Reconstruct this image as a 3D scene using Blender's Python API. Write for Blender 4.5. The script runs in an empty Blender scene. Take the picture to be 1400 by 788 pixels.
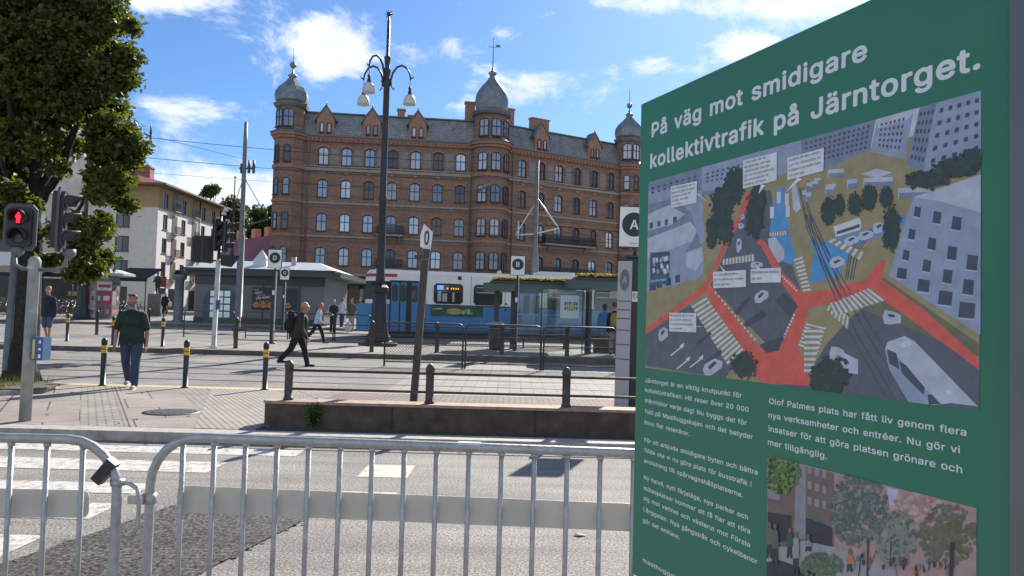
import bpy, bmesh, math, random
from mathutils import Vector, Matrix, Euler
R = math.radians
random.seed(7)
SC = bpy.context.scene
COL = SC.collection
# ------------------------------------------------------------------ camera, sky, sun, exposure
FPX, CAMH, PITCH, ROLL = 1050.0, 1.62, 2.3, 1.5
cd = bpy.data.cameras.new('camera'); cam = bpy.data.objects.new('camera', cd); COL.objects.link(cam)
cd.sensor_width = 36; cd.lens = 36 * FPX / 1400; cd.clip_start = .05; cd.clip_end = 3000
CAMROT = Matrix.Rotation(R(90 + PITCH), 3, 'X') @ Matrix.Rotation(R(ROLL), 3, 'Z')
cam.matrix_world = Matrix.Translation((0, 0, CAMH)) @ CAMROT.to_4x4()
SC.camera = cam
SUN_AZ, SUN_EL = 19.0, 33.0
SUND = Vector((math.sin(R(SUN_AZ)) * math.cos(R(SUN_EL)), math.cos(R(SUN_AZ)) * math.cos(R(SUN_EL)), math.sin(R(SUN_EL))))
sd = bpy.data.lights.new('sun', 'SUN'); so = bpy.data.objects.new('sun', sd); COL.objects.link(so)
sd.energy = 4.8; sd.angle = R(.55); sd.color = (1, .93, .83)
so.rotation_euler = SUND.to_track_quat('Z', 'Y').to_euler()
SC.view_settings.view_transform = 'Standard'; SC.view_settings.look = 'None'
SC.view_settings.exposure = 0.9; SC.view_settings.gamma = 1
SC.cycles.max_bounces = 6; SC.cycles.transparent_max_bounces = 12

def ray(px, py):
    return (CAMROT @ Vector(((px - 700) / FPX, (394 - py) / FPX, -1))).normalized()
def at(px, py, Y):                       # the point seen at a place of the photograph, Y metres ahead
    d = ray(px, py); return Vector((0, 0, CAMH)) + d * (Y / d.y)

W = bpy.data.worlds.new('World'); SC.world = W; W.use_nodes = True
def build_world():
    nt = W.node_tree; N = nt.nodes; L = nt.links; N.clear()
    def n(t, **k):
        x = N.new(t)
        for a, b in k.items(): setattr(x, a, b)
        return x
    def m(op, a, b=None, c=None):
        x = n('ShaderNodeMath', operation=op)
        for i, v in enumerate((a, b, c)):
            if v is None: continue
            if isinstance(v, (int, float)): x.inputs[i].default_value = v
            else: L.new(v, x.inputs[i])
        return x.outputs[0]
    sky = n('ShaderNodeTexSky', sky_type='NISHITA', sun_disc=False)
    sky.sun_elevation = R(SUN_EL); sky.sun_rotation = R(SUN_AZ)
    sky.air_density = 1.0; sky.dust_density = .35; sky.ozone_density = 2.6; sky.altitude = 100
    tc = n('ShaderNodeTexCoord'); sep = n('ShaderNodeSeparateXYZ'); L.new(tc.outputs['Generated'], sep.inputs[0])
    x, y, z = sep.outputs
    yy = m('MAXIMUM', y, .05); u = m('DIVIDE', x, yy); w = m('DIVIDE', z, yy)
    total = None
    # cumulus and wisps where the photograph has them: px, py, half width, half height (px), weight
    for px, py, hw, hh, wt in [(452, 58, 66, 50, .46), (450, 98, 70, 22, .18), (240, -2, 100, 18, .34), (560, 70, 40, 24, .2), (620, 60, 30, 14, .2), (285, 150, 120, 24, .23), (225, 130, 60, 14, .12),
                               (690, 125, 90, 40, .30), (790, 110, 80, 34, .28), (640, 150, 60, 20, .2), (960, 6, 230, 20, .30), (1020, 62, 46, 20, .44), (895, 84, 40, 22, .38), (690, 42, 22, 13, .24), (745, 20, 22, 10, .16),
                               (300, 258, 120, 26, .34), (235, 300, 90, 30, .2), (105, 190, 120, 60, .2), (1250, 20, 200, 60, .2), (340, 330, 120, 60, .25)]:
        d = ray(px, py); du = d.x / d.y; dw = d.z / d.y
        a = m('MULTIPLY', m('SUBTRACT', u, du), FPX / hw); b = m('MULTIPLY', m('SUBTRACT', w, dw), FPX / hh)
        r2 = m('ADD', m('MULTIPLY', a, a), m('MULTIPLY', b, b))
        g = m('MULTIPLY', m('POWER', 2.718, m('MULTIPLY', r2, -.8)), wt)
        total = g if total is None else m('ADD', total, g)
    front = m('GREATER_THAN', y, .05)
    total = m('ADD', m('MULTIPLY', total, front), m('MULTIPLY', m('LESS_THAN', y, -.15), .30))   # unseen cloud added behind the camera to brighten the shaded facades
    mp = n('ShaderNodeMapping'); mp.inputs['Scale'].default_value = (1, 1, 1.7); L.new(tc.outputs['Generated'], mp.inputs[0])
    nz = n('ShaderNodeTexNoise'); nz.inputs['Scale'].default_value = 8; nz.inputs['Detail'].default_value = 12
    nz.inputs['Roughness'].default_value = .66; nz.inputs['Distortion'].default_value = .3; L.new(mp.outputs[0], nz.inputs['Vector'])
    dens = m('ADD', m('MULTIPLY', m('SUBTRACT', nz.outputs[0], .5), 1.35), total)
    rmp = n('ShaderNodeMapRange', interpolation_type='SMOOTHSTEP'); L.new(dens, rmp.inputs[0])
    rmp.inputs[1].default_value = .17; rmp.inputs[2].default_value = .46; rmp.inputs[3].default_value = 0; rmp.inputs[4].default_value = .95
    sh = n('ShaderNodeMapRange'); L.new(dens, sh.inputs[0]); sh.inputs[1].default_value = .25; sh.inputs[2].default_value = .75
    cr = n('ShaderNodeMix', data_type='RGBA'); L.new(sh.outputs[0], cr.inputs['Factor'])
    cr.inputs['A'].default_value = (7.4, 7.6, 8.0, 1); cr.inputs['B'].default_value = (5.6, 5.9, 6.4, 1)
    mx = n('ShaderNodeMix', data_type='RGBA'); L.new(rmp.outputs[0], mx.inputs['Factor'])
    tint = n('ShaderNodeMix', data_type='RGBA', blend_type='MULTIPLY'); tint.inputs['Factor'].default_value = 1
    L.new(sky.outputs[0], tint.inputs['A']); tint.inputs['B'].default_value = (.48, .66, .88, 1); L.new(tint.outputs['Result'], mx.inputs['A']); L.new(cr.outputs['Result'], mx.inputs['B'])
    bg = n('ShaderNodeBackground'); bg.inputs[1].default_value = .085; L.new(mx.outputs['Result'], bg.inputs[0])
    out = n('ShaderNodeOutputWorld'); L.new(bg.outputs[0], out.inputs[0])
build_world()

# ------------------------------------------------------------------ materials
MATS = {}
def mat(name, col, rough=.6, metal=0, var=0, vscale=6, bump=0, bscale=40, emit=None, estr=1, spec=.5, trans=0):
    if name in MATS: return MATS[name]
    m = bpy.data.materials.new(name); m.use_nodes = True; MATS[name] = m
    nt = m.node_tree; b = nt.nodes['Principled BSDF']
    b.inputs['Base Color'].default_value = (*col, 1); b.inputs['Roughness'].default_value = rough
    b.inputs['Metallic'].default_value = metal; b.inputs['Specular IOR Level'].default_value = spec
    if emit: b.inputs['Emission Color'].default_value = (*emit, 1); b.inputs['Emission Strength'].default_value = estr
    if trans: b.inputs['Transmission Weight'].default_value = trans
    if var or bump:
        tc = nt.nodes.new('ShaderNodeTexCoord')
    if var:
        nz = nt.nodes.new('ShaderNodeTexNoise'); nz.inputs['Scale'].default_value = vscale; nz.inputs['Detail'].default_value = 6
        nt.links.new(tc.outputs['Object'], nz.inputs['Vector'])
        cr = nt.nodes.new('ShaderNodeValToRGB'); e = cr.color_ramp.elements
        e[0].position = .3; e[1].position = .7
        e[0].color = (*[c * (1 - var) for c in col], 1); e[1].color = (*[min(1, c * (1 + var)) for c in col], 1)
        nt.links.new(nz.outputs[0], cr.inputs[0]); nt.links.new(cr.outputs[0], b.inputs['Base Color'])
    if bump:
        nb = nt.nodes.new('ShaderNodeTexNoise'); nb.inputs['Scale'].default_value = bscale; nb.inputs['Detail'].default_value = 4
        nt.links.new(tc.outputs['Object'], nb.inputs['Vector'])
        bp = nt.nodes.new('ShaderNodeBump'); bp.inputs['Strength'].default_value = bump; bp.inputs['Distance'].default_value = .02
        nt.links.new(nb.outputs[0], bp.inputs['Height']); nt.links.new(bp.outputs[0], b.inputs['Normal'])
    return m

class NT:                                   # small node-graph helper
    def __init__(s, name, rough=.8, spec=.3):
        s.m = bpy.data.materials.new(name); s.m.use_nodes = True; MATS[name] = s.m
        s.t = s.m.node_tree; s.b = s.t.nodes['Principled BSDF']; s.b.inputs['Roughness'].default_value = rough
        s.b.inputs['Specular IOR Level'].default_value = spec
        s.tc = s.t.nodes.new('ShaderNodeTexCoord').outputs['Object']
    def node(s, t, **k):
        x = s.t.nodes.new(t)
        for a, b in k.items(): setattr(x, a, b)
        return x
    def link(s, a, b): s.t.links.new(a, b)
    def math(s, op, a, b=0.0, c=None):
        x = s.node('ShaderNodeMath', operation=op)
        for i, v in enumerate((a, b, c)):
            if v is None: continue
            if isinstance(v, (int, float)): x.inputs[i].default_value = v
            else: s.link(v, x.inputs[i])
        return x.outputs[0]
    def mapping(s, rot=(0, 0, 0), scale=(1, 1, 1), loc=(0, 0, 0)):
        x = s.node('ShaderNodeMapping'); x.inputs['Rotation'].default_value = rot; x.inputs['Scale'].default_value = scale
        x.inputs['Location'].default_value = loc; s.link(s.tc, x.inputs[0]); return x.outputs[0]
    def noise(s, vec, scale, detail=6, rough=.6):
        x = s.node('ShaderNodeTexNoise'); x.inputs['Scale'].default_value = scale; x.inputs['Detail'].default_value = detail
        x.inputs['Roughness'].default_value = rough; s.link(vec, x.inputs['Vector']); return x.outputs[0]
    def ramp(s, f, stops):
        x = s.node('ShaderNodeValToRGB'); e = x.color_ramp.elements
        while len(e) < len(stops): e.new(.5)
        for q, (p, c) in zip(e, stops): q.position = p; q.color = (*c, 1) if len(c) == 3 else c
        s.link(f, x.inputs[0]); return x.outputs[0]
    def mix(s, f, a, b, mode='MIX'):
        x = s.node('ShaderNodeMix', data_type='RGBA', blend_type=mode)
        for k, v in (('Factor', f), ('A', a), ('B', b)):
            q = x.inputs[k] if k != 'Factor' else x.inputs[0]
            if k in 'AB': q = [i for i in x.inputs if i.name == k and i.type == 'RGBA'][0]
            if isinstance(v, (int, float)): q.default_value = v
            elif isinstance(v, tuple): q.default_value = (*v, 1)
            else: s.link(v, q)
        return [o for o in x.outputs if o.type == 'RGBA'][0]
    def brick(s, vec, c1, c2, mortar, w, h, msize=.01, off=.5):
        x = s.node('ShaderNodeTexBrick', offset=off); x.inputs['Color1'].default_value = (*c1, 1); x.inputs['Color2'].default_value = (*c2, 1)
        x.inputs['Mortar'].default_value = (*mortar, 1); x.inputs['Scale'].default_value = 1
        x.inputs['Brick Width'].default_value = w; x.inputs['Row Height'].default_value = h; x.inputs['Mortar Size'].default_value = msize
        s.link(vec, x.inputs['Vector']); return x
    def bump(s, h, strength=.4, dist=.01):
        x = s.node('ShaderNodeBump'); x.inputs['Strength'].default_value = strength; x.inputs['Distance'].default_value = dist
        s.link(h, x.inputs['Height']); s.link(x.outputs[0], s.b.inputs['Normal'])
    def color(s, c): s.link(c, s.b.inputs['Base Color'])

def asphalt(name, base, speck=.5, scale=55, bmp=.5):
    g = NT(name, .85, .25)
    n1 = g.noise(g.tc, scale, 3, .7); n2 = g.noise(g.tc, .8, 5); n3 = g.noise(g.mapping(scale=(.25, 3, 1)), 1.2, 5)
    a = g.ramp(n1, [(.36, tuple(c * (1 - speck) for c in base)), (.5, base), (.66, tuple(min(1, c * (1 + speck * 1.5)) for c in base))])
    a = g.mix(.55, a, g.ramp(n2, [(.3, (.55, .55, .56)), (.7, (1.35, 1.32, 1.28))]), 'MULTIPLY')
    a = g.mix(.35, a, g.ramp(n3, [(.38, (.5, .5, .5)), (.62, (1.25, 1.25, 1.22))]), 'MULTIPLY')
    g.color(a); g.bump(n1, bmp, .006)
    return g.m
M_road = asphalt('street asphalt', (.235, .22, .205), .62)
M_patch = asphalt('fresh asphalt', (.072, .069, .066), 1.0, 40, 1.2)
M_lane = asphalt('pale worn asphalt', (.23, .22, .205), .22, 20, .2)
def paving(name, c1, c2, mortar, w, h, rot=0, ms=.012, nstr=.5):
    g = NT(name, .85, .25); v = g.mapping(rot=(0, 0, R(rot)))
    b = g.brick(v, c1, c2, mortar, w, h, ms)
    n = g.noise(g.tc, 1.3, 6); n2 = g.noise(g.tc, 30, 3)
    c = g.mix(nstr, b.outputs[0], g.ramp(n, [(.3, (.6, .58, .56)), (.7, (1.3, 1.28, 1.25))]), 'MULTIPLY')
    c = g.mix(.4, c, g.ramp(n2, [(.35, (.7, .7, .7)), (.65, (1.25, 1.25, 1.25))]), 'MULTIPLY')
    g.color(c); g.bump(b.outputs['Fac'], -.5, .008)
    return g.m
M_setts = paving('brown pavers', (.27, .22, .19), (.21, .175, .155), (.08, .07, .06), .21, .105, 0)
M_trackbrick = paving('track paving stones', (.34, .32, .30), (.27, .255, .24), (.12, .11, .10), .5, .22, 0)
M_plaza = paving('plaza paving', (.31, .29, .265), (.26, .245, .225), (.13, .12, .11), .7, .35, 0)
M_granite = mat('granite kerb', (.36, .33, .30), .8, var=.25, vscale=9, bump=.3, bscale=60)
def slab_mat():
    g = NT('slabs and sett strips', .85, .25); v = g.mapping(rot=(0, 0, R(-29)))
    sep = g.node('ShaderNodeSeparateXYZ'); g.link(v, sep.inputs[0])
    big = g.brick(v, (.30, .265, .24), (.26, .23, .21), (.09, .08, .07), 1.05, 1.3, .012, .4)
    small = g.brick(v, (.33, .31, .28), (.27, .25, .23), (.12, .11, .1), .2, .12, .012)
    f = g.math('FRACT', g.math('DIVIDE', sep.outputs[0], 1.55))
    msk = g.math('LESS_THAN', f, .36)
    c = g.mix(msk, big.outputs[0], small.outputs[0])
    edge = g.math('LESS_THAN', g.math('ABSOLUTE', g.math('SUBTRACT', f, .36)), .007)
    c = g.mix(edge, c, (.08, .07, .065))
    n = g.noise(g.tc, 1.1, 6); n2 = g.noise(g.tc, 28, 3)
    c = g.mix(.5, c, g.ramp(n, [(.3, (.62, .6, .58)), (.7, (1.3, 1.28, 1.25))]), 'MULTIPLY')
    c = g.mix(.4, c, g.ramp(n2, [(.35, (.72, .72, .72)), (.65, (1.22, 1.22, 1.22))]), 'MULTIPLY')
    g.color(c); g.bump(n2, .25, .006); return g.m
M_slab = slab_mat()
def worn_paint(name, col, under, thr=.42):
    g = NT(name, .7, .3); n = g.noise(g.tc, 9, 8, .75); n2 = g.noise(g.tc, 60, 2)
    f = g.ramp(g.math('ADD', g.math('MULTIPLY', n, .75), g.math('MULTIPLY', n2, .25)), [(thr - .06, (0, 0, 0)), (thr + .05, (1, 1, 1))])
    g.color(g.mix(f, under, col)); return g.m
M_paint = worn_paint('worn white road paint', (.56, .54, .50), (.24, .225, .21), .47)
M_paint2 = worn_paint('worn yellowish road paint', (.56, .53, .42), (.24, .225, .21), .45)
M_yellowedge = worn_paint('ochre edge stones', (.52, .42, .24), (.3, .27, .22), .4)
def tactile_mat():
    g = NT('ribbed tactile slabs', .8, .3); v = g.mapping(rot=(0, 0, R(-29)))
    sep = g.node('ShaderNodeSeparateXYZ'); g.link(v, sep.inputs[0])
    f = g.math('FRACT', g.math('DIVIDE', sep.outputs[0], .085))
    c = g.mix(g.math('LESS_THAN', f, .3), (.33, .30, .265), (.19, .17, .15))
    n = g.noise(g.tc, 3, 6); c = g.mix(.5, c, g.ramp(n, [(.3, (.7, .7, .7)), (.7, (1.25, 1.22, 1.2))]), 'MULTIPLY')
    g.color(c); g.bump(f, .4, .01); return g.m
M_tactile = tactile_mat()

M_black = mat('black painted iron', (.025, .027, .03), .45, var=.3, vscale=12)
M_dgrey = mat('dark grey paint', (.05, .052, .055), .5, var=.2)
M_brown = mat('dark brown painted iron', (.055, .043, .036), .5, var=.3, vscale=15)
M_galv = mat('galvanised steel', (.40, .405, .40), .48, .55, var=.16, vscale=30, bump=.12, bscale=70)
M_mast = mat('grey mast paint', (.14, .15, .155), .5, .1, var=.2, vscale=5)
M_white = mat('white enamel', (.78, .78, .77), .5, var=.05)
M_plate = mat('reflector plate white', (.56, .52, .45), .5, var=.10, vscale=5)
M_yellow = mat('signal yellow', (.72, .44, .02), .5)
M_signdark = mat('sign dark green', (.02, .035, .04), .5)
M_glassdark = mat('dark window glass', (.03, .034, .04), .06, spec=.9)
M_pane = mat('sky reflecting pane', (.30, .36, .42), .07, .55, spec=.8)
def vary_by_object(m, a, b):
    nt = m.node_tree; oi = nt.nodes.new('ShaderNodeObjectInfo'); cr = nt.nodes.new('ShaderNodeValToRGB'); e = cr.color_ramp.elements
    e[0].color = (*a, 1); e[1].color = (*b, 1); nt.links.new(oi.outputs['Random'], cr.inputs[0]); nt.links.new(cr.outputs[0], nt.nodes['Principled BSDF'].inputs['Base Color'])
vary_by_object(M_pane, (.13, .16, .20), (.44, .50, .56))
def glass_mat():
    m = bpy.data.materials.new('clear shelter glass'); m.use_nodes = True; MATS['glass'] = m
    nt = m.node_tree; b = nt.nodes['Principled BSDF']; nt.nodes.remove(b)
    o = nt.nodes['Material Output']; t = nt.nodes.new('ShaderNodeBsdfTransparent'); t.inputs[0].default_value = (.82, .88, .87, 1)
    gl = nt.nodes.new('ShaderNodeBsdfGlossy'); gl.inputs['Roughness'].default_value = .03; gl.inputs[0].default_value = (1, 1, 1, 1)
    fr = nt.nodes.new('ShaderNodeFresnel'); fr.inputs[0].default_value = 1.5
    mx = nt.nodes.new('ShaderNodeMixShader'); nt.links.new(fr.outputs[0], mx.inputs[0])
    nt.links.new(t.outputs[0], mx.inputs[1]); nt.links.new(gl.outputs[0], mx.inputs[2]); nt.links.new(mx.outputs[0], o.inputs[0])
    return m
M_glass = glass_mat()
def leaf_mat(name, dark, light):
    g = NT(name, .5, .35)
    n = g.noise(g.tc, 1.1, 4); ge = g.node('ShaderNodeNewGeometry')
    f = g.math('ADD', g.math('MULTIPLY', n, .5), g.math('MULTIPLY', ge.outputs['Random Per Island'], .5))
    c = g.ramp(f, [(.25, dark), (.75, light)]); g.color(c)
    tr = g.node('ShaderNodeBsdfTranslucent'); g.link(g.mix(1.0, c, (1.7, 1.6, .55), 'MULTIPLY'), tr.inputs[0])
    mx = g.node('ShaderNodeMixShader'); mx.inputs[0].default_value = .42
    o = g.t.nodes['Material Output']; g.link(g.b.outputs[0], mx.inputs[1]); g.link(tr.outputs[0], mx.inputs[2]); g.link(mx.outputs[0], o.inputs[0])
    return g.m
M_leaf = leaf_mat('oak leaves', (.036, .060, .015), (.115, .135, .030))
M_leaf2 = leaf_mat('distant leaves', (.030, .055, .022), (.06, .09, .032))
M_weed = leaf_mat('weed leaves', (.05, .10, .02), (.10, .18, .04))
M_bark = mat('bark', (.030, .025, .021), .95, var=.6, vscale=16, bump=1.0, bscale=26)

# ------------------------------------------------------------------ mesh helpers
class MB:
    def __init__(s): s.v = []; s.f = []; s.m = []; s.s = []
    def add(s, vs, fs, mi=0, smooth=False):
        o = len(s.v); s.v += [tuple(q) for q in vs]
        for f in fs: s.f.append(tuple(i + o for i in f)); s.m.append(mi); s.s.append(smooth)
    def box(s, c, d, mi=0, rot=None):
        x, y, z = d[0] / 2, d[1] / 2, d[2] / 2
        vs = [Vector(q) for q in ((-x, -y, -z), (x, -y, -z), (x, y, -z), (-x, y, -z), (-x, -y, z), (x, -y, z), (x, y, z), (-x, y, z))]
        if rot is not None:
            mtx = Euler(rot).to_matrix() if not isinstance(rot, Matrix) else rot
            vs = [mtx @ q for q in vs]
        c = Vector(c)
        s.add([q + c for q in vs], [(0, 3, 2, 1), (4, 5, 6, 7), (0, 1, 5, 4), (1, 2, 6, 5), (2, 3, 7, 6), (3, 0, 4, 7)], mi)
    def b2(s, x0, x1, y0, y1, z0, z1, mi=0):
        s.box(((x0 + x1) / 2, (y0 + y1) / 2, (z0 + z1) / 2), (abs(x1 - x0), abs(y1 - y0), abs(z1 - z0)), mi)
    def lathe(s, prof, n=16, mi=0, c=(0, 0, 0), smooth=True, a0=0, sx=1, sy=1):
        vs = []; fs = []; k = len(prof)
        for i in range(n):
            a = a0 + 2 * math.pi * i / n
            for r, z in prof: vs.append((c[0] + r * math.cos(a) * sx, c[1] + r * math.sin(a) * sy, c[2] + z))
        for i in range(n):
            j = (i + 1) % n
            for q in range(k - 1): fs.append((i * k + q, j * k + q, j * k + q + 1, i * k + q + 1))
        fs.append(tuple(i * k for i in reversed(range(n)))); fs.append(tuple(i * k + k - 1 for i in range(n)))
        s.add(vs, fs, mi, smooth)
    def tube(s, pts, r, n=8, mi=0, smooth=True, caps=True):
        pts = [Vector(p) for p in pts]; rs = r if isinstance(r, (list, tuple)) else [r] * len(pts)
        vs = []; fs = []; up = None
        for i, p in enumerate(pts):
            t = (pts[min(i + 1, len(pts) - 1)] - pts[max(i - 1, 0)]).normalized()
            if up is None:
                up = Vector((0, 0, 1)) if abs(t.z) < .9 else Vector((1, 0, 0))
            a = t.cross(up).normalized(); b = a.cross(t).normalized(); up = b
            for k in range(n):
                q = 2 * math.pi * k / n; vs.append(p + (a * math.cos(q) + b * math.sin(q)) * rs[i])
        for i in range(len(pts) - 1):
            for k in range(n):
                j = (k + 1) % n; fs.append((i * n + k, i * n + j, (i + 1) * n + j, (i + 1) * n + k))
        if caps:
            fs.append(tuple(reversed(range(n)))); fs.append(tuple((len(pts) - 1) * n + k for k in range(n)))
        s.add(vs, fs, mi, smooth)
    def prism(s, poly, axis, a, b, mi=0):    # poly in the two other axes, from a to b along axis
        def P(q, t):
            if axis == 'y': return (q[0], t, q[1])
            if axis == 'x': return (t, q[0], q[1])
            return (q[0], q[1], t)
        n = len(poly); vs = [P(q, a) for q in poly] + [P(q, b) for q in poly]
        fs = [tuple(range(n)), tuple(range(2 * n - 1, n - 1, -1))] + [(i, i + n, (i + 1) % n + n, (i + 1) % n) for i in range(n)]
        s.add(vs, fs, mi)
    def sphere(s, c, r, n=12, k=8, mi=0, sc=(1, 1, 1), rot=None):
        vs = []; fs = []
        for i in range(k + 1):
            ph = math.pi * i / k
            for j in range(n):
                q = Vector((r * sc[0] * math.sin(ph) * math.cos(2 * math.pi * j / n), r * sc[1] * math.sin(ph) * math.sin(2 * math.pi * j / n), r * sc[2] * math.cos(ph)))
                if rot is not None: q = rot @ q
                vs.append(q + Vector(c))
        for i in range(k):
            for j in range(n):
                fs.append((i * n + j, (i + 1) * n + j, (i + 1) * n + (j + 1) % n, i * n + (j + 1) % n))
        s.add(vs, fs, mi, True)
    def mesh(s, name, mats):
        me = bpy.data.meshes.new(name); me.from_pydata(s.v, [], s.f)
        for q in (mats if isinstance(mats, (list, tuple)) else [mats]): me.materials.append(q)
        me.polygons.foreach_set('material_index', s.m); me.polygons.foreach_set('use_smooth', s.s); me.update(); return me
    def build(s, name, mats, parent=None, fix=True):
        me = s.mesh(name, mats)
        if fix:
            bm = bmesh.new(); bm.from_mesh(me); bmesh.ops.recalc_face_normals(bm, faces=bm.faces[:]); bm.to_mesh(me); bm.free()
        return link(name, me, parent)
def link(name, data, parent=None):
    o = bpy.data.objects.new(name, data); COL.objects.link(o)
    if parent is not None: o.parent = parent
    return o
def tag(o, label=None, cat=None, group=None, kind=None):
    for k, v in (('label', label), ('category', cat), ('group', group), ('kind', kind)):
        if v: o[k] = v
    return o
def thing(name, label, cat, loc=(0, 0, 0), rz=0, group=None):
    o = link(name, None); o.location = loc; o.rotation_euler = (0, 0, rz); return tag(o, label, cat, group)
def struct(name, mb, mats): return tag(mb.build(name, mats), kind='structure')
def dup(root, loc, rz=0, label=None, group=None):
    def cp(o, par):
        c = o.copy(); COL.objects.link(c); c.parent = par
        for ch in [q for q in bpy.data.objects if q.parent == o]: cp(ch, c)
        return c
    kids = {}
    r = cp(root, None); r.location = loc; r.rotation_euler = (0, 0, rz)
    if label: r['label'] = label
    if group: r['group'] = group
    return r
def arc(cx, cy, r, a0, a1, n):
    return [(cx + r * math.cos(R(a0 + (a1 - a0) * i / n)), cy + r * math.sin(R(a0 + (a1 - a0) * i / n))) for i in range(n + 1)]
DG = None
GLYPHS = {}
def load_glyphs(raw):
    for ln in raw.strip("\n").split("\n"):
        ch, rest = ln[0], ln[1:]; f = rest.split('/')
        GLYPHS[ch] = (int(f[0]), [[tuple(int(v) for v in p.split(',')) for p in c.split(' ')] for c in f[1:] if c])
    for a, cons in GLYPHS.values():
        for c in cons:
            if c[0] == c[-1]: c.pop()
GM = {}
def glyph_mesh(ch, offset):
    """filled outline of one letter; every outer contour is filled with its own counters only"""
    if (ch, offset) in GM: return GM[ch, offset]
    cons = GLYPHS[ch][1]
    area = lambda c: sum(p[0] * q[1] - q[0] * p[1] for p, q in zip(c, c[1:] + c[:1])) / 2
    def inside(pt, c):
        r = False
        for (x0, y0), (x1, y1) in zip(c, c[1:] + c[:1]):
            if (y0 > pt[1]) != (y1 > pt[1]) and pt[0] < (x1 - x0) * (pt[1] - y0) / (y1 - y0) + x0: r = not r
        return r
    sg = area(max(cons, key=lambda c: abs(area(c)))) > 0
    outer = [c for c in cons if (area(c) > 0) == sg]; holes = [c for c in cons if (area(c) > 0) != sg]
    V = []; F = []
    for gi, oc in enumerate(outer):
        c = bpy.data.curves.new('t', 'CURVE'); c.dimensions = '2D'; c.fill_mode = 'BOTH'
        for con in [oc] + [h for h in holes if inside(h[0], oc)]:
            sp = c.splines.new('POLY'); sp.points.add(len(con) - 1); sp.use_cyclic_u = True
            for p, (u, v) in zip(sp.points, con): p.co = (u / 500, v / 500, 0, 1)
        o = bpy.data.objects.new('t', c); COL.objects.link(o)
        me = bpy.data.meshes.new_from_object(o.evaluated_get(bpy.context.evaluated_depsgraph_get()))
        k = len(V); V += [(v.co.x, v.co.y, gi * .0004) for v in me.vertices]; F += [tuple(i + k for i in p.vertices) for p in me.polygons]
        bpy.data.objects.remove(o); bpy.data.curves.remove(c); bpy.data.meshes.remove(me)
    GM[ch, offset] = (V, F); return V, F
def text_mesh(body, offset=0.0):
    """lettering from plain sans-serif letter outlines; one em = 1 unit, capitals .727 high"""
    V = []; F = []; x = 0.0
    for i, ch in enumerate(body):
        if ch not in GLYPHS: x += .28; continue
        gv, gf = glyph_mesh(ch, 0)
        dirs = [(0, 0)] if not offset else ([(-offset, 0), (offset, 0)] if offset < .008 else [(offset * a_, offset * b_ * .8) for a_, b_ in ((-1, -1), (1, -1), (1, 1), (-1, 1))] if offset < .016 else [(offset * math.cos(R(t)), offset * math.sin(R(t))) for t in range(0, 360, 45)])
        for di, (du, dv) in enumerate(dirs):       # heavier weights: the letter stroked on all sides
            k = len(V); V += [(a + x + du, b + dv, c + di * .0001) for a, b, c in gv]; F += [tuple(q + k for q in f) for f in gf]
        x += GLYPHS[ch][0] / 500 + offset * 1.2
    me = bpy.data.meshes.new('t'); me.from_pydata(V, [], F); return me
def text(name, body, material, parent, origin, xdir, ydir, width=None, cap=.1, offset=0.0, center=False):
    """flat lettering: origin = baseline start (or centre), xdir/ydir unit vectors, cap height in metres, optional fitted width"""
    me = text_mesh(body, offset); me.name = name; me.materials.clear(); me.materials.append(material)
    xs = [v.co.x for v in me.vertices]; x0, x1 = min(xs), max(xs); ys = [v.co.y for v in me.vertices]
    sy = cap / .727; sx = (width / (x1 - x0)) if width else sy
    xd, yd, og = Vector(xdir), Vector(ydir), Vector(origin)
    yo = 0
    if center: og = og - xd * ((x1 - x0) * sx / 2); yo = (min(ys) + max(ys)) / 2
    nd = xd.cross(yd)
    for v in me.vertices: v.co = og + xd * ((v.co.x - x0) * sx) + yd * ((v.co.y - yo) * sy) + nd * (v.co.z * sy)
    return link(name, me, parent)

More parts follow.
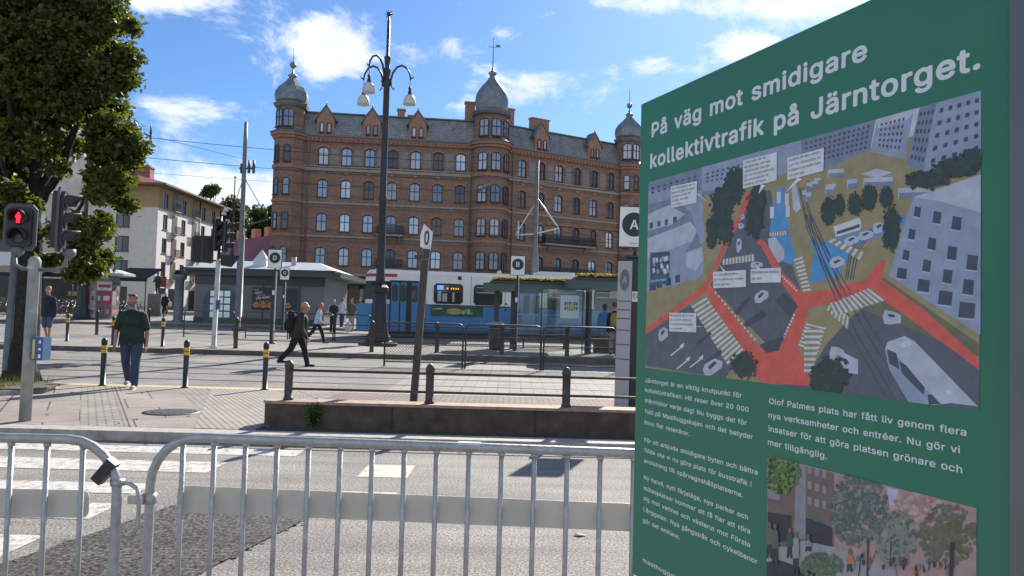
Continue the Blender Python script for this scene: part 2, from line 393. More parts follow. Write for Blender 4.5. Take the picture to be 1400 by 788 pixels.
load_glyphs("""
!98/34,80 32,254 66,254 64,80/49,-2 43,-1 38,1 33,4 29,9 27,15 26,20 27,26 29,32 33,37 38,40 43,42 49,43 55,42 60,40 65,37 69,32 71,26 72,20 71,15 69,9 65,4 60,1 55,-1
,94/19,-60 34,36 68,36 42,-60
.94/48,-2 42,-1 36,1 31,4 28,9 26,15 25,20 26,27 28,32 31,37 36,40 42,43 48,43 54,43 59,40 64,37 68,32 70,27 71,20 70,15 68,9 64,4 59,1 54,-1
0227/113,-3 95,-2 79,3 65,12 53,24 42,39 34,57 29,77 25,101 24,127 25,153 29,177 35,197 43,215 53,230 65,242 79,251 95,256 113,258 131,256 147,251 161,242 174,230 184,215 192,197 198,177 201,153 203,127 201,101 198,77 192,57 184,39 174,24 162,12 147,3 131,-2/113,25 125,26 136,30 145,37 153,46 160,58 165,72 169,88 171,107 172,127 171,148 169,166 165,182 160,197 153,208 145,218 136,224 125,228 113,230 101,228 91,224 82,218 73,208 67,197 62,182 58,166 55,148 55,127 55,107 58,88 62,72 67,58 73,46 82,37 91,30 101,26
1227/38,0 38,27 195,27 195,0/138,254 138,0 106,0 106,224 105,224 43,179 43,213 99,254
2227/32,0 32,24 117,114 141,141 147,149 152,156 155,163 158,170 160,178 160,186 159,194 157,202 154,209 149,215 143,220 137,224 129,227 121,229 112,230 102,229 94,227 86,224 79,219 74,213 69,207 66,199 64,190 64,181 33,181 34,196 37,209 43,221 51,232 60,241 72,248 84,253 98,257 112,258 127,257 141,254 153,248 164,241 173,233 181,223 186,211 189,199 191,186 190,177 188,168 185,159 181,150 175,140 168,129 159,118 147,105 133,90 76,30 76,28 195,28 195,0
5227/111,-3 96,-2 82,1 70,6 59,12 49,20 41,30 35,41 32,53 30,65 61,65 62,58 65,51 69,44 74,39 80,34 87,30 94,27 102,26 111,25 120,26 130,28 138,32 146,38 152,44 157,52 161,61 163,71 164,81 163,92 161,101 157,111 151,119 145,125 137,131 129,135 119,138 109,138 100,138 92,137 84,134 76,131 69,127 64,123 34,126 48,254 183,254 183,226 75,226 67,151 68,151 74,155 81,159 89,162 97,165 106,166 115,167 126,166 137,164 147,160 156,156 165,150 172,143 179,134 185,125 189,116 193,105 195,94 195,82 194,66 191,51 184,38 176,26 166,16 154,8 141,1 126,-2
A240/8,0 101,254 138,254 231,0 198,0 144,151 132,186 116,239 123,239 106,185 95,151 43,0/55,71 55,99 185,99 185,71
B228/30,0 30,254 121,254 137,253 152,250 164,245 175,239 184,230 190,221 195,210 198,199 199,187 198,177 197,168 193,160 189,153 184,148 178,143 172,139 165,136 157,133 157,131 166,130 174,127 182,123 189,117 196,110 201,102 205,92 208,81 209,68 208,56 205,44 200,33 193,24 184,16 172,9 158,4 142,1 123,0/62,29 122,29 140,30 154,34 165,40 172,48 176,58 178,68 177,77 175,85 171,92 166,99 160,104 153,109 144,113 135,115 124,115 62,115/62,143 119,143 128,143 136,145 144,148 151,152 157,157 162,163 165,170 167,178 168,186 167,197 163,206 156,214 147,221 135,225 120,226 62,226
C255/134,-3 113,-2 93,4 75,12 59,25 46,40 35,58 27,78 22,101 20,127 22,153 27,176 35,197 46,215 59,230 75,242 93,251 113,256 134,258 146,257 158,255 170,252 181,248 191,242 201,236 210,228 217,219 224,209 229,198 234,187 236,174 204,174 202,183 199,190 195,197 190,204 185,209 179,214 172,218 165,222 158,224 150,226 142,228 134,228 119,227 105,223 92,216 80,207 71,196 62,182 57,166 53,148 52,127 53,107 57,88 63,72 71,59 80,47 92,38 105,32 119,28 134,26 142,27 150,28 158,30 165,33 172,36 179,40 185,45 190,51 195,57 199,64 202,72 204,80 236,80 234,68 229,56 224,45 217,36 210,27 201,19 192,12 181,7 170,2 159,-1 146,-3
D251/109,0 48,0 48,29 107,29 127,30 144,34 159,40 171,49 182,61 189,75 195,90 198,108 200,128 198,147 195,165 190,180 182,194 172,205 160,214 145,221 129,225 110,226 47,226 47,254 113,254 136,253 157,248 176,239 192,228 206,213 217,196 225,175 229,153 231,128 229,102 224,80 217,59 206,42 192,27 175,15 156,7 134,2/62,254 62,0 30,0 30,254
E209/30,0 30,254 186,254 186,226 62,226 62,143 178,143 178,114 62,114 62,29 188,29 188,0
F205/30,0 30,254 185,254 185,226 62,226 62,139 173,139 173,111 62,111 62,0
H258/30,0 30,254 62,254 62,144 196,144 196,254 228,254 228,0 196,0 196,116 62,116 62,0
I150/16,0 16,29 59,29 59,226 16,226 16,254 135,254 135,226 91,226 91,29 135,29 135,0
J198/93,-3 71,-1 53,5 38,16 26,31 19,50 17,73 17,86 49,86 49,73 50,58 54,47 61,37 70,30 80,26 93,25 105,26 115,30 124,37 131,47 135,58 136,73 136,254 168,254 168,73 166,50 159,31 147,16 132,5 113,-1
K233/52,73 52,108 70,131 87,152 106,172 182,254 224,254 116,138 114,138/30,0 30,254 62,254 62,167 62,112 62,97 62,0/186,0 94,130 114,155 224,0
L196/30,0 30,254 62,254 62,29 181,29 181,0
M314/30,0 30,254 76,254 139,94 144,79 150,61 156,42 161,24 154,24 159,41 165,61 171,79 176,94 238,254 284,254 284,0 252,0 252,145 252,163 253,184 253,207 253,229 256,229 249,205 241,181 234,161 228,145 171,0 143,0 85,145 80,160 72,181 65,204 56,229 59,229 60,208 60,186 61,164 61,145 61,0
N262/30,0 30,254 68,254 172,91 181,75 194,53 207,27 202,27 200,54 200,79 199,97 199,254 232,254 232,0 193,0 101,145 89,165 74,191 54,226 60,227 61,192 62,164 62,145 62,0
O267/133,-3 112,-2 93,4 75,12 59,25 46,40 35,58 27,78 22,101 20,127 22,153 27,176 35,197 46,215 59,230 75,242 93,251 112,256 133,258 155,256 174,251 192,242 208,230 221,215 232,197 240,176 245,153 247,127 245,101 240,78 232,58 221,40 208,25 192,12 174,4 155,-2/133,26 148,28 162,32 175,38 186,47 196,58 204,72 210,88 214,106 215,127 214,148 210,166 204,182 196,196 186,207 175,216 162,223 148,227 133,228 119,227 105,223 92,216 81,207 71,196 63,182 57,166 53,148 52,127 53,106 57,88 63,72 71,58 81,47 92,38 105,32 119,28
P222/30,0 30,254 118,254 136,253 152,250 166,244 178,236 187,226 195,215 200,202 203,189 204,174 203,159 200,145 195,133 187,121 178,112 166,104 152,98 136,94 118,93 55,93 55,121 116,121 129,122 139,124 149,128 156,133 162,139 167,147 170,155 172,164 172,174 172,184 170,193 167,201 162,208 156,214 148,219 139,223 129,225 116,226 62,226 62,0
R224/30,0 30,254 118,254 136,253 153,250 167,244 178,237 188,227 195,217 200,204 204,191 205,176 204,161 200,148 195,136 188,125 178,116 166,109 152,103 136,100 118,99 48,99 48,128 117,128 129,128 140,130 149,133 156,138 162,143 167,150 170,158 172,167 173,176 172,186 170,194 167,202 162,209 156,215 149,220 140,223 129,225 116,226 62,226 62,0/177,0 115,115 151,115 214,0
S223/112,-4 94,-3 78,0 64,5 51,11 41,20 32,30 25,42 21,54 19,68 52,68 54,59 57,51 62,44 68,38 75,33 83,29 92,27 102,25 112,25 123,25 133,27 143,30 151,34 159,40 165,46 169,53 172,61 173,70 172,77 170,84 166,89 161,94 155,99 148,102 122,111 92,120 72,126 56,135 43,145 34,156 28,170 26,186 27,200 31,213 37,224 46,234 57,242 69,249 83,254 97,257 114,258 130,257 145,254 158,249 170,242 180,234 189,224 195,213 199,202 200,189 169,189 166,201 160,211 151,219 140,225 127,228 112,229 102,229 92,227 84,224 76,220 70,215 64,209 61,203 58,195 58,188 58,180 61,173 65,167 71,162 78,158 85,154 106,147 132,140 156,132 164,128 172,124 179,119 186,113 192,106 197,99 201,90 203,80 204,69 203,56 199,43 193,32 185,21 174,13 162,5 147,0 130,-3
T224/16,226 16,254 208,254 208,226 128,226 128,0 96,0 96,226
U259/129,-4 110,-3 93,1 77,8 63,17 52,27 42,40 36,54 31,70 30,87 30,254 62,254 62,89 63,77 66,66 70,57 77,48 84,40 94,34 104,29 116,27 129,26 143,27 155,29 165,34 175,40 182,48 188,57 193,66 195,77 196,89 196,254 229,254 229,87 227,70 223,54 216,40 207,27 195,17 182,8 166,1 149,-3
V240/102,0 8,254 42,254 96,103 108,69 124,15 117,15 133,69 145,103 197,254 231,254 139,0
W343/78,0 8,254 41,254 82,98 88,73 93,47 98,20 95,20 100,47 106,73 112,98 153,254 190,254 231,98 237,73 243,47 249,20 244,20 249,47 255,73 261,98 302,254 335,254 265,0 228,0 184,161 176,196 168,237 175,237 167,197 159,161 115,0
Y236/102,0 102,104 8,254 46,254 96,172 111,146 125,115 112,115 126,146 140,172 191,254 228,254 134,104 134,0
a195/80,-4 68,-4 57,-1 47,2 38,8 30,14 24,22 19,32 16,42 15,54 16,64 18,73 22,80 26,87 32,92 39,97 46,100 54,103 63,105 89,110 117,113 133,117 138,127 138,128 137,136 136,142 133,148 130,153 125,158 120,161 113,163 106,165 98,165 89,165 82,164 75,161 59,150 50,137 20,146 26,156 32,165 39,173 48,179 57,184 66,188 77,190 87,192 97,192 119,190 128,187 135,184 143,180 150,175 156,168 161,160 165,150 168,139 168,126 168,0 138,0 138,26 136,26 126,12 121,8 115,4 108,1 100,-2 90,-4/85,23 96,23 106,26 114,29 121,34 127,40 132,47 135,54 137,61 138,69 138,95 130,91 116,88 100,86 88,84 67,79 61,77 56,74 52,70 48,65 47,59 46,52 46,46 48,41 51,36 55,32 59,29 65,26 71,24 78,23
b212/115,-4 104,-3 94,-1 86,2 79,6 74,11 69,16 59,29 56,29 56,0 26,0 26,254 57,254 57,160 59,160 69,173 73,178 79,182 86,186 94,190 103,192 115,192 130,191 144,187 156,180 168,171 177,160 185,146 191,131 194,113 195,94 194,75 191,58 185,42 177,29 168,17 157,8 144,1 130,-3/110,23 121,24 131,28 140,33 147,40 153,48 158,58 161,70 163,82 164,95 163,108 161,120 158,131 153,140 147,149 140,156 131,161 121,164 110,165 99,164 89,161 81,156 73,149 67,141 62,131 59,120 57,108 56,95 57,81 59,69 63,58 67,48 73,39 81,32 89,27 99,24
c198/104,-4 87,-3 72,1 58,8 46,17 36,29 28,43 22,58 18,75 17,94 18,113 22,130 28,146 36,159 46,171 58,180 72,187 87,191 104,192 113,192 122,191 130,189 138,186 146,182 153,178 159,173 165,167 170,161 174,154 178,146 181,138 151,131 145,145 135,155 121,162 104,165 92,164 81,161 73,155 65,148 59,139 54,129 51,118 49,106 48,94 49,81 51,70 54,59 59,49 65,40 73,33 81,28 92,24 104,23 121,26 135,33 146,44 152,59 181,51 179,43 175,35 171,28 165,22 160,16 153,11 146,6 138,3 130,0 122,-2 113,-4
d212/98,-4 82,-3 68,1 56,8 44,17 35,29 27,42 22,58 18,75 17,94 18,113 22,131 27,146 35,160 45,171 56,180 69,187 83,191 98,192 109,192 118,190 126,186 133,182 139,178 144,173 153,160 155,160 155,254 186,254 186,0 156,0 156,29 153,29 143,16 139,11 133,6 126,2 118,-1 109,-3/102,23 113,24 123,27 132,32 139,39 145,48 150,58 153,69 155,81 156,95 155,108 153,120 150,131 145,141 139,149 132,156 123,161 113,164 102,165 91,164 81,161 72,156 65,149 59,140 54,131 51,120 49,108 48,95 49,82 51,70 54,58 59,48 65,40 73,33 81,28 91,24
e202/106,-4 88,-3 73,1 58,8 46,17 36,29 28,42 22,58 18,75 17,93 18,112 22,129 28,145 36,159 46,170 58,180 71,187 86,191 103,192 113,192 123,190 133,187 142,183 151,177 160,170 167,162 173,152 179,141 182,128 185,113 186,97 186,85 37,85 37,110 169,110 155,101 154,113 152,124 149,134 144,143 138,151 131,157 123,161 113,164 103,165 92,164 82,161 73,157 66,151 59,143 54,135 51,125 49,116 48,105 48,89 49,75 51,64 55,53 61,44 67,37 76,31 85,26 95,24 106,23 114,23 120,25 127,26 133,29 138,32 143,36 147,41 150,47 153,53 182,45 179,36 174,27 168,20 160,13 151,7 141,2 130,-1 119,-3
f127/114,190 114,164 3,164 3,190/40,0 40,216 41,226 44,235 48,243 53,250 60,255 68,259 76,262 85,264 94,265 111,263 121,260 114,234 107,236 97,237 89,236 82,234 77,230 74,225 72,218 71,209 71,0
g213/103,-75 90,-75 78,-73 67,-70 57,-66 49,-61 41,-55 35,-49 30,-42 25,-35 51,-20 61,-33 65,-37 71,-41 77,-44 85,-47 93,-48 103,-49 118,-47 130,-44 141,-38 149,-29 154,-17 156,-3 156,34 153,34 143,21 139,16 133,12 126,8 118,5 109,3 97,2 83,4 69,7 56,13 45,22 35,32 28,45 22,60 18,77 17,96 18,114 22,131 27,147 35,160 45,171 56,180 69,187 83,191 98,192 109,192 119,190 127,186 134,182 139,178 144,173 154,159 157,159 157,190 186,190 186,-4 185,-20 181,-33 175,-45 167,-54 157,-62 145,-68 132,-72 118,-74/102,30 113,30 123,33 132,38 139,44 145,51 150,61 153,71 156,83 156,96 156,109 153,121 150,132 145,141 139,150 132,156 123,161 114,164 102,165 91,164 81,161 73,156 65,149 59,141 54,131 51,120 49,109 48,96 49,84 51,72 54,61 59,52 65,44 73,38 81,33 91,30
h205/57,113 57,0 26,0 26,254 57,254 57,144 51,144 58,159 66,172 76,181 87,187 100,191 114,192 126,191 137,189 148,184 157,178 164,170 170,160 175,149 178,135 179,120 179,0 148,0 148,118 147,131 143,143 136,152 128,159 117,163 105,165 96,164 88,162 80,159 74,154 68,148 63,141 60,133 58,124
i83/26,0 26,190 57,190 57,0/42,221 36,222 31,224 27,227 23,231 21,236 21,242 21,247 23,252 27,256 31,259 36,261 42,262 47,261 52,259 57,256 60,252 62,247 63,242 62,236 60,231 57,227 52,224 47,222
j83/26,190 57,190 57,-15 56,-26 54,-36 51,-45 46,-53 40,-59 32,-65 24,-68 13,-71 2,-71 -5,-71 -5,-43 1,-43 9,-43 15,-40 20,-36 24,-30 26,-23 26,-15/42,221 36,222 31,224 27,227 23,231 21,236 20,242 21,247 23,252 27,256 31,259 36,261 42,262 47,261 52,259 57,256 60,252 62,247 63,242 62,236 60,231 57,227 52,224 47,222
k190/55,68 55,106 60,106 142,190 180,190 92,100 89,100/26,0 26,254 57,254 57,0/147,0 74,93 96,114 186,0
l95/70,-1 56,0 45,4 37,10 31,19 27,29 26,42 26,254 57,254 57,49 57,42 58,35 60,31 63,28 67,27 73,26 80,26 85,27 90,1 81,0
m305/26,0 26,190 56,190 56,148 54,148 57,157 61,166 66,173 72,179 79,184 86,188 94,191 102,193 110,193 123,192 134,187 144,180 151,171 157,160 160,147 156,147 159,156 163,164 169,172 175,178 182,183 190,187 199,191 208,192 218,193 229,192 239,190 249,186 257,180 264,173 270,164 275,154 278,141 278,128 278,0 248,0 248,127 247,139 243,149 236,156 228,161 219,164 209,165 201,165 194,163 187,160 181,156 177,151 173,145 170,139 168,131 168,124 168,0 137,0 137,130 136,140 132,148 126,156 119,161 110,164 100,165 92,165 85,163 79,160 73,156 67,151 63,145 60,137 58,129 57,119 57,0
n205/57,113 57,0 26,0 26,190 56,190 56,144 51,144 58,159 66,172 76,181 87,187 100,191 114,192 126,191 137,189 147,184 156,178 164,170 170,160 175,149 178,135 179,120 179,0 148,0 148,118 147,131 143,143 136,152 128,159 117,163 105,165 96,164 88,162 80,159 74,154 68,148 63,141 60,133 58,124
o208/104,-4 87,-3 72,1 58,8 46,17 36,29 28,43 22,58 18,75 17,94 18,113 22,130 28,146 36,159 46,171 58,180 72,187 87,191 104,192 120,191 136,187 149,180 161,171 171,159 180,146 186,130 189,113 191,94 189,75 186,58 180,43 171,29 161,17 149,8 136,1 120,-3/104,23 116,24 126,28 135,33 143,40 149,49 154,59 157,70 159,81 160,94 159,106 157,118 154,129 149,139 143,148 135,155 126,161 116,164 104,165 92,164 81,161 73,155 65,148 59,139 54,129 51,118 49,106 48,94 49,81 51,70 54,59 59,49 65,40 73,33 81,28 92,24
p212/26,-71 26,190 56,190 56,160 59,160 69,173 73,178 79,182 86,186 94,190 103,192 115,192 130,191 144,187 156,180 168,171 177,160 185,146 191,131 194,113 195,94 194,75 191,58 185,42 177,29 168,17 157,8 144,1 130,-3 115,-4 104,-3 94,-1 86,2 79,6 74,11 69,16 59,29 57,29 57,-71/110,23 121,24 131,28 140,33 147,40 153,48 158,58 161,70 163,82 164,95 163,108 161,120 158,131 153,140 147,149 140,156 131,161 121,164 110,165 99,164 89,161 81,156 73,149 67,141 62,131 59,120 57,108 56,95 57,81 59,69 63,58 67,48 73,39 81,32 89,27 99,24
r130/26,0 26,190 56,190 56,160 58,160 62,169 68,177 76,184 85,188 96,191 107,192 115,192 122,192 122,161 115,162 103,163 95,162 87,160 80,157 73,153 67,148 63,142 60,135 58,127 57,118 57,0
s182/91,-4 78,-3 67,-2 56,2 46,6 38,12 31,19 25,27 21,37 18,47 47,53 50,44 55,36 62,30 70,26 80,24 91,23 103,24 113,26 122,31 129,37 133,44 134,51 133,58 131,63 127,68 122,72 115,75 106,78 75,85 59,90 46,96 36,104 29,113 25,124 23,137 24,147 27,157 33,166 39,173 48,180 58,185 69,189 81,191 94,192 106,192 117,190 127,186 136,182 143,176 149,170 155,162 159,154 162,145 134,139 131,146 127,152 121,158 114,163 105,165 94,166 83,165 74,163 65,158 59,153 56,146 54,139 55,132 58,126 62,122 68,118 76,114 86,111 115,105 131,100 143,93 153,86 160,76 164,66 166,53 165,43 161,33 156,24 149,16 140,9 130,3 118,-1 105,-3
t114/102,190 102,164 3,164 3,190/32,236 63,236 63,49 64,41 65,35 68,31 72,27 78,26 85,25 93,26 101,27 107,1 96,-1 84,-2 69,-1 56,4 46,11 38,20 34,32 32,46
u205/91,-3 79,-2 68,1 57,5 48,12 41,20 35,29 30,41 27,54 26,69 26,190 57,190 57,72 58,58 62,47 68,37 77,31 88,26 100,25 109,26 117,28 125,31 131,36 137,41 142,48 145,57 147,66 148,76 148,190 179,190 179,0 149,0 149,46 154,46 147,30 139,18 129,8 117,2 105,-1
v195/81,0 9,190 42,190 83,78 93,43 103,10 92,10 101,43 112,78 152,190 186,190 113,0
y195/24,-69 31,-43 36,-44 52,-44 57,-43 61,-41 65,-37 69,-32 72,-26 75,-18 81,-1 9,190 42,190 83,78 93,43 103,10 92,10 101,43 112,78 153,190 186,190 102,-29 98,-38 93,-47 88,-54 83,-59 76,-64 70,-68 62,-70 54,-72 46,-73 32,-72
Ä240/8,0 101,254 138,254 231,0 198,0 144,151 132,186 116,239 123,239 106,185 95,151 43,0/55,71 55,99 185,99 185,71/156,286 151,287 146,289 142,292 138,296 136,301 136,306 136,312 138,316 142,321 146,324 151,326 156,326 161,326 166,324 170,321 173,316 175,312 176,306 175,301 173,296 170,292 166,289 161,287/84,286 79,287 74,289 70,292 66,296 64,301 64,306 64,312 66,316 70,321 74,324 79,326 84,326 89,326 94,324 98,321 102,316 103,312 104,306 103,301 102,296 98,292 94,289 89,287
Å240/8,0 101,254 138,254 231,0 198,0 144,151 132,186 116,239 123,239 106,185 95,151 43,0/55,71 55,99 185,99 185,71/120,264 112,264 104,266 97,270 91,274 86,279 81,285 78,292 76,299 75,306 76,314 78,321 81,328 86,334 91,339 97,343 104,346 112,348 120,349 128,348 135,346 142,343 148,339 154,334 158,328 162,321 164,314 164,306 164,299 162,292 158,285 154,279 148,274 142,270 135,266 128,264/120,285 125,286 130,288 135,291 138,296 140,301 141,306 140,312 138,317 135,321 130,325 125,327 120,327 114,327 109,325 105,321 102,317 100,312 99,306 100,301 102,296 105,291 109,288 114,286
ä195/80,-4 68,-4 57,-1 47,2 38,8 30,14 24,22 19,32 16,42 15,54 16,64 18,73 22,80 26,87 32,92 39,97 46,100 54,103 63,105 89,110 117,113 133,117 138,127 138,128 137,136 136,142 133,148 130,153 125,158 120,161 113,163 106,165 98,165 89,165 82,164 75,161 59,150 50,137 20,146 26,156 32,165 39,173 48,179 57,184 66,188 77,190 87,192 97,192 119,190 128,187 135,184 143,180 150,175 156,168 161,160 165,150 168,139 168,126 168,0 138,0 138,26 136,26 126,12 121,8 115,4 108,1 100,-2 90,-4/85,23 96,23 106,26 114,29 121,34 127,40 132,47 135,54 137,61 138,69 138,95 130,91 116,88 100,86 88,84 67,79 61,77 56,74 52,70 48,65 47,59 46,52 46,46 48,41 51,36 55,32 59,29 65,26 71,24 78,23/131,221 125,222 120,224 116,227 113,231 111,236 110,242 111,247 113,252 116,256 120,259 125,261 131,262 136,261 141,259 145,256 148,252 150,247 151,242 150,236 148,231 145,227 141,224 136,222/59,221 53,222 49,224 44,227 41,231 39,236 38,242 39,247 41,252 44,256 49,259 53,261 59,262 64,261 69,259 73,256 76,252 78,247 79,242 78,236 76,231 73,227 69,224 64,222
å195/80,-4 68,-4 57,-1 47,2 38,8 30,14 24,22 19,32 16,42 15,54 16,64 18,73 22,80 26,87 32,92 39,97 46,100 54,103 63,105 89,110 117,113 133,117 138,127 138,128 137,136 136,142 133,148 130,153 125,158 120,161 113,163 106,165 98,165 89,165 82,164 75,161 59,150 50,137 20,146 26,156 32,165 39,173 48,179 57,184 66,188 77,190 87,192 97,192 119,190 128,187 135,184 143,180 150,175 156,168 161,160 165,150 168,139 168,126 168,0 138,0 138,26 136,26 126,12 121,8 115,4 108,1 100,-2 90,-4/85,23 96,23 106,26 114,29 121,34 127,40 132,47 135,54 137,61 138,69 138,95 130,91 116,88 100,86 88,84 67,79 61,77 56,74 52,70 48,65 47,59 46,52 46,46 48,41 51,36 55,32 59,29 65,26 71,24 78,23/95,202 87,203 79,205 72,208 66,212 61,217 56,223 53,230 51,237 50,245 51,252 53,260 56,266 61,272 66,277 72,281 79,285 87,287 95,287 103,287 110,285 117,281 123,277 129,272 133,266 136,260 138,252 139,245 138,237 136,230 133,223 129,217 123,212 117,208 110,205 103,203/95,224 100,224 105,226 110,230 113,234 115,239 116,245 115,250 113,255 110,260 105,263 100,265 95,266 89,265 84,263 80,260 76,255 74,250 74,245 74,239 76,234 80,230 84,226 89,224
é202/106,-4 88,-3 73,1 58,8 46,17 36,29 28,42 22,58 18,75 17,93 18,112 22,129 28,145 36,159 46,170 58,180 71,187 86,191 103,192 113,192 123,190 133,187 142,183 151,177 160,170 167,162 173,152 179,141 182,128 185,113 186,97 186,85 37,85 37,110 169,110 155,101 154,113 152,124 149,134 144,143 138,151 131,157 123,161 113,164 103,165 92,164 82,161 73,157 66,151 59,143 54,135 51,125 49,116 48,105 48,89 49,75 51,64 55,53 61,44 67,37 76,31 85,26 95,24 106,23 114,23 120,25 127,26 133,29 138,32 143,36 147,41 150,47 153,53 182,45 179,36 174,27 168,20 160,13 151,7 141,2 130,-1 119,-3/88,214 112,265 146,265 114,214
ö208/104,-4 87,-3 72,1 58,8 46,17 36,29 28,43 22,58 18,75 17,94 18,113 22,130 28,146 36,159 46,171 58,180 72,187 87,191 104,192 120,191 136,187 149,180 161,171 171,159 180,146 186,130 189,113 191,94 189,75 186,58 180,43 171,29 161,17 149,8 136,1 120,-3/104,23 116,24 126,28 135,33 143,40 149,49 154,59 157,70 159,81 160,94 159,106 157,118 154,129 149,139 143,148 135,155 126,161 116,164 104,165 92,164 81,161 73,155 65,148 59,139 54,129 51,118 49,106 48,94 49,81 51,70 54,59 59,49 65,40 73,33 81,28 92,24/140,221 134,222 130,224 125,227 122,231 120,236 119,242 120,247 122,252 125,256 130,259 134,261 140,262 145,261 150,259 154,256 157,252 159,247 160,242 159,236 157,231 154,227 150,224 145,222/68,221 62,222 58,224 53,227 50,231 48,236 47,242 48,247 50,252 53,256 58,259 62,261 68,262 73,261 78,259 82,256 85,252 87,247 88,242 87,236 85,231 82,227 78,224 73,222
""")
# ------------------------------------------------------------------ ground
GP = [(-80, 0), (9.5, 0), (15.3, .11), (20.5, .18), (23.6, .31), (27, .42), (33, .47), (42, .74), (51, 1.15), (60, 1.4), (90, 1.5), (700, 1.5)]
def gb(y):
    for (a, za), (b, zb) in zip(GP, GP[1:]):
        if y <= b: return za + (zb - za) * (y - a) / (b - a)
    return GP[-1][1]
def ground_at(px, py, extra=0.0):
    d = ray(px, py); t = 1.0
    while t < 400:
        p = Vector((0, 0, CAMH)) + d * t
        if p.z <= gb(p.y) + extra: return p
        t += .02
    return p
def spot(px, Y, z=None): # a point on the ground Y metres ahead at that bearing
    zz = gb(Y) if z is None else z
    py = 430
    for _ in range(6):
        p = at(px, py, Y); py += (p.z - zz) * FPX / Y
    return Vector((at(px, py, Y).x, Y, zz))
def sheet(mb, x0, x1, y0, y1, dz, mi=0):
    ys = sorted({y0, y1} | {y for y, _ in GP if y0 < y < y1})
    for a, b in zip(ys, ys[1:]):
        mb.add([(x0, a, gb(a) + dz), (x1, a, gb(a) + dz), (x1, b, gb(b) + dz), (x0, b, gb(b) + dz)], [(0, 1, 2, 3)], mi)
g = MB(); sheet(g, -400, 400, -80, 700, -.03); struct('ground', g, M_plaza)
g = MB(); sheet(g, -60, 60, -20, 9.5, 0); struct('road', g, M_road)
def slab(name, x0, x1, ya, yb, za, zb, m, side=None):
    q = MB(); q.add([(x0, ya, -.3), (x1, ya, -.3), (x1, yb, -.3), (x0, yb, -.3), (x0, ya, za), (x1, ya, za), (x1, yb, zb), (x0, yb, zb)],
                    [(0, 3, 2, 1), (4, 5, 6, 7), (0, 1, 5, 4), (1, 2, 6, 5), (2, 3, 7, 6), (3, 0, 4, 7)])
    return struct(name, q, m)
slab('kerb', -60, 60, 9.5, 9.83, .12, .12, M_granite)
slab('pavement', -60, -3.25, 9.833, 14.9, .122, .122, M_slab)
slab('planting_bed', -3.247, 60, 9.833, 10.25, .10, .10, mat('dark bed setts', (.06, .055, .048), .9, var=.4, vscale=14, bump=.8, bscale=18))
slab('pavement', -3.247, 60, 10.253, 14.9, .12, .12, M_setts)
slab('edge_stones', -12, -4.0, 14.903, 15.28, .124, .124, M_yellowedge)
slab('edge_stones', -3.997, 60, 14.903, 15.28, .121, .121, M_granite)
slab('edge_stones', -60, -12.003, 14.903, 15.28, .121, .121, M_granite)
q = MB(); sheet(q, -60, -2.5, 15.283, 23.6, .004); struct('bus_lane', q, M_lane)
q = MB(); sheet(q, -2.497, 60, 15.283, 23.6, .004); struct('tram_paving', q, M_trackbrick)
# tactile strip and manhole on the pavement
q = MB(); a = Vector((-5.2, 14.88)); d = Vector((2.17, -3.9)).normalized(); n_ = Vector((d.y, -d.x))
L_ = 5.0; w_ = .8
pts = [a - n_ * 0, a - n_ * w_, a - n_ * w_ + d * 4.9, a + d * 5.3]
pts = [(-5.75, 14.89), (-4.55, 14.89), (-3.27, 12.5), (-3.27, 10.05), (-3.35, 9.85), (-4.0, 9.85)]
q.add([(p[0], p[1], .126) for p in pts], [(0, 1, 2, 3, 4, 5)]); struct('tactile_paving', q, M_tactile)
p = ground_at(235, 561, .12)
mh = thing('manhole_cover', 'round cast iron manhole cover set in the pavement slabs', 'manhole cover', (p.x, p.y, .124))
q = MB(); q.lathe([(.40, 0), (.40, .006), (.33, .008), (.0, .008)], 28); q.build('frame', mat('manhole iron', (.10, .095, .09), .5, .4, var=.4, vscale=20), mh)
q = MB()
for i in range(-4, 5):
    for j in range(-4, 5):
        if i * i + j * j < 17: q.box((i * .07, j * .07, .011), (.042, .042, .008), 0)
q.build('tread', mat('manhole tread', (.16, .15, .14), .5, .4), mh)
# road markings
def marking(x0, x1, y0, y1, m=M_paint, z=.004):
    q = MB(); q.add([(x0, y0, z), (x1, y0, z), (x1, y1, z), (x0, y1, z)], [(0, 1, 2, 3)]); return struct('road_marking', q, m)
for y0, y1, x1 in ((8.75, 9.15, -2.4), (7.75, 8.3, -3.0), (6.8, 7.2, -3.25), (5.95, 6.45, -3.2), (5.0, 5.5, -3.25), (4.05, 4.5, -3.3)):
    marking(-7.5, x1, y0, y1)
for y0, y1 in ((7.75, 8.4), (6.45, 7.1)):
    marking(-1.5, -1.0, y0, y1, M_paint2)
for x0 in (1.6, 3.4): marking(x0, x0 + .5, 7.7, 8.4, M_paint2)
q = MB(); pts = [(-3.6, 3.2), (-2.95, 5.6), (-2.72, 6.55), (-1.42, 6.75), (-1.85, 4.9), (-2.1, 3.4)]
q.add([(x, y, .008) for x, y in pts], [tuple(range(6))]); struct('asphalt_patch', q, M_patch)
q = MB(); rng = random.Random(3)   # ragged stones spilling at the patch edge
for (x0, y0), (x1, y1) in zip(pts, pts[1:]):
    for k in range(30):
        t = rng.random(); x = x0 + (x1 - x0) * t + rng.gauss(0, .035); y = y0 + (y1 - y0) * t + rng.gauss(0, .05); s_ = rng.uniform(.008, .026)
        q.add([(x + s_ * math.cos(b_) * rng.uniform(.6, 1), y + s_ * math.sin(b_) * rng.uniform(.6, 1.3), .0095 + k * .0001) for b_ in (0, 1.2, 2.3, 3.3, 4.2, 5.3)], [(0, 1, 2, 3, 4, 5)])
tag(q.build('asphalt_crumbs', M_patch), kind='stuff')
rng = random.Random(17)
q = MB()
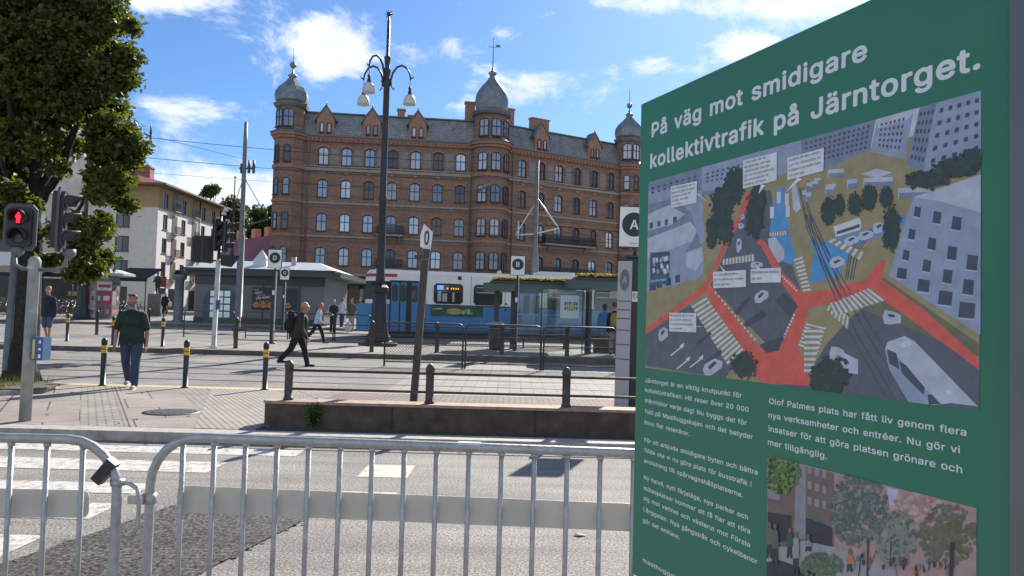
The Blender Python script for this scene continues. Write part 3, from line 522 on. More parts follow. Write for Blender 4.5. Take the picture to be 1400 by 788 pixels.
for k in range(70):
    x, y = rng.uniform(-9, 3.2), rng.choice((rng.uniform(9.86, 14.8), rng.uniform(9.2, 9.48))); a_ = rng.uniform(0, 6.28); s_ = rng.uniform(.02, .05); z_ = .128 if y > 9.5 else .006
    if x > -3.3 and 9.5 < y < 10.7: continue
    q.add([(x + s_ * math.cos(a_), y + s_ * math.sin(a_), z_), (x - s_ * .4 * math.sin(a_), y + s_ * .4 * math.cos(a_), z_ + .012), (x - s_ * math.cos(a_), y - s_ * math.sin(a_), z_ + .004), (x + s_ * .4 * math.sin(a_), y - s_ * .4 * math.cos(a_), z_)], [(0, 1, 2, 3)])
tag(q.build('fallen_leaves', mat('litter leaf', (.16, .09, .035), .8, var=.5, vscale=3), fix=False), kind='stuff')
# tram rails in the paving (steel strips)
for Y in (16.6, 18.05, 19.4, 20.85):
    q = MB(); z = gb(Y) + .010
    q.b2(-60, 60, Y, Y + .07, z - .02, z, 0); q.b2(-60, 60, Y - .06, Y - .003, z - .03, z - .004, 1)
    struct('tram_track', q, [mat('polished rail', (.30, .28, .26), .35, .7), mat('rail groove', (.03, .03, .03), .8)])
# raised islands behind the lanes
slab('platform', -60, -2.5, 23.6, 27.0, gb(23.6) + .13, .52, M_plaza)
slab('platform', -2.497, 60, 23.6, 33.4, gb(23.6) + .17, .60, M_plaza)
slab('kerb', -60, -2.5, 23.42, 23.597, gb(23.6) + .132, gb(23.6) + .132, mat('painted shade granite kerb', (.13, .115, .105), .85, var=.3, vscale=6))  # kerb strips darkened: the shade of their front faces is put into the colour
slab('kerb', -2.497, 60, 23.42, 23.597, gb(23.6) + .172, gb(23.6) + .172, MATS['painted shade granite kerb'])
q = MB(); sheet(q, -60, 60, 33.4, 41.9, .004); struct('tram_road', q, M_lane)
q = MB(); sheet(q, -60, -2.5, 27.0, 33.4, .004); struct('tram_road', q, M_lane)
slab('kerb', -60, 60, 41.72, 41.897, gb(41.9) + .122, gb(41.9) + .122, MATS['painted shade granite kerb'])
slab('plaza', -60, 60, 41.9, 62, gb(41.9) + .12, gb(62) + .05, M_plaza)
PLAT = lambda Y: (gb(23.6) + .13) + (.52 - gb(23.6) - .13) * (Y - 23.6) / 3.4
PLATR = lambda Y: (gb(23.6) + .17) + (.60 - gb(23.6) - .17) * (Y - 23.6) / 9.8
PLZ = lambda Y: (gb(41.9) + .12) + (gb(62) + .05 - gb(41.9) - .12) * (Y - 41.9) / 20.1
# ------------------------------------------------------------------ brick apartment building
def brick_mat():
    g = NT('red brown brick', .9, .2)
    sep = g.node('ShaderNodeSeparateXYZ'); g.link(g.tc, sep.inputs[0])
    comb = g.node('ShaderNodeCombineXYZ'); g.link(g.math('ADD', sep.outputs[0], sep.outputs[1]), comb.inputs[0]); g.link(sep.outputs[2], comb.inputs[1])
    b = g.brick(comb.outputs[0], (.30, .175, .125), (.22, .128, .092), (.26, .20, .16), .26, .085, .010)
    n = g.noise(g.tc, .5, 6); n2 = g.noise(g.tc, 4, 4)
    c = g.mix(.6, b.outputs[0], g.ramp(n, [(.3, (.68, .68, .68)), (.7, (1.3, 1.25, 1.2))]), 'MULTIPLY')
    c = g.mix(.5, c, g.ramp(n2, [(.3, (.7, .7, .7)), (.7, (1.25, 1.25, 1.25))]), 'MULTIPLY')
    # darker bands of glazed brick, broken up along the wall
    z = g.math('FRACT', g.math('DIVIDE', sep.outputs[2], 1.317))
    band = g.math('MULTIPLY', g.math('GREATER_THAN', z, .40), g.math('LESS_THAN', z, .57))
    c = g.mix(g.math('MULTIPLY', band, .55), c, (.13, .105, .10))
    g.color(c); return g.m
M_brick = brick_mat()
M_brickred = mat('bright brick trim', (.33, .18, .125), .9, var=.2, vscale=6)
M_stone = mat('grey stone trim', (.31, .27, .24), .85, var=.2, vscale=4)
M_blind = mat('grey cement panel', (.235, .21, .20), .9, var=.18, vscale=2.5)
M_frame = mat('dark red window frame', (.07, .022, .019), .5)
def slate_mat():
    g = NT('slate shingles', .5, .5); sep = g.node('ShaderNodeSeparateXYZ'); g.link(g.tc, sep.inputs[0])
    comb = g.node('ShaderNodeCombineXYZ'); g.link(sep.outputs[0], comb.inputs[0]); g.link(sep.outputs[2], comb.inputs[1])
    b = g.brick(comb.outputs[0], (.26, .275, .28), (.19, .20, .21), (.10, .11, .115), .4, .3, .03)
    n = g.noise(g.tc, .9, 6)
    g.color(g.mix(.6, b.outputs[0], g.ramp(n, [(.32, (.6, .62, .62)), (.68, (1.35, 1.38, 1.35))]), 'MULTIPLY')); return g.m
M_slate = slate_mat()
M_copper = mat('dark sheet metal dome', (.19, .22, .23), .42, .35, var=.25, vscale=2)
M_lead = mat('grey sheet metal ledge', (.15, .165, .17), .5, .3, var=.15)
M_tile = mat('red roof sheet', (.34, .14, .11), .6, var=.2, vscale=1.5)

def window_mesh_parts(w, h, rise, frame_m, pane_m, cols=2, bars=(.62,), d=.14):
    """arched casement, base at origin, outer face y=0 looking to -y: returns frame mesh, pane mesh"""
    f = MB(); t = .09; n = 6 if rise > 0 else 1
    def top(x): return h + rise * (1 - (2 * x / w) ** 2)
    f.b2(-w / 2, -w / 2 + t, 0, d, 0, h); f.b2(w / 2 - t, w / 2, 0, d, 0, h); f.b2(-w / 2 + t, w / 2 - t, 0, d, 0, t)
    xs = [-w / 2 + w * i / n for i in range(n + 1)]
    for a, b in zip(xs, xs[1:]):
        f.prism([(a, top(a) - t), (b, top(b) - t), (b, top(b)), (a, top(a))], 'y', 0, d)
    for k in range(1, cols):
        x = -w / 2 + w * k / cols; f.b2(x - .04, x + .04, .01, d - .02, t, top(x) - t)
    for q in bars: f.b2(-w / 2 + t, w / 2 - t, .014, d - .03, h * q - .04, h * q + .04)
    f.box((0, -.05, -.04), (w + .16, .22, .08))                                # sill
    p = MB(); p.add([(x, .08, 0) for x in xs] + [(x, .08, top(x)) for x in reversed(xs)], [tuple(range(2 * n + 2))])
    return f.mesh('window', frame_m), p.mesh('pane', pane_m)
def facade(mb, Wd, z0, z1, holes, depth=.22, mi=0, u0=0.0):
    """wall in the plane y=0 (looking to -y) with real openings: holes = (centre, sill z, w, h, rise)"""
    us = sorted({u0, Wd} | {q for c, s, w, h, r in holes for q in (c - w / 2, c + w / 2)})
    zs = sorted({z0, z1} | {q for c, s, w, h, r in holes for q in (s, s + h + r)})
    for a, b in zip(us, us[1:]):
        if b - a < 1e-5: continue
        run = None
        for c_, d_ in zip(zs, zs[1:]):
            um, zm = (a + b) / 2, (c_ + d_) / 2
            inside = any(abs(um - c) < w / 2 and s < zm < s + h + r for c, s, w, h, r in holes)
            if not inside:
                mb.add([(a, 0, c_), (b, 0, c_), (b, 0, d_), (a, 0, d_)], [(0, 1, 2, 3)], mi)
    for c, s, w, h, r in holes:
        a, b, t = c - w / 2, c + w / 2, s + h + r
        mb.add([(a, 0, s), (a, depth, s), (a, depth, t), (a, 0, t)], [(0, 1, 2, 3)], mi)
        mb.add([(b, 0, s), (b, depth, s), (b, depth, t), (b, 0, t)], [(3, 2, 1, 0)], mi)
        mb.add([(a, 0, s), (b, 0, s), (b, depth, s), (a, depth, s)], [(0, 1, 2, 3)], mi)
        if r > 0:
            n = 6; X = [a + w * i / n for i in range(n + 1)]; Z = [s + h + r * (1 - (2 * (x - c) / w) ** 2) for x in X]
            for i in range(n):
                if abs(Z[i] - t) < 1e-6 and abs(Z[i + 1] - t) < 1e-6: continue
                mb.add([(X[i], 0, Z[i]), (X[i + 1], 0, Z[i + 1]), (X[i + 1], 0, t), (X[i], 0, t)], [(0, 1, 2, 3)], mi)
                mb.add([(X[i], 0, Z[i]), (X[i + 1], 0, Z[i + 1]), (X[i + 1], depth, Z[i + 1]), (X[i], depth, Z[i])], [(3, 2, 1, 0)], mi)
BLD_Z = 1.5
rows = [3.0 - 1.45 + BLD_Z * 0 + .55, 5.75, 9.7, 13.65, 17.45]      # sill heights above the building's base
WIN_W, WIN_H, RISE = 1.2, 1.85, .28
wf, wp = window_mesh_parts(WIN_W, WIN_H, RISE, M_frame, M_pane)
wfn, wpn = window_mesh_parts(.78, 1.75, .2, M_frame, M_pane, 1, (.62,))
wfd, wpd = window_mesh_parts(.48, 1.05, .14, M_frame, M_pane, 1, ())
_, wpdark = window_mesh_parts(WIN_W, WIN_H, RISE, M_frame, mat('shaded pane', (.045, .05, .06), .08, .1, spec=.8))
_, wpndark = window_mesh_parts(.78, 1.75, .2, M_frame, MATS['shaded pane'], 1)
bld = thing('brick_apartment_building', 'long red brick apartment building with onion domed corner towers and slate mansard roof', 'building', (0, 0, BLD_Z))
wr = random.Random(11)
def put_window(pos, ang, f, p, par=bld):
    o = link('window', f, par); o.location = pos; o.rotation_euler = (0, 0, ang)
    c = link('pane', p, o); return o
A = Vector((-25.9, 88.25)); B = Vector((-2.75, 90.9)); Cc = Vector((15.1, 101.6))
CORN = 20.75                                   # cornice height above base
def wing(P, Q, n, start, pitch, dark, balconies):
    d = (Q - P); ln = d.length; ang = math.atan2(d.y, d.x)
    M = Matrix.Translation((P.x, P.y, 0)) @ Matrix.Rotation(ang, 4, 'Z')
    def place(o): o.matrix_local = M; return o
    us = [start + pitch * i for i in range(n)]
    holes = [(u, s, WIN_W, WIN_H, RISE) for u in us for s in rows[1:]]
    holes += [(u, .9, 1.5, 2.5, .3) for u in us]
    w = MB(); facade(w, ln, -2, CORN - .6, holes); w.b2(0, ln, .5, 11, CORN - .8, CORN - .7)
    w.add([(0, 11, -2), (ln, 11, -2), (ln, 11, CORN - .6), (0, 11, CORN - .6)], [(3, 2, 1, 0)])
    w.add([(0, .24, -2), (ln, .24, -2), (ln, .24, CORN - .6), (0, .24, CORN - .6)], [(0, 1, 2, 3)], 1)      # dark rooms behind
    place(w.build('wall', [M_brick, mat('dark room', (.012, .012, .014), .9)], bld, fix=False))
    tr = MB()                                   # string courses, plinth, blind panels, window heads
    for z, hh, dd in ((4.6, .28, .20), (9.0, .20, .12), (12.9, .20, .12), (16.75, .30, .18), (17.2, .12, .08)):
        tr.b2(0, ln, -dd, -.004, z, z + hh)
    tr.b2(0, ln, -.12, -.004, -2, .85)
    for a, b in zip(us, us[1:]):
        m_ = (a + b) / 2; tr.b2(m_ - .48, m_ + .48, -.05, -.004, 17.55, 19.4, 1)
    for u in us:
        for s in rows[1:]:
            for k in (-1, 0, 1):
                tr.box((u + k * .5, -.035, s + WIN_H + RISE + .14 - abs(k) * .17), (.42 if k else .6, .07, .2), 2, (0, k * .35, 0))
        tr.box((u, -.06, 15.9 + .6), (.5, .12, .3), 2)
    place(tr.build('stone_trim', [M_stone, M_blind, M_brickred], bld))
    co = MB(); co.b2(0, ln, -.25, -.004, CORN - .60, CORN - .3, 0); co.b2(0, ln, -.55, -.004, CORN - .05, CORN + .12, 1)
    co.b2(0, ln, -.35, -.004, CORN - .3, CORN - .05, 0)
    k = 0.25
    while k < ln: co.b2(k, k + .2, -.42, -.26, CORN - .58, CORN - .32, 0); k += .5
    place(co.build('cornice', [M_brickred, M_lead], bld))
    rf = MB()
    rf.add([(0, -.1, CORN + .12), (ln, -.1, CORN + .12), (ln, 1.15, CORN + 3.0), (0, 1.15, CORN + 3.0)], [(0, 1, 2, 3)], 0)
    rf.b2(0, ln, .95, 1.35, CORN + 3.0, CORN + 3.14, 1)
    rf.add([(0, 1.36, CORN + 3.0), (ln, 1.36, CORN + 3.0), (ln, 5.5, CORN + 4.2), (0, 5.5, CORN + 4.2)], [(0, 1, 2, 3)], 2)
    rf.add([(0, 5.5, CORN + 4.2), (ln, 5.5, CORN + 4.2), (ln, 11, CORN), (0, 11, CORN)], [(0, 1, 2, 3)], 2)
    for e in (0, ln): rf.add([(e, -.1, CORN + .12), (e, 1.15, CORN + 3.0), (e, 5.5, CORN + 4.2), (e, 11, CORN)], [(0, 1, 2, 3)], 0)
    roof = place(rf.build('roof', [M_slate, M_lead, M_tile], bld, fix=False))
    for i, u in enumerate(us):
        for j, s in enumerate(rows[1:]):
            p = M @ Vector((u, .1, s)); dk = wr.random() < dark
            put_window(p, ang, wf, wpdark if dk else wp)
        sf = MB(); sf.prism([(-.75, 0), (.75, 0), (.75, 2.5), (.4, 2.75), (-.4, 2.75), (-.75, 2.5)], 'y', .12, .16)
        for x in (-.72, 0, .72): sf.b2(x - .05, x + .05, .04, .119, 0, 2.5, 1)
        o = sf.build('shop_window', [M_glassdark, M_frame], bld); o.matrix_local = M @ Matrix.Translation((u, 0, .9))
    # gabled brick dormers
    for u in [start + pitch * q for q in ([.05, 2.05, 4.05, 6.05] if n == 7 else [1, 4])][: (4 if n == 7 else 2)]:
        if n == 7 and u > start + 6 * pitch: continue
        dm = MB(); w2, hw = 1.0, 1.75
        pl = [(-w2, 0), (w2, 0), (w2, hw), (w2 + .12, hw), (0, hw + 1.75), (-w2 - .12, hw), (-w2, hw)]
        dm.prism(pl, 'y', -.05, 1.3, 0)
        for sgn in (-1, 1):
            dm.prism([(sgn * (w2 + .25), hw - .05), (0, hw + 1.75), (0, hw + 1.95), (sgn * (w2 + .33), hw + .06)], 'y', -.16, 1.5, 1)
        dm.tube([(.36 * math.cos(t * .7), -.06, hw + .62 + .36 * math.sin(t * .7)) for t in range(10)], .05, 6, 2)
        dm.lathe([(.10, 0), (.02, .5)], 6, 1, (0, .1, hw + 1.8))
        o = dm.build('dormer', [M_brickred, M_lead, M_stone], bld); o.matrix_local = M @ Matrix.Translation((u, 0, CORN + .12))
        for x in (-.42, .42):
            v = link('window', wfd, o); v.location = (x, -.16, .35)
            v2 = link('pane', wpd, v)
            v2.location = (0, 0, 0)
    for (u, s, bw) in balconies:
        bm_ = MB(); bm_.b2(-bw / 2, bw / 2, -1.0, -.004, -.22, -.02, 0)
        for k in (-1, 1): bm_.prism([(-.9, -.22), (-.02, -.22), (-.02, -.9)], 'x', k * bw * .36 - .12, k * bw * .36 + .12, 0)
        nb = int(bw / .11)
        for y in (-.98,):
            for i in range(nb + 1):
                x = -bw / 2 + .02 + (bw - .04) * i / nb; bm_.b2(x - .03, x + .03, y - .015, y + .015, -.019, .95, 1)
        bm_.b2(-bw / 2, bw / 2, -1.0, -.95, .951, 1.03, 1); bm_.b2(-bw / 2, bw / 2, -.999, -.94, .42, .48, 1)
        for sx in (-bw / 2 + .03, bw / 2 - .03):
            bm_.b2(sx - .02, sx + .02, -.94, -.02, .951, 1.02, 1)
            for i in range(8): bm_.b2(sx - .02, sx + .02, -.9 + i * .11, -.86 + i * .11, -.019, .95, 1)
        o = bm_.build('balcony', [M_stone, M_black], bld); o.matrix_local = M @ Matrix.Translation((u, 0, s))
    for u in ((1.9, ln - 2.6) if n == 7 else (2.9,)):
        dp = MB(); dp.tube([(u, -.12, -1), (u, -.12, CORN - .7), (u, -.4, CORN - .3)], .075, 8)
        place(dp.build('downpipe', mat('zinc pipe', (.25, .25, .25), .5, .3), bld))
    for u, y, w_, hh in (((12.3, 3.2, .9, .75), (13.9, 3.4, 1.5, .1), (20.6, 2.4, 1.2, 1.9)) if n == 7 else ((3.8, 3.0, 1.3, 1.9), (8.8, 3.6, 2.6, 1.5))):
        ch = MB(); ch.b2(-w_ / 2, w_ / 2, -.4, .4, -1, hh); ch.b2(-w_ / 2 - .1, w_ / 2 + .1, -.5, .5, hh + .003, hh + .18)
        o = ch.build('chimney', M_brickred, roof); o.location = (u, y, CORN + 3.6)
    return M, ang
p_l = 2.66
wing(A, B, 7, 3.6, p_l, .12, [(3.6 + 3 * p_l, 9.55, 3.0), (3.6 + 3 * p_l, 5.6, 3.0)])
wing(B, Cc, 6, 4.25, 2.72, .62, [(4.25 + 2.5 * 2.72, 9.55, 7.6), (4.25 + 2.3 * 2.72, 5.6, 9.0)])
# towers: shaft, windows, cornices and dome profile
def tower(P, r, nside, a0, dome_prof, zcap, top_windows, bay_windows, spire, wins_ang, full=True, mi=0):
    t = MB(); t.lathe([(r, -2), (r, CORN - .55), (r * .93, CORN - .5), (r * .93, zcap)], nside, 0, (P.x, P.y, 0), nside > 10, a0)
    t.build('tower_shaft', M_brick, bld)
    bands = [([(r * .9, z), (rr, z), (rr, z + hh), (r * .9, z + hh + .05)], M_brickred) for z, rr, hh in ((4.6, r + .14, .3), (8.9, r + .12, .28), (12.85, r + .12, .28), (16.75, r + .16, .36), (CORN - .55, r + .22, .3), (CORN - .22, r + .45, .3))]
    bands.append(([(r * .9, CORN + .09), (r + .55, CORN + .09), (r + .5, CORN + .22), (r * .92, CORN + .55)], M_lead))
    bands.append(([(r * .9, zcap - .35), (r + .1, zcap - .3), (r + .27, zcap), (r + .27, zcap + .14), (r * .8, zcap + .22)], M_lead))
    for prof, mm in bands:
        c = MB(); c.lathe(prof, nside, 0, (P.x, P.y, 0), False, a0); c.build('cornice', mm, bld)
    d = MB(); d.lathe([(a * r, zcap + .2 + z) for a, z in dome_prof], nside if nside > 10 else 8, 0, (P.x, P.y, 0), nside > 10, a0 if nside > 10 else a0)
    dome = d.build('dome', M_copper, bld)
    s = MB(); zt = zcap + .2 + dome_prof[-1][1]
    s.lathe([(.30, -.25), (.55, .1), (.3, .3), (.14, .42), (.10, .8)], 10, 0, (P.x, P.y, zt))
    if spire == 'ball':
        s.sphere((P.x, P.y, zt + 1.35), .38, 12, 8); s.tube([(P.x, P.y, zt + .7), (P.x, P.y, zt + 3.6)], [.07, .03], 6)
    else:
        s.tube([(P.x, P.y, zt + .5), (P.x, P.y, zt + 4.4)], [.08, .04], 6); s.tube([(P.x - .6, P.y, zt + 3.3), (P.x + .9, P.y, zt + 3.3)], .035, 6)
        s.box((P.x + .55, P.y, zt + 3.45), (.5, .03, .3))
    s.build('finial', M_copper, dome)
    inr = r * math.cos(math.pi / nside)
    for ang in wins_ang:
        for s_ in rows[1:]:
            rr = inr + .10
            put_window((P.x + rr * math.sin(ang), P.y - rr * math.cos(ang), s_), ang, wfn if nside < 10 else wf, (wpndark if wr.random() < .5 else wpn) if nside < 10 else wp)
        rr = inr * .93 + .10
        put_window((P.x + rr * math.sin(ang), P.y - rr * math.cos(ang), CORN + .75), ang, wf, wp)
dome8 = [(.92, 0), (1.06, .3), (1.10, .8), (1.05, 1.35), (.86, 1.9), (.54, 2.45), (.27, 3.0), (.15, 3.3)]
domeR = [(.80, 0), (.84, .22), (.86, .4), (.90, .85), (.92, 1.45), (.87, 2.1), (.74, 2.7), (.52, 3.35), (.30, 3.9), (.16, 4.4), (.12, 4.75)]
PA = A + Vector((-.35, .4))
tower(PA, 1.8, 8, R(22.5) + R(6), dome8, 24.45 - .25, True, True, 'ball', [R(6), R(-39)])
PB = B + Vector((-.25, .35))
tower(PB, 2.2, 24, 0, domeR, 24.7 - .2, True, True, 'spire', [R(-22), R(20), R(62)])
PC = Cc + Vector((.0, .2))
tower(PC, 1.8, 8, R(22.5) + R(31), dome8, 24.45 - .25, True, True, 'ball', [R(-14), R(31)])
# small pennant banner on the round tower
q = MB(); q.box((0, 0, 0), (1.5, .04, .35), 0, (0, R(-30), 0)); q.box((.2, -.03, .25), (1.3, .04, .3), 1, (0, R(-34), 0)); q.tube([(-.9, .3, -.5), (.8, -.2, .9)], .03, 6, 2)
fl = q.build('flag', [mat('flag blue', (.03, .08, .25), .7), mat('flag yellow', (.25, .21, .08), .7), M_dgrey]); fl.location = at(661, 257, 88.2)
tag(fl, 'small dark blue and yellow flag on the round central tower', 'flag')
# further flank of the building beyond the right tower
q = MB(); q.b2(0, 9, .6, 10, -2, CORN + 2.4); o = q.build('wall', M_brick, bld); o.location = (Cc.x, Cc.y, 0); o.rotation_euler = (0, 0, R(31))
# street level: dark awning and columns under the left wing
aw = thing('awning', 'dark cafe awning at the foot of the brick building', 'awning', (0, 0, 0))
a_ = at(425, 384, 84); b_ = at(498, 384, 85)
q = MB(); q.add([(a_.x, 84, 5.2), (b_.x, 85, 5.2), (b_.x, 88.2, 6.0), (a_.x, 87.6, 6.0), (a_.x, 84, 4.8), (b_.x, 85, 4.8)], [(0, 1, 2, 3), (4, 5, 1, 0)])
q.build('canopy', mat('black awning cloth', (.018, .018, .02), .8), aw)
q = MB()
for t in (0, .33, .66, 1): q.b2(a_.x + (b_.x - a_.x) * t - .06, a_.x + (b_.x - a_.x) * t + .06, 84 + t, 84.12 + t, 1.4, 4.8)
q.build('support', M_black, aw)

# ------------------------------------------------------------------ pale plastered house on the left
M_plaster = mat('pale plaster', (.64, .62, .58), .9, var=.07, vscale=1.2, bump=.1, bscale=30)
M_ochre = mat('ochre plaster', (.40, .29, .14), .9, var=.1, vscale=1.5)
M_brframe = mat('brown window frame', (.10, .075, .06), .5)
hs = thing('plastered_house', 'pale plastered apartment house with ochre top floor and red roof, left of the kiosk', 'house', (0, 0, 1.45))
HX, HY = at(211, 400, 95).x, 95.0
H_T, H_Y = 15.5, 12.95
wfl, wpl = window_mesh_parts(1.75, 1.9, 0, M_brframe, mat('house pane', (.10, .115, .13), .07, .3, spec=.8), 2, ())
wfs, wps = window_mesh_parts(1.3, 1.9, 0, M_brframe, MATS['house pane'], 2, ())
def house_face(org, ang, ln, us, us2, first):
    M = Matrix.Translation((org[0], org[1], 0)) @ Matrix.Rotation(ang, 4, 'Z')
    hw = 1.75 if first else 1.3
    zs = [4.3, 7.3, 10.3]
    holes = [(u, z, hw, 1.9, 0) for u in us for z in zs]
    w = MB(); facade(w, ln, -1.5, H_Y, holes, .2)
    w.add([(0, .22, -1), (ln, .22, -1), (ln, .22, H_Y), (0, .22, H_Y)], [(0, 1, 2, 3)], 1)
    w.build('wall', [M_plaster, MATS['dark room']], hs, fix=False).matrix_local = M
    w = MB(); facade(w, ln, H_Y, H_T, [(u, 13.1, hw, 1.7, 0) for u in us], .2); w.b2(0, ln, -.05, -.003, H_Y - .08, H_Y + .08)
    w.build('upper_wall', M_ochre, hs, fix=False).matrix_local = M
    for u in us:
        for z in zs + [13.0]:
            o = link('window', wfl if first else wfs, hs); o.matrix_local = M @ Matrix.Translation((u, .06, z)); link('pane', wpl if first else wps, o)
    for u in us2:                    # stacked recessed balconies on the long side
        for z in (4.0, 7.0, 10.0, 13.0):
            q = MB(); q.b2(-.75, .75, -.03, .1, 0, 2.4, 0); q.b2(-.8, .8, -.5, -.031, -.12, 0, 1)
            for k in range(9): q.b2(-.8 + k * .195, -.76 + k * .195, -.5, -.46, .001, .95, 2)
            q.b2(-.82, .82, -.52, -.44, .951, 1.0, 2)
            o = q.build('balcony', [M_brframe, M_stone, M_black], hs); o.matrix_local = M @ Matrix.Translation((u, 0, z))
    for u in us + us2:
        w = MB(); w.b2(u - .9, u + .9, -.06, .05, .2, 2.9); w.build('shop_window', M_glassdark, hs).matrix_local = M
LEN1 = 19.0
house_face((HX - LEN1, HY), 0, LEN1, [LEN1 - 4.3, LEN1 - 9.0, LEN1 - 13.5, LEN1 - 17.5], [], True)
house_face((HX, HY), R(90), 20, [2.1, 7.5, 14.0, 17.6], [4.8, 11.0], False)
q = MB(); q.b2(HX - LEN1 + .3, HX - .3, HY + .3, HY + 19.7, 0, H_T - .1); q.build('core', M_plaster, hs)
q = MB(); e = 1.5; x0, x1, y0, y1 = HX - LEN1 - e, HX + e, HY - e, HY + 20 + e
q.b2(x0, x1, y0, y1, H_T, H_T + .22, 1); zr = H_T + .224
q.add([(x0, y0, zr), (x1, y0, zr), (x1, y1, zr), (x0, y1, zr), ((x0 + x1) / 2, y0 + 9, zr + 3.2), ((x0 + x1) / 2, y1 - 9, zr + 3.2)], [(0, 1, 4), (1, 2, 5, 4), (2, 3, 5), (3, 0, 4, 5)], 0)
rf = q.build('roof', [mat('house red roof', (.30, .10, .085), .6, var=.2, vscale=2), mat('eave boards', (.16, .12, .09), .8)], hs)
q = MB(); q.b2(HX - 6.3, HX - 3.6, HY + 5, HY + 6.2, H_T + 1, H_T + 3.2); q.b2(HX - 6.4, HX - 3.5, HY + 4.9, HY + 6.3, H_T + 3.204, H_T + 3.4); q.build('chimney', MATS['house red roof'], rf)
q = MB(); q.tube([(HX + .1, HY + 12.6, 0), (HX + .1, HY + 12.6, H_T)], .07, 8); q.build('downpipe', M_brframe, hs)
q = MB(); q.b2(HX - .05, HX + 1.0, HY + .9, HY + 1.0, 3.0, 4.3); q.build('sign', mat('crimson sign', (.22, .02, .035), .5), hs)
# lower red roofed house and trees behind it
h2 = thing('red_roofed_house', 'lower house with steep red sheet roof and skylights behind the kiosk', 'house', (0, 0, 1.5))
a_, b_ = at(303, 330, 125), at(375, 340, 112)
rr = mat('deep red sheet roof', (.20, .055, .05), .5, var=.2, vscale=1)
ang2 = math.atan2(b_.y - a_.y, b_.x - a_.x); ln2 = (b_ - a_).length
MM = Matrix.Translation((a_.x, a_.y, 0)) @ Matrix.Rotation(ang2, 4, 'Z')
q = MB(); q.b2(-3, ln2 + 2, 0, 12, -1, 7.6); q.build('wall', mat('yellow grey plaster', (.36, .29, .19), .9, var=.15), h2).matrix_local = MM
q = MB(); q.prism([(-.8, 7.604), (12.8, 7.604), (8.5, 12.2), (3.5, 12.2)], 'x', -3.5, ln2 + 2.4, 0)
rf = q.build('roof', rr, h2); rf.matrix_local = MM
for u in (-2, 3.5, 8): 
    q = MB(); q.b2(-.7, .7, -.5, .5, 0, 2.2); o = q.build('chimney', mat('terracotta', (.42, .2, .13), .8), rf); o.location = (u, 4.2, 11.5)
q = MB()
for u in range(0, int(ln2) + 1, 3): q.b2(u, u + 1.1, -.05, .05, 4.6, 6.6)
q.build('window', M_glassdark, h2).matrix_local = MM

# balcony block behind the tree, far left
bb = thing('balcony_block', 'modern block with white balcony bands seen through the street tree', 'building', (0, 0, 1.0))
x0, x1 = at(-330, 300, 62).x, at(78, 300, 62).x
q = MB(); q.b2(x0, x1 - 1.5, 62, 70, -1, 19.2); q.build('wall', mat('grey glazing wall', (.13, .135, .14), .5, var=.3, vscale=1), bb)
for k in range(5):
    q = MB(); q.b2(x0, x1, 60.4, 62 - .004, 3.6 + k * 3.05, 3.9 + k * 3.05); q.b2(x0, x1, 60.4, 60.5, 3.904 + k * 3.05, 4.85 + k * 3.05)
    q.build('balcony', mat('white balcony front', (.72, .72, .70), .6, var=.05), bb)
q = MB()
for k in range(5):
    for i in range(9): q.b2(x0 + 1 + i * 2.4, x0 + 2.7 + i * 2.4, 61.93, 61.99, 4.9 + k * 3.05, 6.5 + k * 3.05)
q.build('window', M_glassdark, bb)
# ------------------------------------------------------------------ kiosk
KY = 44.0; kz = PLZ(KY)
M_kiosk = mat('kiosk grey green panels', (.13, .145, .14), .55, var=.1, vscale=2)
M_kdark = mat('kiosk dark trim', (.04, .048, .048), .5)
kx0, kx1 = at(266, 420, KY).x, at(443, 420, KY).x
ks = thing('kiosk', 'grey green food kiosk with overhanging metal roof and hot dog posters behind the hoop fences', 'kiosk', ((kx0 + kx1) / 2, KY, kz))
hw = (kx1 - kx0) / 2
q = MB(); q.b2(-hw, hw, 0, 6, -.3, 2.75); q.build('wall', M_kiosk, ks)
q = MB(); q.b2(-hw - .03, hw + .03, -.05, -.003, 2.25, 2.75); q.b2(-hw - .03, hw + .03, -.06, -.003, -.2, .35)
for x in (-hw * .35, hw * .05, hw * .62): q.b2(x - .04, x + .04, -.04, -.003, .351, 2.249)
q.build('trim', M_kdark, ks)
q = MB(); rr_ = [(-hw - 1.25, .0)] + [(-hw - .35 - 1.0 * math.sin(R(t)), .8 - .9 * math.cos(R(t)) * 1.0) for t in (60, 30, 0)] + [(hw + 1.1, -.95), (hw + 1.1, 6.8), (-hw - .4, 6.8), (-hw - 1.25, 5.5)]
q.prism(rr_, 'z', 2.754, 3.02, 0)
q.prism([(-hw - .6, -.4), (hw + .7, -.5), (hw + .7, 6.2), (-hw - .6, 6.2)], 'z', 3.024, 3.16, 1)
zt = 3.164; q.add([(-hw - .5, -.3, zt), (hw + .6, -.4, zt), (hw + .6, 6.1, zt), (-hw - .5, 6.1, zt), (-hw + 1, 2.6, zt + .62), (hw - 1, 2.6, zt + .62)], [(0, 1, 5, 4), (1, 2, 5), (2, 3, 4, 5), (3, 0, 4)], 2)
rf = q.build('roof', [M_kdark, M_kdark, mat('pale zinc roof', (.55, .57, .58), .45, .4, var=.1)], ks)
q = MB(); px_ = at(348, 380, KY).x - (kx0 + kx1) / 2
q.lathe([(.55, 0), (.55, .4), (.0, 1.05)], 4, 0, (px_, 1.2, 3.35), False, R(45)); q.build('skylight', mat('milky glass', (.5, .52, .52), .2, 0, spec=.8), rf)
for ex, n_ in ((390, .22), (393, .3)):
    q = MB(); q.tube([(at(ex, 380, KY).x - (kx0 + kx1) / 2, 1.4, 3.3), (at(ex, 380, KY).x - (kx0 + kx1) / 2, 1.4, 4.0)], .09, 8); q.build('vent', M_galv, rf)
q = MB(); cx_ = at(243, 420, KY).x - (kx0 + kx1) / 2
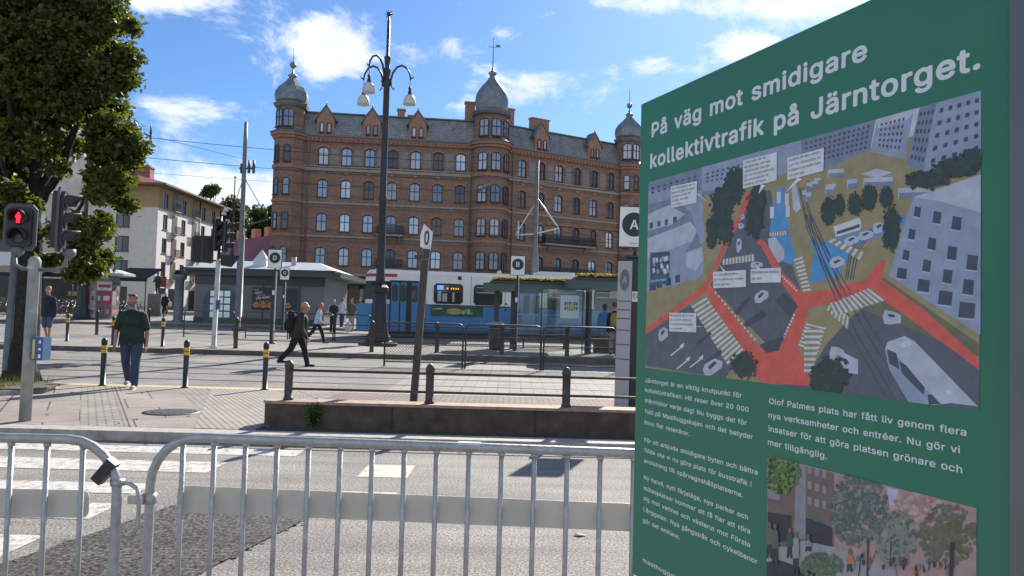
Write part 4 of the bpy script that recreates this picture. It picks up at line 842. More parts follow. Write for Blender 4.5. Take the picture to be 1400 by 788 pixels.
q.lathe([(.36, -.3), (.36, .1), (.26, .15), (.26, 2.4), (.38, 2.5), (.40, 2.75)], 12, 0, (cx_, .1, 0)); q.build('column', M_mast, ks)
q = MB(); dx_ = at(301, 420, KY).x - (kx0 + kx1) / 2
q.prism([(dx_ - .95, 0), (dx_ + .95, 0)] + [(dx_ + .95 * math.cos(R(t)), 1.25 + .85 * math.sin(R(t))) for t in range(0, 181, 15)], 'y', -.07, -.004, 0)
dr = q.build('door', mat('kiosk door green', (.05, .085, .08), .5), ks)
q = MB()
for i in range(3):
    for j in range(4): q.b2(dx_ - .55 + i * .4, dx_ - .22 + i * .4, -.085, -.072, .35 + j * .4, .67 + j * .4)
q.build('pane', M_pane, dr)
def kiosk_poster(pxa, pxb, seed, words_):
    xa, xb = at(pxa, 407, KY).x - (kx0 + kx1) / 2, at(pxb, 407, KY).x - (kx0 + kx1) / 2
    q = MB(); q.b2(xa, xb, -.09, -.063, .88, 2.12, 0); w_ = xb - xa
    g = random.Random(seed)
    for k in range(max(2, int(w_ / .42))):
        cx = xa + .25 + k * .40
        if cx > xb - .2: break
        for ly, (dz, mi, rad) in enumerate(((.16, 1, .26), (.22, 2, .20), (.27, 1, .14))):
            q.add([(cx + rad * math.cos(a) * .85, -.093 - ly * .002, .95 + dz + rad * math.sin(a) * .55) for a in [t * .628 for t in range(10)]], [tuple(range(10))], mi)
    o = q.build('poster', [mat('poster black', (.03, .03, .035), .5), mat('bun brown', (.42, .2, .08), .6), mat('sausage red', (.40, .08, .045), .5)], ks)
    for s_, mm, x, z, cp, wd in words_:
        text('lettering', s_, mm, o, (xa + x, -.097, z), (math.cos(R(8)), 0, math.sin(R(8))), (-math.sin(R(8)), 0, math.cos(R(8))), wd, cp, .01)
MW = mat('white lettering', (.8, .8, .78), .6); MY_ = mat('gold lettering', (.62, .48, .18), .6)
kiosk_poster(345.5, 377, 1, [('NU', MY_, .13, 1.92, .11, .24), ('BÄST', MW, .18, 1.74, .14, .40), ('I STAN', MY_, .28, 1.62, .09, .46), ('VÅR KORV', MW, .22, 1.42, .17, .82), ('50 kr', MY_, .45, 1.28, .08, .5)])
kiosk_poster(388, 407, 2, [])

# ------------------------------------------------------------------ information board (right foreground)
G0 = at(871, 440, 2.05); bd = Vector((.386, -.9225, 0)).normalized()
bn = Vector((bd.y, -bd.x, 0)).normalized()          # towards the readers
if bn.dot(Vector((0, 0, 0)) - G0) < 0: bn = -bn
def on_board(px, py):                     # where a line of sight meets the board's face: metres along it, metres up
    d = ray(px, py); o = Vector((0, 0, CAMH)); t = (G0 - o).dot(bn) / d.dot(bn); p = o + d * t - G0
    return Vector((p.dot(bd), p.z + CAMH if False else (o + d * t).z))
BU0 = 0.0; BU1 = on_board(1386, 300).x; BZ0 = on_board(866, 785).y; BZ1 = on_board(877, 143).y
info = thing('information_board', 'large green information board with aerial street picture and Swedish text in the right foreground', 'sign board', (G0.x, G0.y, 0), math.atan2(bd.y, bd.x))
# local axes: x along the board, -y towards the readers, z up
def bl(px, py, k=0): u = on_board(px, py); return (u.x, -.0003 - .0005 * k, u.y)
M_bgreen = mat('board green', (.055, .235, .135), .42, var=.06, vscale=2, spec=.45)
M_btext = mat('board lettering', (.86, .87, .88), .5)
q = MB(); q.b2(BU0, BU1, 0, .035, BZ0, BZ1); q.build('panel', M_bgreen, info)
q = MB(); q.b2(BU1 + .002, BU1 + .045, -.012, .05, BZ0 - .02, BZ1 + .02); q.b2(BU0 - .01, BU1, .037, .06, BZ0 - .02, BZ1 + .005); q.build('frame', mat('board frame aluminium', (.22, .22, .22), .45, .6, var=.1), info)
for u in (.12, BU1 - .12):
    q = MB(); q.b2(u - .03, u + .03, .062, .12, 0, BZ1 - .1); q.b2(u - .2, u + .2, -.15, .45, 0, .05) if False else q.b2(u - .06, u + .06, .03, .6, -.0, .06)
    q.build('post', M_galv, info)
def board_line(name, body, p0, p1, capscale, offset=.0, mm=None, par=None, k=.5):
    a, b = Vector(bl(*p0, k)), Vector(bl(*p1, k)); L_ = (b - a).length; xd = (b - a).normalized()
    return text(name, body, mm or M_btext, par or info, a, xd, (-xd.z, 0, xd.x), L_, capscale, offset)
cap1 = (on_board(890.9, 162) - on_board(890.9, 187.8)).length
board_line('lettering', 'På väg mot smidigare', (890.9, 187.8), (1185.9, 80.5), cap1, .024)
board_line('lettering', 'kollektivtrafik på Järntorget.', (889, 230.2), (1340.9, 92.6), cap1 * 1.04, .024)
cap2 = (on_board(882, 515.3) - on_board(882, 522.8)).length
for body, p0, p1 in [("Järntorget är en viktig knutpunkt för", (882, 522.5), (1014.3, 544.3)), ("kollektivtrafiken. Hit reser över 20 000", (882, 535.8), (1023.9, 563.6)),
        ("människor varje dag! Nu byggs det för", (882, 550), (1021, 581.8)), ("fullt på Masthuggskajen och det betyder", (882, 564.8), (1029.7, 601)), ("ännu fler resenärer.", (881.2, 579.8), (943, 596.5)),
        ("För att erbjuda smidigare byten och bättre", (881.2, 604), (1036.6, 649.8)), ("flöde ska vi nu göra plats för busstrafik i", (881, 617.8), (1027.8, 665.8)), ("anslutning till spårvagnshållplatserna.", (880.8, 632.3), (1016, 680.5)),
        ("Ny halvö, nytt färjeläge, nya parker och", (880.4, 655), (1023, 711)), ("mötesplatser kommer att få fler att röra", (880.4, 669.7), (1025.8, 730.2)), ("sig mot vattnet och västerut mot Första", (880, 683.5), (1025.8, 748.7)),
        ("Långgatan. Nya gångstråk och cykelbanor", (880, 698.6), (1036, 771.9)), ("gör det enklare.", (879.3, 713.5), (929.4, 738)), ("masthuggskajen", (879, 768), (944, 803))]:
    board_line('body_text', body, p0, p1, cap2 * 1.04, .014)
cap3 = (on_board(1051.7, 541.5) - on_board(1051.7, 552)).length
for body, p0, p1 in [("Olof Palmes plats har fått liv genom flera", (1051.7, 552), (1321.6, 596.4)), ("nya verksamheter och entréer. Nu gör vi", (1050.9, 571.3), (1313, 620.3)),
        ("insatser för att göra platsen grönare och", (1050.9, 589.5), (1316, 647.3)), ("mer tillgänglig.", (1050, 608), (1131, 628))]:
    board_line('body_text', body, p0, p1, cap3 * 1.03, .014)
# the aerial picture, printed flat on the board
PC_ = {}
def pm(name, col):
    if name not in PC_: PC_[name] = (len(PC_), mat('print ' + name, tuple(min(.85, c * 1.4) for c in col), .5, var=.13, vscale=38))
    return PC_[name][0]
pic = MB(); plevel = [0]
def poly(col, pts, sc=None, k=None):
    """flat printed shape; pts in photograph places (sc: crop origin and scale)"""
    if sc: pts = [(sc[0] + x / sc[2], sc[1] + y / sc[2]) for x, y in pts]
    plevel[0] += 1; lv = plevel[0] * .003
    n = len(pts); pic.add([bl(x, y, 1 + lv) for x, y in pts], [tuple(range(n))], pm(*col))
cAS = ('street grey', (.115, .12, .14)); cAS2 = ('island grey', (.075, .08, .09)); cRED = ('cycle red', (.62, .115, .085)); cBLU = ('bus blue', (.10, .27, .50)); cSAND = ('sand', (.30, .245, .13))
cBW = ('facade grey blue', (.27, .31, .40)); cBR = ('roof pale', (.42, .44, .50)); cBD = ('window slate', (.07, .08, .11)); cTR = ('tree green', (.045, .065, .055)); cTR2 = ('tree mid', (.062, .082, .062)); cTR3 = ('tree deep', (.03, .045, .04)); cW = ('print white', (.55, .56, .58)); cBS = ('facade shade', (.19, .22, .29)); cCAR = ('car pale', (.42, .45, .5)); cSKY = ('print sky', (.48, .50, .55)); cOLV = ('verge olive', (.16, .16, .09))
L1 = (870, 220, 2.464); L2 = (1100, 120, 1.79); L3 = (880, 335, 6.06)
poly(cSAND, [(887, 248.7), (1344, 123.4), (1339, 562.9), (882.5, 503)])
# background blocks
poly(cSKY, [(1108, 188.3), (1344, 123.4), (1344, 160), (1108, 225)])
poly(cBS, [(887, 248.7), (985, 222), (985, 262), (887, 290)]); poly(cBW, [(960, 229), (1108, 188.3), (1105, 228), (1000, 258), (960, 262)])
poly(cBS, [(1096, 191.6), (1198, 163.5), (1190, 205), (1130, 232), (1096, 236)])
poly(cBW, [(1200, 165), (1250, 150), (1238, 218), (1190, 208)]); poly(cBR, [(1200, 163), (1256, 147.5), (1240, 165), (1200, 176)])
poly(cBW, [(1258, 147), (1344, 123.4), (1344, 212), (1265, 238), (1242, 226)]); poly(cBS, [(1258, 147), (1281, 140.6), (1262, 236), (1240, 226)])
# left grey building group
poly(cBW, [(887, 262), (925, 255), (960, 262), (964, 330), (930, 350), (885, 385)]); poly(cBS, [(887, 280), (918, 272), (945, 290), (960, 340), (925, 358), (886, 362)])
poly(cBR, [(40, 180, ), (110, 150), (165, 180), (120, 215), (40, 235)], L1); poly(cBR, [(38, 262), (185, 205), (205, 235), (190, 270), (38, 330)], L1)
poly(cBW, [(38, 330), (190, 270), (170, 300), (168, 400), (150, 415), (36, 440)], L1); poly(cBR, [(168, 310), (222, 290), (228, 330), (200, 370), (168, 355)], L1); poly(cBW, [(168, 355), (200, 370), (228, 330), (226, 380), (200, 405), (168, 400)], L1)
for x, y, w_, h_ in [(45, 210, 12, 20), (72, 205, 10, 18), (97, 200, 10, 18), (125, 190, 12, 20), (45, 415, 22, 24), (70, 408, 18, 22), (100, 398, 18, 24), (132, 386, 16, 26)]:
    poly(cBD, [(x, y), (x + w_, y - 3), (x + w_, y + h_ - 3), (x, y + h_)], L1, .9)
# streets
poly(cAS, [(400, 100), (455, 100), (470, 230), (520, 330), (565, 470), (540, 640), (470, 650), (250, 420), (300, 310), (350, 190)], L1)
poly(cAS, [(32, 585), (180, 485), (330, 690), (300, 740), (30, 690)], L1)
poly(cAS, [(1131, 470), (1168, 430), (1230, 395), (1339, 500), (1339, 562.9), (1065, 527), (1100, 520)]);
poly(cOLV, [(1168, 418), (1206, 378), (1339, 470), (1339, 488)])
# red cycle lanes
poly(cRED, [(375, 105), (398, 98), (360, 190), (300, 300), (262, 390), (238, 440), (32, 585), (32, 565), (215, 430), (248, 385), (290, 290), (345, 185)], L1)
poly(cRED, [(225, 420), (262, 430), (400, 615), (440, 645), (470, 640), (500, 600), (540, 480), (478, 395), (420, 285), (405, 280), (415, 262), (432, 270), (500, 380), (565, 450), (640, 440), (690, 418), (690, 452), (600, 475), (582, 500), (545, 625), (570, 680), (592, 760), (420, 745), (330, 640)], L1)
poly(cRED, [(0, 500), (60, 495), (150, 470), (185, 425), (200, 420), (190, 470), (290, 540), (428, 665), (428, 690), (250, 560), (165, 500), (60, 530), (0, 540)], L2)
# blue bus street
poly(cBLU, [(475, 95), (500, 90), (500, 150), (520, 240), (560, 330), (520, 350), (470, 330), (450, 230)], L1); poly(cBLU, [(500, 255), (620, 270), (655, 285), (600, 320), (690, 330), (690, 385), (590, 415), (520, 330)], L1)
poly(cBLU, [(0, 385), (60, 375), (230, 325), (245, 305), (246, 335), (120, 390), (105, 430), (60, 465), (10, 470)], L2)
poly(cSAND, [(515, 90), (545, 85), (570, 240), (600, 300), (580, 440), (540, 330), (515, 240)], L1)
# rails of the tram
for off in (0, 9, 26, 36):
    P_ = [(548 + off * .4, 90), (575 + off * .7, 230), (620 + off, 330), (690, 470 - off * 1.2)]
    for (xa, ya), (xb, yb) in zip(P_, P_[1:]): poly(cAS2, [(xa, ya), (xa + 3, ya), (xb + 3, yb), (xb, yb)], L1, 5.2)
for off in (0, 16, 40, 60):
    P_ = [(0 + off * .25, 310), (40 + off * .5, 430), (110 + off, 600), (200 + off * 1.3, 760)]
    for (xa, ya), (xb, yb) in zip(P_, P_[1:]): poly(cAS2, [(xa, ya), (xa + 3, ya), (xb + 3, yb), (xb, yb)], L2, 5.2)
    P_ = [(100 + off * .3, 470), (110 + off * .35, 400), (150 + off * .3, 350), (240, 318 + off * .2)]
    for (xa, ya), (xb, yb) in zip(P_, P_[1:]): poly(cAS2, [(xa, ya), (xa + 2.5, ya), (xb + 2.5, yb), (xb, yb)], L2, 5.3)
# sand crossings with white bars
def crossing(a, b, c, d, n, sc, base=cSAND):
    poly(base, [a, b, c, d], sc)
    for i in range(n):
        t0, t1 = (i + .2) / n, (i + .68) / n
        f = lambda p, q, t: (p[0] + (q[0] - p[0]) * t, p[1] + (q[1] - p[1]) * t)
        poly(cW, [f(a, d, t0), f(b, c, t0), f(b, c, t1), f(a, d, t1)], sc)
crossing((185, 488), (235, 458), (365, 640), (310, 690), 15, L1); crossing((292, 332), (290, 352), (400, 338), (398, 314), 10, L1)
crossing((450, 242), (448, 255), (510, 250), (506, 236), 7, L1); crossing((575, 545), (640, 560), (612, 650), (545, 625), 7, L1); crossing((530, 330), (560, 320), (590, 440), (565, 445), 9, L1); crossing((640, 500), (655, 475), (720, 530), (715, 570), 6, L1)
crossing((62, 530), (75, 560), (200, 520), (160, 490), 10, L2); crossing((0, 590), (45, 590), (20, 700), (0, 700), 8, L2); crossing((56, 375), (70, 368), (150, 405), (140, 425), 6, L2)
for a, b, n in (((265, 440), (408, 610), 13), ((530, 515), (490, 600), 8), ((490, 385), (545, 440), 7)):
    for i in range(n):
        x, y = a[0] + (b[0] - a[0]) * i / n, a[1] + (b[1] - a[1]) * i / n; poly(cW, [(x, y), (x + 6, y + 1), (x + 6, y + 9), (x, y + 8)], L1, 9.2)
# traffic islands
for pts in ([(330, 510), (380, 455), (388, 462), (340, 520)], [(360, 550), (420, 505), (440, 515), (430, 530), (370, 562)], [(468, 470), (500, 445), (545, 490), (520, 530)], [(415, 620), (455, 605), (500, 590), (480, 640), (440, 648)], [(200, 615), (250, 575), (255, 585), (205, 625)], [(228, 680), (285, 635), (290, 648), (235, 690)]):
    poly(cAS2, pts, L1)
# white arrows on the street
for x, y in ((115, 655), (135, 700), (180, 695)): poly(cW, [(x, y), (x + 35, y - 28), (x + 32, y - 32), (x + 48, y - 42), (x + 44, y - 24), (x + 40, y - 26), (x + 4, y + 3)], L1)
# vehicles
def car(x, y, w_, h_, sk, sc):
    poly(cCAR, [(x, y + h_ * .5), (x + w_ * .12, y + h_ * .1), (x + w_ * .6, y - sk), (x + w_, y + h_ * .2 - sk), (x + w_, y + h_ * .7 - sk), (x + w_ * .4, y + h_), (x + w_ * .1, y + h_ * .95)], sc)
    poly(cBD, [(x + w_ * .25, y + h_ * .35), (x + w_ * .6, y + h_ * .18 - sk), (x + w_ * .72, y + h_ * .35 - sk), (x + w_ * .38, y + h_ * .55)], sc)
for x, y, w_, h_, sk in ((398, 445, 48, 35, 10), (338, 260, 18, 50, 0), (385, 340, 42, 22, 0), (75, 565, 32, 44, 5), (225, 680, 66, 44, 14), (655, 325, 40, 30, 5), (652, 620, 50, 60, -8), (345, 210, 18, 20, 0), (352, 180, 14, 20, 0)): car(x, y, w_, h_, sk, L1)
for x, y, w_, h_, sk in ((62, 630, 70, 70, -22), (192, 540, 45, 40, -8), (62, 418, 38, 24, 2), (98, 365, 36, 22, 3), (132, 352, 38, 22, 3), (168, 330, 32, 28, 2)): car(x, y, w_, h_, sk, L2)
poly(cCAR, [(445, 262), (470, 258), (500, 300), (500, 330), (480, 345), (447, 290)], L1); poly(cW, [(72, 340), (135, 318), (140, 330), (138, 348), (78, 366)], L2); poly(cBD, [(80, 352), (136, 334), (136, 342), (80, 360)], L2)
for x, y in ((475, 105), (452, 155), (502, 110), (505, 150)): poly(cW, [(x, y), (x + 13, y), (x + 13, y + 38), (x, y + 40)], L1)
poly(cCAR, [(525, 82), (540, 80), (556, 160), (540, 176), (528, 160)], L1)
# the big tram at the lower right
poly(cCAR, [(198, 640), (205, 622), (245, 608), (270, 620), (425, 780), (360, 772), (320, 778), (255, 770), (210, 690)], L2); poly(cBW, [(198, 640), (230, 660), (330, 775), (255, 768), (208, 690)], L2)
poly(cBD, [(203, 640), (226, 650), (234, 690), (208, 675)], L2); poly(cBD, [(232, 668), (250, 680), (296, 735), (292, 752), (240, 700)], L2); poly(cBD, [(302, 752), (312, 750), (335, 775), (305, 776)], L2)
poly(cBR, [(225, 622), (250, 616), (300, 668), (285, 680)], L2); poly(cBR, [(320, 735), (350, 722), (392, 765), (370, 770)], L2)
for x, y in ((232, 628), (246, 622), (345, 742)): poly(cW, [(x, y), (x + 12, y - 4), (x + 20, y + 6), (x + 8, y + 10)], L2)
# white plaza huts
for x, y, w_, h_ in ((575, 75, 18, 28), (600, 60, 24, 16), (640, 80, 34, 18), (560, 100, 14, 36), (650, 30, 36, 18)): poly(cBR, [(x, y), (x + w_, y - 3), (x + w_, y + h_), (x, y + h_)], L1); poly(cBS, [(x, y + h_ * .4), (x + w_, y + h_ * .4), (x + w_, y + h_), (x, y + h_)], L1)
for x, y, w_, h_ in ((58, 202, 40, 18), (145, 222, 72, 22), (105, 226, 25, 22), (52, 242, 22, 18), (230, 246, 85, 26), (18, 230, 16, 16), (4, 258, 14, 22)): poly(cBR, [(x, y), (x + w_, y - 4), (x + w_, y + h_), (x, y + h_)], L2); poly(cBS, [(x + 2, y + h_ * .45), (x + w_, y + h_ * .35), (x + w_, y + h_), (x + 2, y + h_)], L2)
poly(cBR, [(140, 212), (178, 198), (215, 208), (180, 222)], L2)
# white house at the right
poly(cBW, [(268, 268), (436, 212), (436, 606), (390, 580), (208, 460), (240, 350)], L2); poly(cBR, [(268, 268), (436, 212), (436, 305), (330, 278)], L2)
for r_, (y0, dy) in enumerate(((290, 12), (345, 22), (396, 20), (440, 20))):
    for c_ in range(4):
        x = 272 - r_ * 14 + c_ * (46 + r_ * 1.5); y = y0 + c_ * (dy * .5 + 6 + r_ * 4); w_ = 15 + c_ * 3.5; h_ = 24 + c_ * 4
        if r_ == 3: w_ *= 1.5; h_ *= 1.05
        if x + w_ < 434: poly(cBD, [(x, y), (x + w_, y + 4), (x + w_ - 3, y + h_ + 4), (x - 4, y + h_)], L2, 16.5); poly(cBR, [(x - 5, y + h_ + 1), (x + w_ - 3, y + h_ + 5), (x + w_ - 3, y + h_ + 8), (x - 5, y + h_ + 4)], L2, 16.6)
# windows of the far blocks
def wgrid(a, b, c, d, nx, ny, wx=.45, wy=.45):
    f = lambda s, t: tuple((a[i] * (1 - s) + b[i] * s) * (1 - t) + (d[i] * (1 - s) + c[i] * s) * t for i in (0, 1))
    for i in range(nx):
        for j in range(ny):
            s0, t0 = (i + .25) / nx, (j + .25) / ny; s1, t1 = s0 + wx / nx, t0 + wy / ny
            poly(cBD, [f(s0, t0), f(s1, t0), f(s1, t1), f(s0, t1)], None, 16.5)
wgrid((889, 256), (955, 238), (955, 248), (889, 268), 8, 2); wgrid((965, 236), (1050, 213), (1040, 236), (965, 252), 12, 3, .4); wgrid((1100, 194), (1192, 169), (1186, 205), (1100, 228), 14, 5, .4)
wgrid((1204, 168), (1240, 158), (1232, 208), (1200, 202), 6, 5, .4); wgrid((1284, 145), (1343, 129), (1343, 210), (1268, 232), 5, 5, .4, .35); wgrid((1258, 152), (1280, 146), (1264, 226), (1244, 220), 4, 6, .4)
# trees
def ptree(cx, cy, rx, ry, sc, col=cTR, seed=1, n=46):
    g = random.Random(seed)
    poly(col, [(cx + rx * math.cos(2 * math.pi * i / n) * g.uniform(.66, 1.0), cy + ry * math.sin(2 * math.pi * i / n) * g.uniform(.66, 1.0)) for i in range(n)], sc)
    for k in range(34):
        a, r0 = g.uniform(0, 6.283), math.sqrt(g.random()); x, y = cx + math.cos(a) * rx * r0, cy + math.sin(a) * ry * r0; r_ = rx * g.uniform(.06, .16)
        poly((cTR2, cTR, cTR3)[k % 3], [(x + r_ * math.cos(t) * g.uniform(.4, 1.2), y + r_ * math.sin(t) * g.uniform(.4, 1.2)) for t in [i * .9 for i in range(7)]], sc)
for i, (x, y, a, b) in enumerate(((290, 150, 42, 80), (330, 90, 40, 75), (300, 230, 34, 60), (260, 225, 28, 45), (400, 190, 36, 85), (412, 130, 30, 60), (650, 170, 30, 55), (365, 690, 48, 52), (640, 740, 62, 60), (350, 60, 36, 40), (255, 270, 20, 30), (685, 150, 20, 40))): ptree(x, y, a, b, L1, cTR, i)
for i, (x, y, a, b) in enumerate(((58, 305, 16, 38), (88, 288, 14, 28), (125, 285, 20, 32), (160, 270, 22, 36), (202, 268, 20, 32), (215, 345, 26, 62), (65, 705, 52, 52), (300, 225, 55, 24), (370, 200, 60, 28), (420, 175, 40, 30))): ptree(x, y, a, b, L2, cTR, 40 + i)
# call-out notes
notes = [([(918, 255.7), (954.4, 247.6), (953.6, 277.6), (918.7, 285)], ((954, 264), (970, 277)), ["Olof Palmes plats får ny", "belysning och träd samt", "är möblerad med fler", "platser att sitta", "och umgås."]),
         ([(1017.3, 219.8), (1063.6, 208.3), (1063.2, 246.8), (1017, 258.4)], ((1045, 252), (1038, 266)), ["Träden som står vid", "på Järntorget står kvar,", "dessutom fler träd. Här", "ska träd av varierande slag", "och bredare kommer att", "planteras på torget."]),
         ([(1077.9, 216), (1128, 202.5), (1127.3, 234), (1077.9, 246.8)], ((1095, 243), (1074, 265)), ["Bussarna får egna körfält", "som nytt hållplatsläge för", "smidigare byte mellan buss", "och spårvagn."]),
         ([(976.3, 372), (1021.4, 369.4), (1021.4, 392.5), (976.3, 394.5)], ((993, 371.5), (984, 361)), ["Nya, ombyggda cykelbanor", "gör det säkrare och smidigare", "att ta sig fram."]),
         ([(1027.5, 368), (1069.3, 366), (1068.9, 386.4), (1027.5, 387.2)], ((1040, 367.5), (1031, 358)), ["Ett körfält mot centrum", "tas bort."]),
         ([(916.3, 427.8), (953.2, 428.2), (953.2, 454.6), (916.3, 453.4)], ((953, 445), (963, 447)), ["Nya gångstråk gör det lättare", "att ta sig från Järntorget", "vidare mot Första Långgatan", "och mot väster."])]
cN = ('note white', (.60, .61, .64))
for pts, (ta, tb), lines in notes:
    poly(cN, [(ta[0] - 3, ta[1]), (ta[0] + 3, ta[1] + 2), tb], None, 17.2); poly(cN, pts, None, 17.6)
# sticker on the picture
poly(cBD, [(890, 346), (916, 344), (915, 388), (890, 391)], None, 17.2)
g_ = random.Random(5)
for k in range(16):
    x, y = 893 + g_.uniform(0, 20), 349 + g_.uniform(0, 22); poly(cW if k % 3 else cBW, [(x, y), (x + 3, y - 2), (x + 4, y + 4), (x + 1, y + 6)], None, 17.3 + k * .01)
poly(('sticker teal', (.05, .12, .19)), [(890, 378), (915, 375), (915, 388), (890, 391)], None, 17.6)
def clip_to(mb, P, z0_=None):
    Q = [Vector(bl(*p)) for p in P]
    return (Q[0].x + Q[3].x) / 2, (Q[1].x + Q[2].x) / 2, (z0_ if z0_ is not None else (Q[2].z + Q[3].z) / 2), (Q[0].z + Q[1].z) / 2
def clamp(mb, P, z0_=None):
    xa_, xb_, za_, zb_ = clip_to(mb, P, z0_)
    mb.v = [(min(max(x, xa_), xb_), y, min(max(z, za_), zb_)) for x, y, z in mb.v]
clamp(pic, [(887, 248.7), (1344, 123.4), (1339, 562.9), (882.5, 503)])
picture = pic.build('aerial_picture', [v[1] for v in sorted(PC_.values(), key=lambda t: t[0])], info, fix=False)
M_note = mat('note lettering', (.10, .10, .11), .6)
for pts, _, lines in notes:
    (ax, ay), (bx_, by), (cx2, cy2), (dx2, dy2) = pts; n = len(lines); mxl = max(map(len, lines))
    for i, ln_ in enumerate(lines):
        t = (i + .82) / (n + .35); x0_, y0_ = ax + (dx2 - ax) * t, ay + (dy2 - ay) * t; x1_, y1_ = bx_ + (cx2 - bx_) * t, by + (cy2 - by) * t
        f = len(ln_) / mxl * .88
        cap_ = (on_board(ax, ay) - on_board(dx2, dy2)).length / (n + .5) * .62
        board_line('note_text', ln_, (x0_ + (x1_ - x0_) * .05, y0_ + (y1_ - y0_) * .05), (x0_ + (x1_ - x0_) * (.05 + f), y0_ + (y1_ - y0_) * (.05 + f)), cap_, .0, M_note, picture, 7)
board_line('sticker_text', 'hummer', (892, 386.5), (913, 383.5), .009, .01, MW, picture, 7)
# lower picture: people on a tree lined street
pic = MB(); PC_.clear(); plevel[0] = 0
L4 = (1030, 610, 3.784)
cB1 = ('brick dim', (.17, .125, .105)); cB2 = ('stone dim', (.24, .24, .25)); cFOL = ('foliage grey', (.10, .13, .115)); cFOL2 = ('foliage light', (.19, .22, .18)); cFG = ('foliage green', (.10, .17, .05)); cFO2 = ('foliage olive', (.12, .125, .07)); cPINK = ('hazy pink', (.36, .24, .22)); cGRD = ('pale pavement', (.30, .29, .30)); cDK = ('print dark', (.05, .05, .055)); cOR = ('print orange', (.5, .17, .07)); cLB = ('lavender sky', (.42, .42, .52)); cPP = ('people cloth', (.30, .27, .28))
def lp(px, py): return (px, py)
poly(cPINK, [(75, 45), (1157, 322), (1157, 720), (70, 720)], L4)
poly(cB1, [(75, 50), (420, 140), (420, 520), (75, 520)], L4); poly(cB2, [(225, 90), (275, 98), (270, 480), (210, 480)], L4)
for i in range(3):
    for j in range(3): poly(cB2, [(282 + i * 38, 100 + j * 80 + i * 12), (302 + i * 38, 104 + j * 80 + i * 12), (302 + i * 38, 145 + j * 80 + i * 12), (282 + i * 38, 140 + j * 80 + i * 12)], L4)
poly(cDK, [(75, 340), (200, 360), (200, 480), (75, 520)], L4); poly(cDK, [(275, 370), (410, 420), (410, 540), (275, 490)], L4); poly(('shop green', (.05, .16, .12)), [(272, 355), (372, 395), (372, 405), (272, 365)], L4)
poly(cB2, [(75, 200), (140, 225), (138, 280), (75, 270)], L4)
poly(cGRD, [(70, 560), (260, 490), (450, 530), (700, 640), (900, 720), (70, 720)], L4); poly(cDK, [(70, 600), (140, 590), (330, 660), (400, 720), (70, 720)], L4)
poly(cLB, [(690, 215), (752, 228), (745, 300), (712, 330)], L4)
def blob(cx, cy, rx, ry, cols, seed, n=60, size=.16):
    g = random.Random(seed); n = int(n * 2.6); size *= .62
    for k in range(n):
        a = g.uniform(0, 6.283); r_ = math.sqrt(g.random()); x, y = cx + rx * r_ * math.cos(a), cy + ry * r_ * math.sin(a); s_ = rx * size * g.uniform(.6, 1.5)
        if k == 0: x, y, s_ = cx, cy, rx * .66
        poly(cols[k % len(cols)], [(x + s_ * math.cos(t) * g.uniform(.55, 1.15), y + s_ * (ry / rx if k == 0 else 1) * math.sin(t) * g.uniform(.55, 1.15)) for t in [i * .785 for i in range(8)]], L4, 6 + seed * 1.2 + k * .018)
blob(850, 330, 130, 90, [('pink leaf', (.34, .20, .16)), cPINK, ('pink leaf light', (.44, .33, .30))], 0, 60)
blob(1010, 470, 150, 165, [cFO2, ('foliage brown', (.17, .14, .09)), ('foliage dusk', (.14, .15, .11))], 1, 130, .13)
blob(740, 480, 110, 140, [cFOL2, ('foliage sandy', (.24, .23, .17)), cFOL], 2, 80)
blob(545, 330, 150, 190, [cFOL, ('foliage slate', (.135, .165, .15)), cFOL2, cFOL], 3, 190, .11)
blob(150, 140, 95, 105, [cFG, ('foliage bright', (.16, .25, .07)), ('foliage deep', (.045, .075, .025))], 4, 90, .15)
for (xa, ya), (xb, yb), w_ in (((595, 480), (590, 720), 8), ((560, 560), (545, 700), 5), ((640, 540), (600, 640), 4), ((1025, 500), (1018, 720), 18), ((715, 470), (713, 600), 3)): poly(cDK, [(xa, ya), (xa + w_, ya), (xb + w_, yb), (xb, yb)], L4, 12.5)
blob(360, 620, 110, 65, [('shrub', (.09, .135, .07)), ('shrub light', (.14, .18, .10)), cFOL], 5, 80, .13)
g_ = random.Random(9)
for k in range(34):
    x = 450 + g_.uniform(0, 560); y = 560 + (x - 450) * .1 + g_.uniform(-15, 60); h_ = g_.uniform(22, 44); c_ = [cPP, cDK, cOR, cB2, ('person red', (.3, .06, .05)), ('person blue', (.1, .16, .25))][k % 6 if k % 4 else 1]
    poly(c_, [(x, y), (x + 7, y - 3), (x + 13, y), (x + 12, y + h_ * .6), (x + 9, y + h_), (x + 3, y + h_), (x + 1, y + h_ * .6)], L4, 13 + k * .02); poly(cPINK, [(x + 3, y - 3), (x + 6, y - 10), (x + 10, y - 3)], L4, 13.8)
for x, y, h_, c_ in ((225, 470, 200, cPP), (118, 430, 180, cFOL), (90, 420, 160, cB1), (195, 450, 130, ('person green', (.05, .10, .085))), (505, 560, 90, cOR), (290, 485, 60, cB2)):
    poly(c_, [(x - 14, y + 10), (x, y - 2), (x + 16, y + 10), (x + 20, y + h_ * .5), (x + 12, y + h_ * .55), (x - 12, y + h_ * .55), (x - 18, y + h_ * .45)], L4, 14.2); poly(cDK, [(x - 12, y + h_ * .55), (x + 12, y + h_ * .55), (x + 16, y + h_), (x + 4, y + h_), (x, y + h_ * .7), (x - 8, y + h_), (x - 16, y + h_)], L4, 14.3); poly(cB1, [(x - 8, y - 2), (x - 8, y - 22), (x, y - 30), (x + 9, y - 22), (x + 9, y - 2)], L4, 14.4)
clamp(pic, [(1050, 622.6), (1335.5, 694.8), (1335.5, 770), (1048, 770)], BZ0 + .012)    # trimmed to the printed rectangle
pic.build('street_picture', [v[1] for v in sorted(PC_.values(), key=lambda t: t[0])], info, fix=False)
